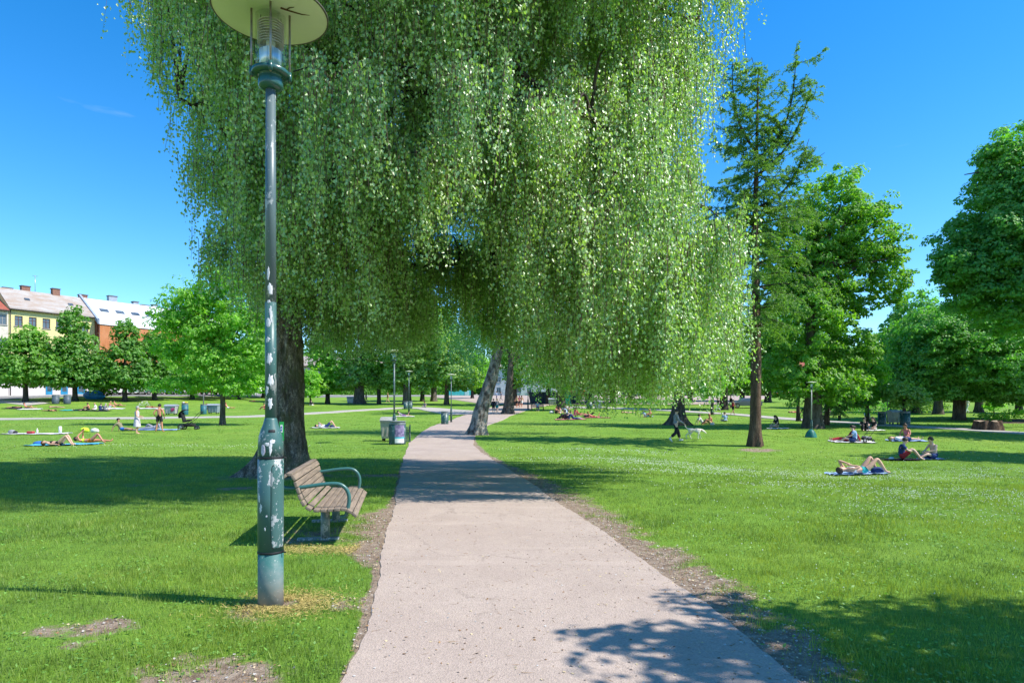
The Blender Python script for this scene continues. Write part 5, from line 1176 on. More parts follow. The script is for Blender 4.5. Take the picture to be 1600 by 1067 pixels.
COVER = dict(  # bone -> (from, to) covered, offset
    brief=({'pelwai': (0, .25), 'pelhi': (0, 1), 'hikn': (0, .13)}, .010), top=({'wache': (0, 0), 'waiche': (.45, 1), 'chenek': (0, .12), 'chesh': (0, .35)}, .010),
    vest=({'pelwai': (.2, 1), 'waiche': (0, 1), 'chenek': (0, .5), 'chesh': (0, .8)}, .014), tee=({'pelwai': (.1, 1), 'waiche': (0, 1), 'chenek': (0, .6), 'chesh': (0, 1), 'shel': (0, .62)}, .018),
    longsleeve=({'pelwai': (.1, 1), 'waiche': (0, 1), 'chenek': (0, .65), 'chesh': (0, 1), 'shel': (0, 1), 'elwr': (0, .9)}, .018),
    shorts=({'pelwai': (0, .45), 'pelhi': (0, 1), 'hikn': (0, .62)}, .020), pants=({'pelwai': (0, .45), 'pelhi': (0, 1), 'hikn': (0, 1), 'knan': (0, .9)}, .018))
def garment(kind, what):
    if what == 'baggy': return garment_skin(kind, what)
    key = (kind, what)
    if key in _PC: return _PC[key]
    me = body_mesh(kind, False); P = pose_dict(kind); cov, off = COVER[what]; seg = [(P[a], P[b], (a.rstrip('LR') if a[-1] in 'LR' else a) + (b.rstrip('LR') if b[-1] in 'LR' else b)) for a, b in BONES]
    def inside(p):
        best = None
        for a, b, k in seg:
            d = b - a; t = max(0, min(1, (p - a).dot(d) / d.length_squared)); q = (a + d * t - p).length
            if k in ('pelwai', 'waiche', 'pelhi'): q -= .055
            if k == 'hikn': q -= .03
            if best is None or q < best[0]: best = (q, k, t)
        r = cov.get(best[1]); return r is not None and r[0] - .001 <= best[2] <= r[1] + .001
    keep = [f for f in me.polygons if inside(f.center)]; vid = {}; vs = []; fs = []
    for f in keep:
        q = []
        for i in f.vertices:
            if i not in vid: v = me.vertices[i]; vid[i] = len(vs); vs.append(v.co + v.normal * off)
            q.append(vid[i])
        fs.append(q)
    n = len(vs); vin = [me.vertices[i].co + me.vertices[i].normal * .002 for i in vid]
    ed = {}
    for q in fs:
        for a, b in zip(q, q[1:] + q[:1]): ed[(a, b)] = 1
    rim = [(a, b, b + n, a + n) for (a, b) in ed if (b, a) not in ed]
    m2 = bpy.data.meshes.new(what); m2.from_pydata(vs + vin, [], fs + rim); m2.polygons.foreach_set('use_smooth', [True] * len(m2.polygons)); m2.update(); _PC[key] = m2; return m2
def garment_skin(kind, what):
    key = (kind, what)
    if key in _PC: return _PC[key]
    P = pose_dict(kind); N = {}; E = []; dn = {}
    if what in ('tee', 'vest', 'longsleeve'):
        N = {'low': (mid(P['pel'], P['wai'], .35), (.148, .128)), 'wai': (P['wai'], (.138, .122)), 'che': (P['che'], (.160, .132)), 'nk': (mid(P['che'], P['nek'], .62), .085)}; E = [('low', 'wai'), ('wai', 'che'), ('che', 'nk')]
        for s in 'LR':
            N['sh' + s] = (P['sh' + s], .070); E.append(('che', 'sh' + s))
            if what != 'vest': N['sl' + s] = (mid(P['sh' + s], P['el' + s], .75), .066); E.append(('sh' + s, 'sl' + s))
            if what == 'longsleeve': N['el' + s] = (P['el' + s], .054); N['cu' + s] = (mid(P['el' + s], P['wr' + s], .9), .042); E += [('sl' + s, 'el' + s), ('el' + s, 'cu' + s)]
        root = 'wai'
    elif what == 'top':
        N = {'a': (mid(P['wai'], P['che'], .72), (.150, .124)), 'b': (mid(P['che'], P['nek'], .12), (.150, .122))}; E = [('a', 'b')]; root = 'a'
    elif what in ('brief', 'shorts', 'pants', 'baggy'):
        N = {'w': (mid(P['pel'], P['wai'], .45 if what != 'brief' else .12), (.132, .118)), 'pel': (P['pel'], (.150, .130))}; E = [('w', 'pel')]; root = 'pel'
        for s in 'LR':
            f = {'brief': .10, 'shorts': .62, 'pants': 1, 'baggy': 1}[what]; k = P['hi' + s]
            N['hi' + s] = (k, .106); N['e' + s] = (mid(k, P['kn' + s], f), .09 if what != 'baggy' else .10); E += [('pel', 'hi' + s), ('hi' + s, 'e' + s)]
            if what in ('pants', 'baggy'): N['c' + s] = (mid(P['kn' + s], P['an' + s], .78 if what == 'baggy' else .92), .095 if what == 'baggy' else .056); E.append(('e' + s, 'c' + s))
    me = skin_mesh(what, N, E, root); _PC[key] = me; return me
def dress_mesh():
    mb = MB(); n = 24; vs = []; prof = [(.46, .27, .21), (.62, .25, .19), (.80, .22, .165), (.95, .19, .15), (1.10, .145, .12), (1.28, .175, .135), (1.40, .18, .12), (1.455, .10, .08)]
    for z, a, b in prof:
        for k in range(n): t = 2 * PI * k / n; f = 1 + (.05 * math.sin(t * 7) if z < .9 else 0); vs.append((b * f * math.cos(t), a * f * math.sin(t), z))
    mb.add(vs, [(i * n + k, i * n + (k + 1) % n, (i + 1) * n + (k + 1) % n, (i + 1) * n + k) for i in range(len(prof) - 1) for k in range(n)], None, True); return mb.mesh('dress')
def hair_mesh(kind, style):
    key = (kind, 'hair', style)
    if key in _PC: return _PC[key]
    P = pose_dict(kind); fd = P['face'].normalized(); ax = (P['hed'] - P['nek']).normalized(); sd_ = fd.cross(ax).normalized(); fd = ax.cross(sd_).normalized() * -1 if False else sd_.cross(ax).normalized() * -1
    if fd.dot(P['face']) < 0: fd = -fd
    H = P['hed']; mb = MB(); n = 14; vs = []; fs = []; m_ = 8
    for i in range(m_ + 1):
        ph = PI * .66 * i / m_
        for k in range(n):
            a = 2 * PI * k / n; c = math.cos(a); cut = 1.0 - .52 * max(0, c) ** 1.5  # hairline higher on the face side
            p2 = ph * cut; r = .112 * (1 + .05 * math.sin(a * 5 + i)); vs.append(H + ax * (.03 + r * math.cos(p2) * 1.05) + fd * (r * math.sin(p2) * c - .008) + sd_ * (r * math.sin(p2) * math.sin(a) * .94))
    for i in range(m_):
        for k in range(n): fs.append((i * n + k, i * n + (k + 1) % n, (i + 1) * n + (k + 1) % n, (i + 1) * n + k))
    mb.add(vs, fs, None, True)
    if style == 'long': mb.tube([H - fd * .07 + ax * .03, H - fd * .105 - ax * .08, P['che'].lerp(P['nek'], .5) - fd * .12, P['che'] - fd * .13], [.075, .082, .075, .035], None, 10)
    if style == 'bun': mb.ell(H + ax * .13 - fd * .04, (.045, .045, .045), None, 8)
    me = mb.mesh('hair'); _PC[key] = me; return me
def setmat(o, m):
    while len(o.data.materials) < 1: o.data.materials.append(None)
    o.material_slots[0].link = 'OBJECT'; o.material_slots[0].material = m; return o
PG = 'people spending the sunny day in the park'
def person(px, row, pose, face, label, sk=0, top=None, tc='white', bot='shorts', bc='navy', hair='brown', style='short', h=1.0, near=False, shoes=None, pos=None, up=0, group=PG):
    p = pos or at(px, row); p = p.copy(); p.z += up; t = thing('person', label, 'person', p, math.radians(face), group, h)
    setmat(link('body', body_mesh(pose, near), t), skin(sk))
    if top == 'dress': setmat(link('dress', dress_mesh(), t), cloth(tc))
    elif top: setmat(link({'tee': 'shirt', 'longsleeve': 'shirt', 'vest': 'vest', 'top': 'bikini_top'}[top], garment(pose, top), t), cloth(tc))
    if bot: setmat(link({'brief': 'swim_briefs', 'shorts': 'shorts', 'pants': 'trousers', 'baggy': 'trousers'}[bot], garment(pose, bot), t), cloth(bc))
    if hair: setmat(link('hair', hair_mesh(pose, style), t), hairm(hair))
    if shoes:
        P = pose_dict(pose)
        for s in 'LR':
            a, b = P['an' + s], P['to' + s]; d = (b - a); mb = MB(); mb.tube([a - d * .25 + V3(0, 0, -.03), mid(a, b, .5) + V3(0, 0, -.02), b + d * .25], [.045, .047, .032], cloth(shoes), 8); mb.build('shoe', t)
    return t
def towel(px, row, w, d, rot, c, label, fold=.012, name='towel', cat='towel', c2=None, pos=None):
    p = pos or at(px, row); rot = math.radians(rot); t = None; vs = []; n, m_ = 12, 8; ca, sa = math.cos(rot), math.sin(rot)
    for i in range(n + 1):
        for k in range(m_ + 1):
            u, v = (i / n - .5) * w, (k / m_ - .5) * d; u *= 1 + .03 * math.sin(k * 2.1); x, y = u * ca - v * sa, u * sa + v * ca
            vs.append((x, y, gz(p.x + x, p.y + y) - p.z + .045 + fold * math.sin(i * 1.7 + k) + fold * math.cos(k * 2.3)))
    f = [(i * (m_ + 1) + k, (i + 1) * (m_ + 1) + k, (i + 1) * (m_ + 1) + k + 1, i * (m_ + 1) + k + 1) for i in range(n) for k in range(m_)]
    vs2 = [(x, y, z - .02) for x, y, z in vs]; N_ = len(vs); f2 = [tuple(N_ + q for q in r)[::-1] for r in f]
    mb = MB(); mb.add(vs + vs2, f + f2, cloth(c), True); o = mb.build(name, None, p); tag(o, label, cat, 'towels and blankets on the grass'); return o
def bag(px, row, c, label, s=.3, name='bag', off=(0, 0), cat='bag'):
    p = at(px, row); p = Vector((p.x + off[0], p.y + off[1], gz(p.x + off[0], p.y + off[1]))); mb = MB(); mb.ell((0, 0, s * .28), (s * .6, s * .4, s * .36), cloth(c), 12); mb.ell((s * .3, .02, s * .2), (s * .3, s * .28, s * .22), cloth(c), 10)
    tag(mb.build(name, None, p), label, cat, 'bags lying on the grass')
def lying(px0, px1, row): # middle of a lying figure
    a = at((px0 + px1) / 2, row); return a

# right, nearest
towel(1340, 741, 1.75, .7, 4, 'lightblue', 'pale blue towel under the sunbather in the turquoise bikini')
person(1347, 741, 'lie_knees_arms', 6, 'woman in a turquoise bikini sunbathing on her back, knees up, arm over her face', 0, 'top', 'white', 'brief', 'teal', 'brown', near=True, up=.03)
bag(1371, 740, 'navy', 'dark bag and folded clothes at the feet of the turquoise bikini sunbather', .34)
towel(1408, 719, 1.3, .8, -5, 'black', 'black blanket under the man in the blue t-shirt')
person(1408, 719, 'sit_knees', -25, 'man in a dark blue t-shirt sitting on a black blanket with his knees drawn up', 1, 'tee', 'navy', 'shorts', 'red', 'brown', near=True, up=.03)
towel(1456, 718, .9, .6, 0, 'lightblue', 'light blue mat under the bare chested sitting man')
person(1459, 718, 'sit_side', 190, 'bare chested man sitting on a light blue mat, facing the man in blue', 1, None, 'white', 'shorts', 'navy', 'brown', near=True, up=.03)
bag(1393, 718.5, 'white', 'small pale bag at the left end of the black blanket', .2)
towel(1418, 689, 2.0, .8, 0, 'lightblue', 'pale towel beneath the lying woman behind the seated men')
person(1412, 689, 'lie', 0, 'person in white top lying stretched out on a pale towel behind the seated men', 0, 'tee', 'white', 'shorts', 'navy', 'blond', up=.03)
person(1416, 687, 'sit_cross', 215, 'tanned woman sitting upright beside the stretched out person in white', 3, 'top', 'pink', 'brief', 'pink', 'brown', 'bun')
towel(1332, 691, 2.2, 1.0, 0, 'white', 'white blanket under the pair with the red and light blue tops')
person(1325, 690.5, 'sit_lean', 170, 'dark haired person in red top and red trousers leaning back on the white blanket', 2, 'longsleeve', 'red', 'pants', 'red', 'dark', up=.03)
person(1336, 691.5, 'sit_side', 150, 'person in light blue shirt sitting with their back turned on the white blanket', 1, 'tee', 'lightblue', 'shorts', 'navy', 'dark', up=.03)
person(1350, 673, 'sit_knees', 250, 'dark haired person in black sitting by the slim tree trunk', 1, 'tee', 'black', 'pants', 'black', 'dark')
person(1366, 672, 'sit_cross', 200, 'person in black top and white skirt sitting on a white towel', 1, 'tee', 'black', 'shorts', 'white', 'dark', 'long')
towel(1367, 673, 1.3, .7, 0, 'white', 'small white towel under the person in the black top')
person(1214, 668.5, 'sit_cross', 190, 'lone long haired person in black sitting between the larch and the maple', 1, 'tee', 'black', 'shorts', 'tan', 'dark', 'long'); towel(1217, 670, 1.4, .7, 0, 'white', 'pale towel under the lone long haired person')
person(1133, 659, 'sit_cross', 90, 'person in pale blue shirt seen from behind, sitting alone near the larch', 1, 'tee', 'lightblue', 'shorts', 'grey', 'brown')
person(1098, 663, 'sit_lean', 0, 'person in white t-shirt and cap leaning back on the grass right of the birch tips', 1, 'tee', 'white', 'shorts', 'tan', 'dark'); person(1111, 663.5, 'sit_knees', 185, 'sun tanned person sitting opposite the one in the white t-shirt', 3, None, 'tan', 'shorts', 'tan', 'blond'); bag(1113, 664, 'white', 'white bag by the sun tanned sitter', .3)
person(1145, 649, 'walk', 20, 'person in red top and black shorts walking on the cross path left of the larch', 2, 'vest', 'red', 'shorts', 'black', 'dark'); person(1142, 638, 'stand', 200, 'person in dark clothes standing beside the grey parked car', 1, 'longsleeve', 'black', 'pants', 'navy', 'dark')
person(1122, 643, 'walk', 180, 'walker in white trousers on the cross path under the birch tips', 1, 'tee', 'black', 'pants', 'white', 'brown')
person(1241, 645, 'lie', 15, 'distant sunbather lying on the grass left of the post with the round disc', 3, None, 'tan', 'brief', 'red', 'brown')
person(1290, 651, 'sit_chair', 0, 'cyclist in dark blue shirt beyond the far bench', 1, 'tee', 'navy', 'shorts', 'navy', 'dark', up=.75); bicycle(1291, 652.5, .1, 'bicycle ridden past behind the far bench'); person(1281, 652, 'stand', 180, 'person in light clothes standing left of the far bench', 1, 'tee', 'tan', 'shorts', 'tan', 'brown')
person(1354, 655, 'sit_cross', 270, 'person in light blue sitting behind the slim tree trunk', 1, 'tee', 'lightblue', 'shorts', 'navy', 'brown')
person(1505, 646, 'walk', 190, 'dark haired walker right of the forked trunk', 2, 'tee', 'black', 'pants', 'black', 'red'); person(1511, 646, 'walk', 190, 'walker in white clothes right of the forked trunk', 1, 'tee', 'white', 'pants', 'white', 'red')
# centre
pw = at(1056, 690); person(1056, 690, 'walkdog', 5, 'walker in grey top and wide dark trousers leading a white dog', 1, 'longsleeve', 'grey', 'baggy', 'black', 'brown', near=True, shoes='white')
towel(892, 655.5, 3.0, 1.2, 0, 'pink', 'reddish blanket under the group beside the blue parasol pushchair')
person(884, 655.5, 'sit_knees', 190, 'person in black and white sitting with knees up beside the parasol pushchair', 1, 'longsleeve', 'black', 'pants', 'black', 'dark'); person(896, 655.5, 'sit_lean', 10, 'person in bright navy shirt leaning back on the reddish blanket', 1, 'longsleeve', 'navy', 'pants', 'navy', 'brown'); person(889, 654.5, 'sit_knees', 200, 'third person in grey and navy of the group on the reddish blanket', 1, 'tee', 'grey', 'pants', 'navy', 'dark')
bag(905, 655.5, 'grey', 'grey bag to the right of the person in bright navy', .4)
person(868, 646, 'sit_knees', 330, 'sun tanned bare chested person sitting left behind the blue parasol', 3, None, 'tan', 'shorts', 'black', 'brown'); person(876, 646.5, 'sit_cross', 180, 'tanned person in bikini sitting behind the blue parasol', 3, 'top', 'white', 'brief', 'white', 'dark'); person(886, 645.5, 'sit_lean', 200, 'pale person leaning back right behind the blue parasol', 0, None, 'tan', 'shorts', 'white', 'brown')
bag(862, 646, 'white', 'white bag left of the sun tanned bare chested sitter', .5)
person(898, 648, 'sit_cross', 20, 'left person of the pair in pink on a pink blanket', 3, 'vest', 'pink', 'shorts', 'pink', 'dark'); person(904, 648, 'sit_lean', 10, 'right person of the pair in red on a pink blanket', 3, 'top', 'red', 'brief', 'red', 'brown'); towel(903, 648.5, 3.0, 1.0, 0, 'pink', 'pink blanket under the pair in pink and red')
person(927, 652.5, 'prone_up', 5, 'red haired sunbather lying on the front beside a black dog', 3, None, 'tan', 'brief', 'red', 'red'); towel(934, 652.8, 2.6, .8, 0, 'pink', 'pale pink towel under the red haired sunbather')
person(981, 645.5, 'lie', 10, 'distant sunbather lying flat below the birch tips', 0, None, 'tan', 'brief', 'white', 'blond'); person(1009, 652, 'sit_lean', 20, 'person in light blue top half hidden by hanging birch leaves', 1, 'tee', 'lightblue', 'pants', 'lightblue', 'dark'); person(1017, 652, 'sit_knees', 190, 'tanned person sitting half hidden by hanging birch leaves', 3, None, 'tan', 'shorts', 'tan', 'blond')
person(771, 646.2, 'walk', 90, 'person in black dress like top and shorts walking away beside the leaning birch', 1, 'longsleeve', 'black', 'shorts', 'black', 'dark'); person(776.5, 645.8, 'walk', 90, 'person in grey top and teal shorts walking away beside the leaning birch', 1, 'longsleeve', 'grey', 'shorts', 'teal', 'blond')
for px, lab, tc_, bc_ in ((807.5, 'left walker of three on the path, with black shorts', 'tan', 'black'), (811.5, 'middle walker of three on the path, dark haired in pink', 'pink', 'black'), (815, 'right walker of three on the path, in white shorts', 'tan', 'white')): person(px, 637.5 - .4 * (px > 810), 'walk', 260, lab, 3, 'vest', tc_, 'shorts', bc_, 'dark', 'long')
person(840, 642, 'sit_chair', 270, 'person in light blue sitting on the small bench at the square', 1, 'tee', 'lightblue', 'pants', 'navy', 'brown', up=.36)
person(664, 636.5, 'sit_cross', 250, 'person in dark clothes sitting cross legged by the far end of the side path', 2, 'tee', 'grey', 'pants', 'grey', 'dark'); person(572, 629.5, 'walk', 10, 'jogger in dark clothes between the thick trunk and the slim black trunk', 1, 'tee', 'black', 'shorts', 'navy', 'dark'); person(606, 629.5, 'walk', 200, 'walker in orange top right of the slim black trunk', 1, 'tee', 'tan', 'shorts', 'tan', 'blond')
person(776, 626, 'stand', 180, 'person in blue shirt standing on the square behind the walking pair', 1, 'tee', 'lightblue', 'pants', 'navy', 'dark'); person(783, 627, 'walk', 180, 'person in dark clothes on the square behind the walking pair', 1, 'tee', 'navy', 'pants', 'grey', 'brown')
towel(633, 651, 2.0, .9, 5, 'white', 'white towel under the person lying on the front behind the first bins'); person(630, 650.5, 'prone_up', 12, 'person in purple shorts and grey top lying on the front with one foot raised', 0, 'tee', 'grey', 'shorts', 'purple', 'dark')
towel(508, 669, 2.0, .8, 3, 'white', 'white towel under the man in navy shorts right of the birch trunk'); person(510, 668.5, 'lie_knees_arms', 5, 'man in white top and navy shorts lying on his back, one knee raised', 0, 'tee', 'white', 'shorts', 'navy', 'dark', up=.03); bag(519, 668, 'navy', 'navy bag by the feet of the man in navy shorts', .32)
# left
towel(98, 695.5, 3.3, 1.0, 3, 'cyan', 'bright blue towel under the two women sunbathing side by side'); person(92, 696.5, 'lie_knees', 2, 'pale woman in dark bikini lying with both knees raised beside a blue cap', 0, 'top', 'black', 'brief', 'black', 'red', near=True, up=.03)
p = at(63, 694.5); mb = MB(); mb.ell((0, 0, .07), (.33, .24, .11), cloth('blue'), 14); mb.ell((.2, 0, .05), (.26, .2, .05), surf('deep blue', (.01, .03, .45), None, 9, .8), 12); tag(mb.build('cushion', None, p), 'deep blue cushion beside the head of the pale sunbather', 'cushion')
person(142, 692.5, 'lie_phone', 4, 'woman in neon yellow top and orange shorts lying down holding up a phone', 3, 'top', 'neon', 'brief', 'orange', 'brown', near=True, up=.03)
pph = at(142, 692.5); tag(MB().box((0, 0, 0), (.02, .09, .16), M_BLACK, (0, .5, 0), .004).build('phone', None, (pph.x - .40, pph.y, pph.z + .66)), 'small phone held up by the woman in neon yellow', 'phone')
towel(56, 678.5, 3.9, 1.0, -1, 'white', 'long white picnic blanket with bottles and food boxes on it'); 
def bottles():
    for dx, c, l, hh in ((-.35, 'red', 'red snack box on the white picnic blanket', 0), (.05, 'white', 'white bottle beside the snack box', 1), (1.45, 'white', 'tall white cup at the right end of the picnic blanket', 2), (-1.5, 'grey', 'grey bag at the left end of the picnic blanket', 3)):
        p = at(56, 678.5); x, y = p.x + dx, p.y + .05; b = MB(); z = gz(x, y) + .05
        if hh in (1, 2): b.lathe([(.05 + .03 * (hh == 2), 0), (.05 + .04 * (hh == 2), .2 + .1 * (hh == 2)), (.02 + .06 * (hh == 2), .27 + .1 * (hh == 2)), (.02 + .05 * (hh == 2), .32 + .1 * (hh == 2))], cloth(c), 12)
        elif hh == 0: b.box((0, 0, .07), (.36, .22, .13), cloth(c), None, .01).box((.02, .0, .145), (.30, .2, .02), cloth('tan'))
        else: b.ell((0, 0, .1), (.22, .16, .13), cloth(c), 10).ell((.2, 0, .07), (.16, .12, .09), cloth('black'), 10)
        tag(b.build(('snack_box', 'bottle', 'cup', 'bag')[hh], None, (x, y, z)), l, ('box', 'bottle', 'cup', 'bag')[hh])
bottles()
bag(132, 675, 'neon', 'yellow green bag on the grass behind the woman with the phone', .48); bag(148, 675.5, 'white', 'white and pink bag right of the yellow green one', .42)
person(191, 673.5, 'sit_lean', -8, 'man in grey t-shirt and blue shorts with sunglasses leaning back on his hands', 2, 'tee', 'olive', 'shorts', 'blue', 'dark', near=True); pg = at(191, 673.5)
person(214, 678, 'stand_talk', 20, 'grey blond woman standing in a pale lilac dress, seen from the side', 0, 'dress', 'lilac', None, 'white', 'grey', h=.97, near=True)
person(249, 675, 'stand_hips', 95, 'shirtless man in black shorts standing with his back turned', 3, None, 'tan', 'shorts', 'black', 'dark', near=True, h=1.02)
towel(238, 672, 3.2, 1.1, 0, 'lightblue', 'pale blue blanket on the grass beside the shirtless standing man'); person(240, 671.5, 'side_up', 185, 'person in grey lying on their side on the pale blue blanket', 2, 'longsleeve', 'grey', 'pants', 'grey', 'brown', up=.03)
for args in ((44, 638, 'side_up', 5, 'red skinned sunbather propped up beneath the bright round linden', 3, None, 'tan', 'brief', 'black', 'red'), (24, 637.5, 'lie', 180, 'dark clothed person lying left of the red skinned sunbather', 3, 'vest', 'black', 'shorts', 'black', 'dark'),
             (78, 642.5, 'prone', 175, 'sunbather in black briefs lying on the front on the far lawn', 3, None, 'tan', 'brief', 'black', 'brown'), (88, 637, 'prone', 5, 'pale sunbather lying on the front below the slate bins', 0, None, 'tan', 'brief', 'tan', 'blond'),
             (126, 641.5, 'lie', 180, 'person in black trousers lying with feet to the left', 1, 'tee', 'black', 'pants', 'black', 'dark'), (139, 640.5, 'sit_knees', 200, 'bare backed person sitting beside the one in black trousers', 3, None, 'tan', 'shorts', 'black', 'brown'), (150, 640.8, 'sit_cross', 200, 'person in white sitting in the middle of the far left group', 1, 'tee', 'white', 'shorts', 'white', 'blond'),
             (157, 641.5, 'sit_cross', 100, 'person in navy shirt sitting with the back turned', 1, 'tee', 'navy', 'shorts', 'navy', 'brown'), (164, 641.5, 'sit_cross', 80, 'person in grey shirt sitting right of the navy shirt', 1, 'tee', 'grey', 'shorts', 'grey', 'grey'),
             (171, 637.5, 'sit_knees', 10, 'fair haired person sitting up behind the navy and grey shirts', 3, None, 'tan', 'shorts', 'white', 'blond'), (184, 634.5, 'side_up', 0, 'tanned person propped up on the grass under the smaller linden', 3, None, 'tan', 'brief', 'tan', 'brown'),
             (238, 637, 'lie', 10, 'sunbather lying behind the shirtless man', 3, None, 'tan', 'brief', 'red', 'brown'), (356, 638.5, 'sit_lean', 0, 'sunbather sitting up right of the walnut trunk', 3, None, 'tan', 'shorts', 'white', 'red'), (397, 627.5, 'lie', 0, 'far sunbather lying left of the lamp post', 3, None, 'tan', 'brief', 'red', 'brown'),
             (414, 640, 'sit_knees', 180, 'sunbather sitting just left of the lamp post pole', 3, 'top', 'red', 'brief', 'red', 'brown'), (486, 634, 'sit_cross', 90, 'person in dark shirt beneath the small round young tree', 1, 'tee', 'black', 'shorts', 'white', 'dark'), (321, 641, 'sit_knees', 0, 'sunbather sitting between the metal post and the container', 3, None, 'tan', 'shorts', 'red', 'red')):
    person(*args)
for px, row, w_, c, l in ((46, 639.5, 2.6, 'white', 'white towel under the red skinned sunbather'), (22, 638.5, 2.6, 'black', 'dark blanket at the left edge of the far lawn'), (110, 641.3, 2.2, 'teal', 'teal towel left of the person in black trousers'), (176, 638.5, 2.6, 'white', 'pale towel under the fair haired person'), (145, 642, 4.0, 'black', 'dark blanket under the far left group'), (236, 638.5, 3.5, 'white', 'white towel under the sunbather behind the shirtless man')):
    towel(px, row, w_, 1.1, 0, c, l)
# market crowd at the back of the square
for i, (px, row, tc_, lab) in enumerate(((866, 619, 'orange', 'person in orange standing behind the dark container'), (881, 619, 'lightblue', 'person in light blue above the green cabinet'), (889, 620, 'white', 'person in white at the left of the bright stall'), (901, 621, 'yellow', 'person in yellow before the market stall'), (908, 621, 'red', 'person in red before the market stall'), (915, 629, 'pink', 'person in pink walking across the square'), (945, 627, 'black', 'tall person in black at the back of the square'), (923, 628, 'grey', 'person in grey beside the back tree of the square'))):
    person(px, row, 'walk' if i % 2 else 'stand', 180 + 40 * i, lab, 3, 'tee', tc_, 'pants', 'navy' if i % 2 else 'grey', 'dark')

# ---- dogs
def dog(px, row, face, label, m, lead_to=None, lying_=False, sc=1.0):
    p = at(px, row); t = thing('dog', label, 'dog', p, math.radians(face), None, sc); N = {}; E = []
    if not lying_:
        N = {'rump': ((-.30, 0, .50), (.095, .11)), 'belly': ((-.08, 0, .48), (.09, .10)), 'chest': ((.18, 0, .46), (.105, .145)), 'neck': ((.34, 0, .50), (.065, .075)), 'skull': ((.48, 0, .42), (.062, .065)), 'muz': ((.58, 0, .33), (.036, .038)), 'nose': ((.62, 0, .29), .024),
             't1': ((-.40, 0, .56), .03), 't2': ((-.50, 0, .64), .022), 't3': ((-.56, 0, .74), .016), 't4': ((-.52, 0, .80), .012)}
        E = [('rump', 'belly'), ('belly', 'chest'), ('chest', 'neck'), ('neck', 'skull'), ('skull', 'muz'), ('muz', 'nose'), ('rump', 't1'), ('t1', 't2'), ('t2', 't3'), ('t3', 't4')]
        for s, y in (('L', .08), ('R', -.08)):
            f = .10 if s == 'L' else -.06; b = -.12 if s == 'L' else .10
            N.update({'el' + s: ((.20 + f * .2, y, .34), .05), 'wr' + s: ((.20 + f * .8, y, .18), .027), 'fp' + s: ((.20 + f, y, .035), .024), 'ft' + s: ((.26 + f, y, .022), .026), 'st' + s: ((-.24 + b * .3, y, .34), (.06, .075)), 'ho' + s: ((-.38 + b * .8, y, .20), .027), 'hp' + s: ((-.34 + b, y, .035), .023), 'ht' + s: ((-.28 + b, y, .022), .025)})
            E += [('chest', 'el' + s), ('el' + s, 'wr' + s), ('wr' + s, 'fp' + s), ('fp' + s, 'ft' + s), ('rump', 'st' + s), ('st' + s, 'ho' + s), ('ho' + s, 'hp' + s), ('hp' + s, 'ht' + s)]
    else:
        N = {'rump': ((-.30, 0, .12), (.11, .11)), 'belly': ((-.05, 0, .13), (.10, .10)), 'chest': ((.20, 0, .17), (.10, .13)), 'neck': ((.32, 0, .28), .07), 'skull': ((.42, 0, .38), .065), 'muz': ((.54, 0, .36), .035), 't1': ((-.42, .05, .07), .03), 't2': ((-.62, .1, .04), .018)}
        E = [('rump', 'belly'), ('belly', 'chest'), ('chest', 'neck'), ('neck', 'skull'), ('skull', 'muz'), ('rump', 't1'), ('t1', 't2')]
        for s, y in (('L', .09), ('R', -.09)): N.update({'a' + s: ((.30, y, .06), .035), 'b' + s: ((.50, y, .035), .028), 'c' + s: ((-.16, y * 1.5, .09), .06), 'd' + s: ((.0, y * 1.7, .03), .028)}); E += [('chest', 'a' + s), ('a' + s, 'b' + s), ('rump', 'c' + s), ('c' + s, 'd' + s)]
    me = skin_mesh('dog', N, E, 'belly'); mb = MB(); mb.add([v.co.copy() for v in me.vertices], [list(q.vertices) for q in me.polygons], m, True)
    k = N['skull'][0]
    for s in (-1, 1): mb.ell((k[0] - .03, s * .06, k[2] + .03), (.022, .014, .055), m, 8, (s * .5, .3, 0))
    mb.ell((N['muz'][0][0] + .055, 0, N['muz'][0][2] - .01), (.014, .016, .014), M_BLACK, 6); mb.build('body', t)
    return t
fur = surf('white fur', (.78, .74, .64), (.62, .57, .46), 12, .9, .5, 60, .01)
dg = dog(1086, 685.5, -6, 'slim white dog on a lead sniffing the grass ahead of the walker', fur); MB().lathe([(.075, -.015), (.08, 0), (.075, .015)], cloth('red'), 14, (.33, 0, .49), closed=True).build('collar', dg)
dp = at(1086, 685.5); wx = pw + Vector((.47, .05, 1.0)); c1 = dp + Vector((.30, -.03, .52))
tag(MB().tube([wx, wx.lerp(c1, .3) - Vector((0, 0, .08)), wx.lerp(c1, .65) - Vector((0, 0, .1)), c1], .009, cloth('black'), 6).build('dog_lead'), 'thin dark lead running from the walker to the white dog', 'dog lead')
dog(919, 652.2, 10, 'black dog lying on the shaded grass beside the red haired sunbather', surf('black fur', (.02, .02, .02), None, 12, .9), lying_=True, sc=1.3)
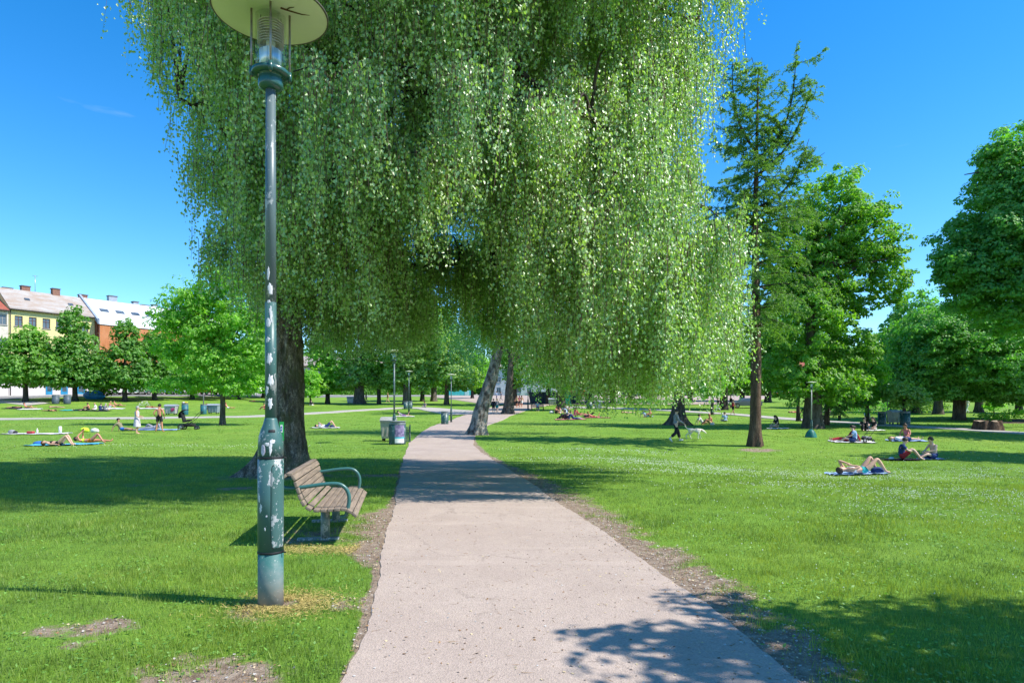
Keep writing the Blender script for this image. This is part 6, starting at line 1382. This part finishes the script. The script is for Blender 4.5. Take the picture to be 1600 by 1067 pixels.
# ------------------------------------------------------------------ cars
def car(pos, rot, label, col, van=False, group='vehicles parked along the streets'):
    t = thing('parked_van' if van else 'parked_car', label, 'van' if van else 'car', pos, rot, group); cp = surf('car paint %s' % (col,), col, tuple(x * .92 for x in col), 2, .25, spec=.6); L = 2.15; 
    if van: low = [(-L, .35), (L, .35), (L + .05, .8), (L - .1, 1.05), (1.2, 1.2), (-L, 1.2)]; cab = [(1.2, 1.2), (.75, 1.95), (-L + .05, 2.0), (-L, 1.2)]
    else: low = [(-L, .35), (L - .05, .33), (L, .62), (L - .15, .80), (1.0, .95), (-1.75, .98), (-L, .85)]; cab = [(1.0, .95), (.35, 1.42), (-1.0, 1.46), (-1.75, .98)]
    bm = MB(); bm.prism(low, -.86, .86, cp)
    w0, w1 = .80, .66 if not van else .76
    n = len(cab); zs = [z for x, z in cab]; z0, z1 = min(zs), max(zs); f = lambda z: w0 + (w1 - w0) * (z - z0) / (z1 - z0)
    vs = [(x, -f(z), z) for x, z in cab] + [(x, f(z), z) for x, z in cab]
    bm.add(vs, [list(range(n)), list(range(2 * n - 1, n - 1, -1))] + [(i, i + n, (i + 1) % n + n, (i + 1) % n) for i in range(n)], cp)
    me_o = bm.build('body', t); b = me_o.modifiers.new('b', 'BEVEL'); b.width = .05; b.segments = 2
    cx, cz = sum(x for x, z in cab) / n, (z0 + z1) / 2
    sh = lambda s, s2: [(cx + (x - cx) * s, cz + (z - cz) * s2) for x, z in cab]
    for sg in (-1, 1):
        w = MB(); q = sh(.84, .72); w.add([(x, sg * (f(z) + .012), z) for x, z in q], [list(range(n))], M_WIN); w.build('side_window', t)
    def pane(a, b_, name):
        (x0, za), (x1, zb) = a, b_; d = Vector((zb - za, 0, -(x1 - x0))); d = d if d.x * (x0 + x1 - 2 * cx) > 0 else -d; d = d.normalized() * .012; p = [(x0 + (x1 - x0) * t_, za + (zb - za) * t_) for t_ in (.12, .88)]
        MB().add([(p[0][0] + d.x, -f(p[0][1]) * .88, p[0][1] + d.z), (p[0][0] + d.x, f(p[0][1]) * .88, p[0][1] + d.z), (p[1][0] + d.x, f(p[1][1]) * .88, p[1][1] + d.z), (p[1][0] + d.x, -f(p[1][1]) * .88, p[1][1] + d.z)], [(0, 1, 2, 3)], M_WIN).build(name, t)
    pane(cab[0], cab[1], 'windscreen'); pane(cab[-1], cab[-2], 'rear_window')
    for x in (-1.35, 1.35):
        for sg in (-1, 1): wh = MB().tube([(x, sg * .70, .33), (x, sg * .88, .33)], .33, M_RUBBER, 16).build('wheel', t); MB().tube([(x, sg * .885, .33), (x, sg * .895, .33)], .2, M_STEEL, 12).build('rim', wh)
    for sg in (-1, 1): MB().box((L - .02, sg * .62, .68), (.08, .34, .14), surf('headlight', (.7, .72, .75), None, 9, .15)).build('headlight', t); MB().box((-L, sg * .66, .78), (.06, .24, .16), surf('tail light', (.4, .01, .01), None, 9, .2)).build('tail_light', t)
def street_pt(s, d): q = BO + BD * s + BN * d; return Vector((q[0], q[1], gz(*q) + .1))
sr = math.atan2(BD[1], BD[0])
for px, col, lab, van in ((190, (.62, .63, .62), 'silver car parked behind the pointed dark linden trunk', False), (203, (.7, .72, .7), 'white van parked beside the silver car', True), (216, (.10, .32, .22), 'green and white van parked in the far left street', True), (232, (.03, .03, .035), 'black car parked in the far left street', False), (262, (.08, .16, .30), 'blue car parked right of the black one, behind the bins', False), (276, (.5, .52, .53), 'grey car parked behind the metal post', False), (330, (.45, .12, .03), 'orange car parked behind the walnut foliage', False), (360, (.05, .06, .1), 'dark blue car parked behind the walnut trunk', False)):
    # place on the street line under this column
    p_ = (px - 800) / 1000; off = 5.0; bx_ = BO + BN * off; s = (bx_[0] - p_ * bx_[1]) / (p_ * BD[1] - BD[0]); car(street_pt(s, off), sr, lab, col, van)
pv = at(752, 612.5); pv.z = gz(pv.x, pv.y) + .1; car(pv, -PI / 2 + .2, 'white van parked at the far end, right of the teal hut', (.75, .75, .75), True)
pv = at(1164, 637.5); car(pv, 0 + PI, 'grey car parked beyond the cross path, left of the larch', (.12, .14, .18)); pv = at(1545, 637.5)
for px, col, lab in ((985, (.1, .14, .25), 'dark blue car at the back of the square behind birch tips'), (1225, (.55, .12, .05), 'red car parked far behind the larch'), (1440, (.35, .45, .6), 'light blue car parked behind the hedge')):
    q = at(px, 620); car(Vector((q.x, q.y, gz(q.x, q.y) + .08)), 0, lab, col)
p = at(146, 623.2); tag(MB().ell((0, 0, .55), (1.5, .7, .75), surf('tarpaulin blue', (.02, .22, .62), (.01, .14, .42), 2, .5, .8, 5, .1), 14).ell((.7, .1, .35), (.9, .7, .5), surf('tarpaulin blue', (.02, .22, .62)), 12).build('tarpaulin', None, p), 'bright blue tarpaulin covering something on the pavement under the lindens', 'tarpaulin')

# ------------------------------------------------------------------ houses
def facade(mb, L, rows, cols, z0, z1, m, y=0, rev=.18):
    """wall with real openings; rows: [(zlo,zhi)], cols: [(xlo,xhi)]"""
    xs = [0] + [v for c in cols for v in c] + [L]; zs = [z0] + [v for r in rows for v in r] + [z1]
    for i in range(len(xs) - 1):
        for k in range(len(zs) - 1):
            a, b, c, d = xs[i], xs[i + 1], zs[k], zs[k + 1]
            if i % 2 == 1 and k % 2 == 1: mb.add([(a, y, c), (b, y, c), (b, y, d), (a, y, d), (a, y + rev, c), (b, y + rev, c), (b, y + rev, d), (a, y + rev, d)], [(0, 1, 5, 4), (1, 2, 6, 5), (2, 3, 7, 6), (3, 0, 4, 7)], m)
            else: mb.add([(a, y, c), (b, y, c), (b, y, d), (a, y, d)], [(0, 1, 2, 3)], m)
def window(parent, x0, x1, z0, z1, y, fm):
    w = MB(); t_ = .09
    for a, b, c, d in ((x0, x1, z0, z0 + t_), (x0, x1, z1 - t_, z1), (x0, x0 + t_, z0 + t_, z1 - t_), (x1 - t_, x1, z0 + t_, z1 - t_), ((x0 + x1) / 2 - .04, (x0 + x1) / 2 + .04, z0 + t_, z1 - t_)): w.box(((a + b) / 2, y, (c + d) / 2), (b - a, .08, d - c), fm)
    w.box(((x0 + x1) / 2, y + .002, z0 + (z1 - z0) * .66), (x1 - x0 - 2 * t_, .07, .06), fm); f = w.build('window', parent)
    MB().box(((x0 + x1) / 2, y + .02, (z0 + z1) / 2), (x1 - x0 - .12, .02, z1 - z0 - .12), M_WIN).build('pane', f); MB().box(((x0 + x1) / 2, -.05, z0 - .06), (x1 - x0 + .2, .14, .10), surf('sill stone', (.35, .33, .3), None, 5, .8)).build('sill', f)
def house(name, label, s0, L, zb, ze, rise, depth, wallm, roofm, cols, rows, fm, basem=None, over=.45, doors=(), origin=None, rot=None, chim=(), cat='house'):
    if origin is None: q = BO + BD * s0; origin = Vector((q[0], q[1], zb)); rot = sr
    t = thing(name, label, cat, origin, rot, None); H = ze - zb; mb = MB(); r2 = [(a - zb, b - zb) for a, b in rows]
    gf = 3.2 if basem else -.5
    facade(mb, L, r2, cols, gf, H, wallm); mb.add([(0, 0, -1), (0, depth, -1), (0, depth, H), (0, depth / 2, H + rise), (0, 0, H)], [(0, 1, 2, 3, 4)], wallm); mb.add([(L, 0, -1), (L, depth, -1), (L, depth, H), (L, depth / 2, H + rise), (L, 0, H)], [(0, 1, 2, 3, 4)], wallm); mb.add([(0, depth, -1), (L, depth, -1), (L, depth, H), (0, depth, H)], [(0, 1, 2, 3)], wallm)
    mb.build('wall', t)
    if basem:
        b = MB(); b.box((L / 2, .02, 1.1), (L, .16, 4.3), basem); b.box((L / 2, -.09, 3.22), (L, .12, .16), surf('sill stone', (.35, .33, .3))); b.build('ground_floor_wall', t)
    MB().box((L / 2, -.16, H - .12), (L, .30, .30), surf('cornice grey', (.30, .28, .26), None, 5, .8)).build('cornice', t)
    rf = MB(); th = .12; sl = rise / (depth / 2)
    for sg in (0, 1):
        ya, yb = (-over, depth / 2) if not sg else (depth + over, depth / 2); za, zb_ = H - over * sl + .05, H + rise + .05
        rf.add([(0, ya, za), (L, ya, za), (L, yb, zb_), (0, yb, zb_), (0, ya, za + th), (L, ya, za + th), (L, yb, zb_ + th), (0, yb, zb_ + th)], [(0, 1, 2, 3), (4, 5, 6, 7), (0, 1, 5, 4), (1, 2, 6, 5), (2, 3, 7, 6), (3, 0, 4, 7)], roofm)
    ro = rf.build('roof', t); MB().tube([(0, -over - .05, H - over * sl), (L, -over - .05, H - over * sl)], .09, surf('gutter dark', (.06, .055, .05), None, 5, .5), 8).build('gutter', t)
    MB().tube([(.18, -.12, 0), (.18, -.12, H - .4)], .06, surf('gutter dark', (.06, .055, .05)), 8).build('drain_pipe', t)
    for x, y, w, h, m_ in chim:
        c = MB(); zz = H + rise - abs(y - depth / 2) * sl; c.box((x, y, zz + h / 2 - .3), (w, .9, h + .6), m_); c.box((x, y, zz + h + .06), (w + .16, 1.06, .14), surf('chimney cap', (.12, .10, .09), None, 5, .8)); c.build('chimney', ro)
    for r in r2:
        for c in cols: window(t, c[0], c[1], r[0], r[1], .14, fm)
    for a, b, m_ in doors:
        d = MB(); d.box(((a + b) / 2, -.10, 1.25), (b - a, .08, 2.5), m_).box(((a + b) / 2, -.15, 1.6), ((b - a) * .6, .03, 1.2), M_WIN); d.build('door', t)
    return t, ro, H
brick = surf('chimney brick', (.28, .14, .10), (.16, .09, .07), 6, .9); grey_ch = surf('chimney grey', (.34, .38, .45), (.26, .3, .36), 3, .7)
yel = surf('yellow plaster', (.66, .60, .27), (.58, .53, .25), 1.2, .9, .2, 8); cream = surf('cream plaster', (.66, .61, .50), None, 1.4, .9); base = surf('pale grey render', (.56, .53, .53), (.50, .47, .48), .9, .9)
roof1 = surf('weathered slate roof', (.36, .34, .32), (.30, .23, .18), .5, .85, .4, 6, .05, stretch=(1, 1, 3)); redr = surf('red tile roof', (.34, .10, .06), (.24, .07, .05), 2, .85, .5, 9, .05); whr = surf('white sheet roof', (.62, .64, .66), (.50, .54, .60), .7, .5)
brn = surf('brown window frame', (.13, .06, .045), None, 8, .6); blu = surf('blue shop door', (.02, .25, .45), (.02, .16, .32), 3, .5)
cs = [(.75 + 1.86 * i, 1.80 + 1.86 * i) for i in range(6)]; rws = [(4.1 + 3.2, 5.9 + 3.2), (4.1 + 6.7, 5.9 + 6.7), (4.1 + 10.6, 5.9 + 10.4)]
ZB = gz(-76, 103) - .2
h1, r1, H1 = house('yellow_house', 'yellow plastered apartment house with brown windows and a weathered grey roof', -.35, 12.05, ZB, 17.5, 3.6, 11, yel, roof1, cs, rws, brn, base, doors=((7.0, 8.0, blu), (9.3, 10.6, blu), (4.9, 5.8, blu)), chim=((1.6, 6.2, 1.3, .7, brick), (4.0, 6, 1.2, 1.2, brick), (8.2, 5.6, 1.1, 1.1, brick)))
MB().tube([(5.4, 6, H1 + 3), (5.4, 6, H1 + 6.6)], .04, M_STEEL, 6).tube([(5.0, 6, H1 + 6.5), (5.8, 6, H1 + 6.5)], .03, M_STEEL, 5).build('antenna', r1)
for x in (3.2, 9.4): MB().box((x, 2.6, H1 + 3.6 * 2.6 / 5.5 + .22), (.7, .6, .18), M_WIN, (math.atan(3.6 / 5.5), 0, 0)).build('skylight', r1)
house('cream_house', 'cream plastered house with a red tiled roof at the left edge of the picture', -14.5, 14.1, ZB, 17.1, 2.6, 11, cream, redr, [(a + .4, b + .4) for a, b in [(.75 + 1.95 * i, 1.8 + 1.95 * i) for i in range(7)]], rws, surf('grey window frame', (.3, .3, .3), None, 5, .6), base)
h3, r3, H3 = house('scaffolded_house', 'house wrapped in orange scaffold netting under a white sheet roof', 11.85, 24, ZB, 17.0, 4.2, 12, surf('brick orange wall', (.45, .20, .10), None, 2, .9), whr, [(1 + 2.2 * i, 2.1 + 2.2 * i) for i in range(10)], rws, surf('white window frame', (.6, .6, .6), None, 5, .6), base,
    over=1.5, chim=((.5, 6.5, 1.2, 1.0, brick), (5.5, 7, 1.4, 1.9, grey_ch), (9.5, 7, .9, 1.4, grey_ch), (11.2, 7, 1.4, 1.0, grey_ch), (13, 7, .8, 1.3, grey_ch), (15.5, 7, .9, .9, grey_ch), (21, 5, 2.0, 2.2, grey_ch)))
MB().box((12, -1.72, H3 - .2), (24.2, .06, 1.5), surf('white tarpaulin', (.76, .76, .76), (.66, .67, .69), 1, .6)).build('eaves_sheet', r3)
for i in range(7): MB().box((2.4 + 2.6 * i, 2.6, H3 + 4.2 * 2.6 / 6 + .26), (1.3, .9, .14), M_WIN, (math.atan(4.2 / 6), 0, 0)).build('skylight', r3)
MB().box((-.15, 5, H3 + 1.5), (.35, 13.5, 1.0), surf('fire wall blue grey', (.30, .36, .46), None, 2, .7), (0, 0, 0)).build('fire_wall', h3) if False else None
fw = MB(); fw.prism([(-1.6, H3 - .9), (6, H3 + 4.3), (6, H3 + 4.9), (-1.6, H3 - .2)], -.3, .05, surf('fire wall blue grey', (.30, .36, .46), None, 2, .7), 'x'); fw.build('fire_wall', h3)
sc = MB(); net = None
def net_mat():
    m, nt, out = new_mat('orange scaffold net'); v = coords(nt, 'Object'); c = ramp(nt, noise(nt, coords(nt, 'Object', (1, 1, .3)), 1.3, 4), [(.3, (.72, .30, .12)), (.7, (.85, .45, .24))])
    d = nt.nodes.new('ShaderNodeBsdfDiffuse'); nt.links.new(c, d.inputs[0]); t = nt.nodes.new('ShaderNodeBsdfTranslucent'); nt.links.new(c, t.inputs[0]); a = nt.nodes.new('ShaderNodeMixShader'); a.inputs[0].default_value = .4; nt.links.new(d.outputs[0], a.inputs[1]); nt.links.new(t.outputs[0], a.inputs[2])
    tr = nt.nodes.new('ShaderNodeBsdfTransparent'); b = nt.nodes.new('ShaderNodeMixShader'); b.inputs[0].default_value = .28; nt.links.new(a.outputs[0], b.inputs[1]); nt.links.new(tr.outputs[0], b.inputs[2]); nt.links.new(b.outputs[0], out.inputs[0]); return m
sc.box((12, -1.6, H3 / 2 + .6), (24, .03, H3 - 2.4), net_mat()); sc.build('scaffold_net', h3); sp_ = MB()
for i in range(13): sp_.tube([(i * 2, -1.5, 0), (i * 2, -1.5, H3 - .6)], .035, M_STEEL, 6)
for k in range(7): sp_.box((12, -1.0, 2.0 * k + 1), (24, .9, .06), surf('scaffold plank', (.5, .36, .2), None, 5, .8)).tube([(0, -1.5, 2 * k + 2), (24, -1.5, 2 * k + 2)], .03, M_STEEL, 5)
sp_.build('scaffold', h3)
# houses closing the far side, seen between trunks
def far_house(px, D, W, H, label, wm, rm, name='far_house', rot=0):
    x = (px - 800) / 1000 * D; z = gz(x, D) - .5; n = int(W / 3); c = [(.9 + 3 * i, 2.2 + 3 * i) for i in range(n)]
    house(name, label, 0, W, z, z + H, 3, 10, wm, rm, c, [(z + 1.3 + 3.1 * k, z + 2.9 + 3.1 * k) for k in range(int(H / 3.1))], surf('white window frame', (.6, .6, .6)), None, origin=Vector((x - W / 2, D, z)), rot=rot)
far_house(1310, 168, 18, 7, 'low pale pink building with a red tiled roof seen between maple and chestnut', surf('pink plaster', (.58, .42, .38), None, 1, .9), redr); far_house(1500, 185, 36, 9.5, 'white and light blue building seen beyond the forked chestnut trunk', surf('pale blue plaster', (.52, .58, .68), (.6, .62, .66), .4, .9), roof1)
far_house(850, 190, 30, 9, 'pale building beyond the far end of the path', surf('white plaster', (.6, .6, .58), None, 1, .9), roof1); far_house(1080, 192, 36, 9, 'cream building hidden mostly by the birch curtain', cream, redr); far_house(560, 190, 40, 9, 'grey pink terrace seen through the trunks left of the far lamp post', surf('pink grey plaster', (.5, .42, .40), None, 1, .9), roof1)
def kiosk():
    p = at(718, 618.5); t = thing('teal_hut', 'small teal painted hut right of the reddish tree trunk', 'hut', p, .12); tm = surf('teal boards', (.05, .42, .40), (.04, .34, .33), 3, .7, .4, 12, .02, stretch=(1, 1, .1)); W = 7.0
    MB().box((0, 0, 1.55), (W, 3.6, 3.1), tm).build('wall', t); MB().prism([(-W / 2 - .3, 3.1), (W / 2 + .3, 3.1), (W / 2 - .4, 3.9), (-W / 2 + .4, 3.9)], -2.1, 2.1, surf('hut roof', (.2, .42, .40), None, 3, .6)).build('roof', t)
    MB().box((1.9, -1.83, 1.25), (1.2, .06, 2.4), surf('hut door pale', (.35, .60, .58), None, 3, .6)).build('door', t); MB().box((-1.2, -1.83, 1.9), (2.2, .06, 1.0), surf('hut shutter', (.03, .30, .30), None, 3, .6)).build('shutter', t)
kiosk()
def stall():
    p = at(899, 618.5); t = thing('market_stall', 'colourful market stall at the back of the square with yellow, red and orange goods', 'market stall', p)
    for x in (-2.8, 2.8): 
        for y in (-1.2, 1.2): MB().tube([(x, y, 0), (x, y, 2.7)], .04, M_STEEL, 6).build('pole', t)
    MB().prism([(-1.6, 2.5), (0, 3.3), (1.6, 2.5), (1.5, 2.4), (0, 3.15), (-1.5, 2.4)], -3.1, 3.1, cloth('white'), 'x').build('canopy', t); MB().box((0, -.8, .5), (5.6, 1.0, 1.0), cloth('red')).build('counter', t)
    for i, c in enumerate(('yellow', 'orange', 'red', 'yellow', 'pink', 'orange')): MB().ell((-2.3 + .92 * i, -1.0, 1.15), (.42, .4, .3), cloth(c), 10).build('goods', t)
stall()
def hedge(px0, px1, row, h, w, label, kind='linden', seed=0, name='hedge', leaf=.22):
    a, b = at(px0, row), at(px1, row); g = np.random.default_rng(seed); L = (b - a).length; n = int(L * h * 60 + L * w * 50); u = g.random(n); y = g.uniform(-.5, .5, n) * w; z = h * g.random(n) ** .6 * (1 + .25 * np.sin(u * 23 + seed) * np.sin(u * 9))
    C = np.stack([a.x + (b.x - a.x) * u, a.y + (b.y - a.y) * u + y, 0 * u], 1); C[:, 2] = G(C[:, 0], C[:, 1]) + z; me = kites_g(name, C - np.array(a), g.normal(0, 1, (n, 3)), g.normal(0, 1, (n, 3)) + np.array([0, -.3, .7]), leaf * g.uniform(.6, 1.4, n), leaf * .8 * g.uniform(.6, 1.3, n), [LG[kind]])
    tag(link(name, me, None, a), label, 'hedge' if name == 'hedge' else 'shrub', 'hedges and shrubs')
hedge(1285, 1385, 648, 1.6, 2, 'blue green hedge running behind the far bench', 'chestnut', 1); hedge(1378, 1480, 645, 1.2, 2, 'pale grey green hedge behind the far bins', 'pale', 2); hedge(1530, 1575, 659, .7, 1.4, 'low shrub in the flower bed left of the edge of the far lawn', 'fresh', 3, 'shrub'); hedge(1575, 1650, 655, .9, 2, 'shrub bed at the right edge of the far lawn', 'fresh', 4, 'shrub')
hedge(1537, 1545, 659.5, .9, .9, 'small round bush behind the tree stump', 'maple', 5, 'shrub', .16); hedge(960, 1080, 634, 1.0, 1.5, 'low dark hedge along the back of the square', 'chestnut', 6)
strip('flower_bed', [tuple(at(x, 661.5))[:2] for x in np.linspace(1530, 1680, 20)], [tuple(at(x, 655))[:2] for x in np.linspace(1530, 1680, 20)], M_SOIL, .03)

hedge(425, 740, 617.5, 2.6, 3, 'dark shrub belt along the far street left of the leaning birch', 'linden', 11, leaf=.5); hedge(990, 1270, 619, 2.2, 3, 'dark shrub belt along the far street right of the square', 'maple', 12, leaf=.5); hedge(1450, 1680, 628, 1.6, 3, 'shrub belt along the far street at the right', 'linden', 13, leaf=.45)
# ------------------------------------------------------------------ light, sky, camera
AZ = (.978, -.21); EL = math.radians(50)
w = bpy.data.worlds.new("World"); scene.world = w; w.use_nodes = True; wn = w.node_tree; wn.nodes.clear()
wo = wn.nodes.new('ShaderNodeOutputWorld'); bg = wn.nodes.new('ShaderNodeBackground'); sky = wn.nodes.new('ShaderNodeTexSky')
sky.sky_type = 'NISHITA'; sky.sun_disc = False; sky.sun_elevation = EL; sky.sun_rotation = math.atan2(AZ[0], AZ[1])
sky.altitude = 600; sky.air_density = 1.0; sky.dust_density = .25; sky.ozone_density = 3.2
bg.inputs['Strength'].default_value = .15
hs = wn.nodes.new('ShaderNodeHueSaturation'); hs.inputs['Saturation'].default_value = 1.38; hs.inputs['Value'].default_value = 1.0
wn.links.new(sky.outputs[0], hs.inputs['Color']); 
tc = wn.nodes.new('ShaderNodeTexCoord'); mp = wn.nodes.new('ShaderNodeMapping'); mp.inputs['Scale'].default_value = (1.6, 1.6, 7); mp.inputs['Rotation'].default_value = (.3, .35, 2.4)
wn.links.new(tc.outputs['Generated'], mp.inputs[0])
nz = wn.nodes.new('ShaderNodeTexNoise'); nz.inputs['Scale'].default_value = 2.6; nz.inputs['Detail'].default_value = 7; wn.links.new(mp.outputs[0], nz.inputs['Vector'])
cr = wn.nodes.new('ShaderNodeValToRGB'); cr.color_ramp.elements[0].position = .66; cr.color_ramp.elements[0].color = (0, 0, 0, 1); cr.color_ramp.elements[1].position = .85; cr.color_ramp.elements[1].color = (.22, .22, .22, 1)
wn.links.new(nz.outputs['Fac'], cr.inputs[0])
mx = wn.nodes.new('ShaderNodeMix'); mx.data_type = 'RGBA'; wn.links.new(cr.outputs[0], mx.inputs[0]); wn.links.new(hs.outputs[0], mx.inputs[6]); mx.inputs[7].default_value = (5.2, 5.8, 6.6, 1)
wn.links.new(mx.outputs[2], bg.inputs[0]); wn.links.new(bg.outputs[0], wo.inputs[0])
sd = bpy.data.lights.new('sun', 'SUN'); sd.energy = 4.4; sd.angle = math.radians(.53); sd.color = (1.0, .95, .87)
so = bpy.data.objects.new('sun', sd); COL.objects.link(so)
dv = Vector((AZ[0] * math.cos(EL), AZ[1] * math.cos(EL), math.sin(EL)))
so.rotation_euler = dv.to_track_quat('Z', 'Y').to_euler(); so.location = (30, -10, 40)
cd = bpy.data.cameras.new('camera'); co = bpy.data.objects.new('camera', cd); COL.objects.link(co)
co.location = (0, 0, CAMZ); co.rotation_euler = (PI / 2, 0, 0); cd.sensor_width = 36; cd.lens = 36 * F0 / 1600
cd.shift_y = (HROW - 533.5) / 1600; cd.clip_start = .05; cd.clip_end = 3000; scene.camera = co
scene.view_settings.view_transform = 'Standard'; scene.view_settings.look = 'None'; scene.view_settings.gamma = 1; scene.view_settings.use_curve_mapping = False
scene.view_settings.exposure = .85
scene.render.engine = 'CYCLES'
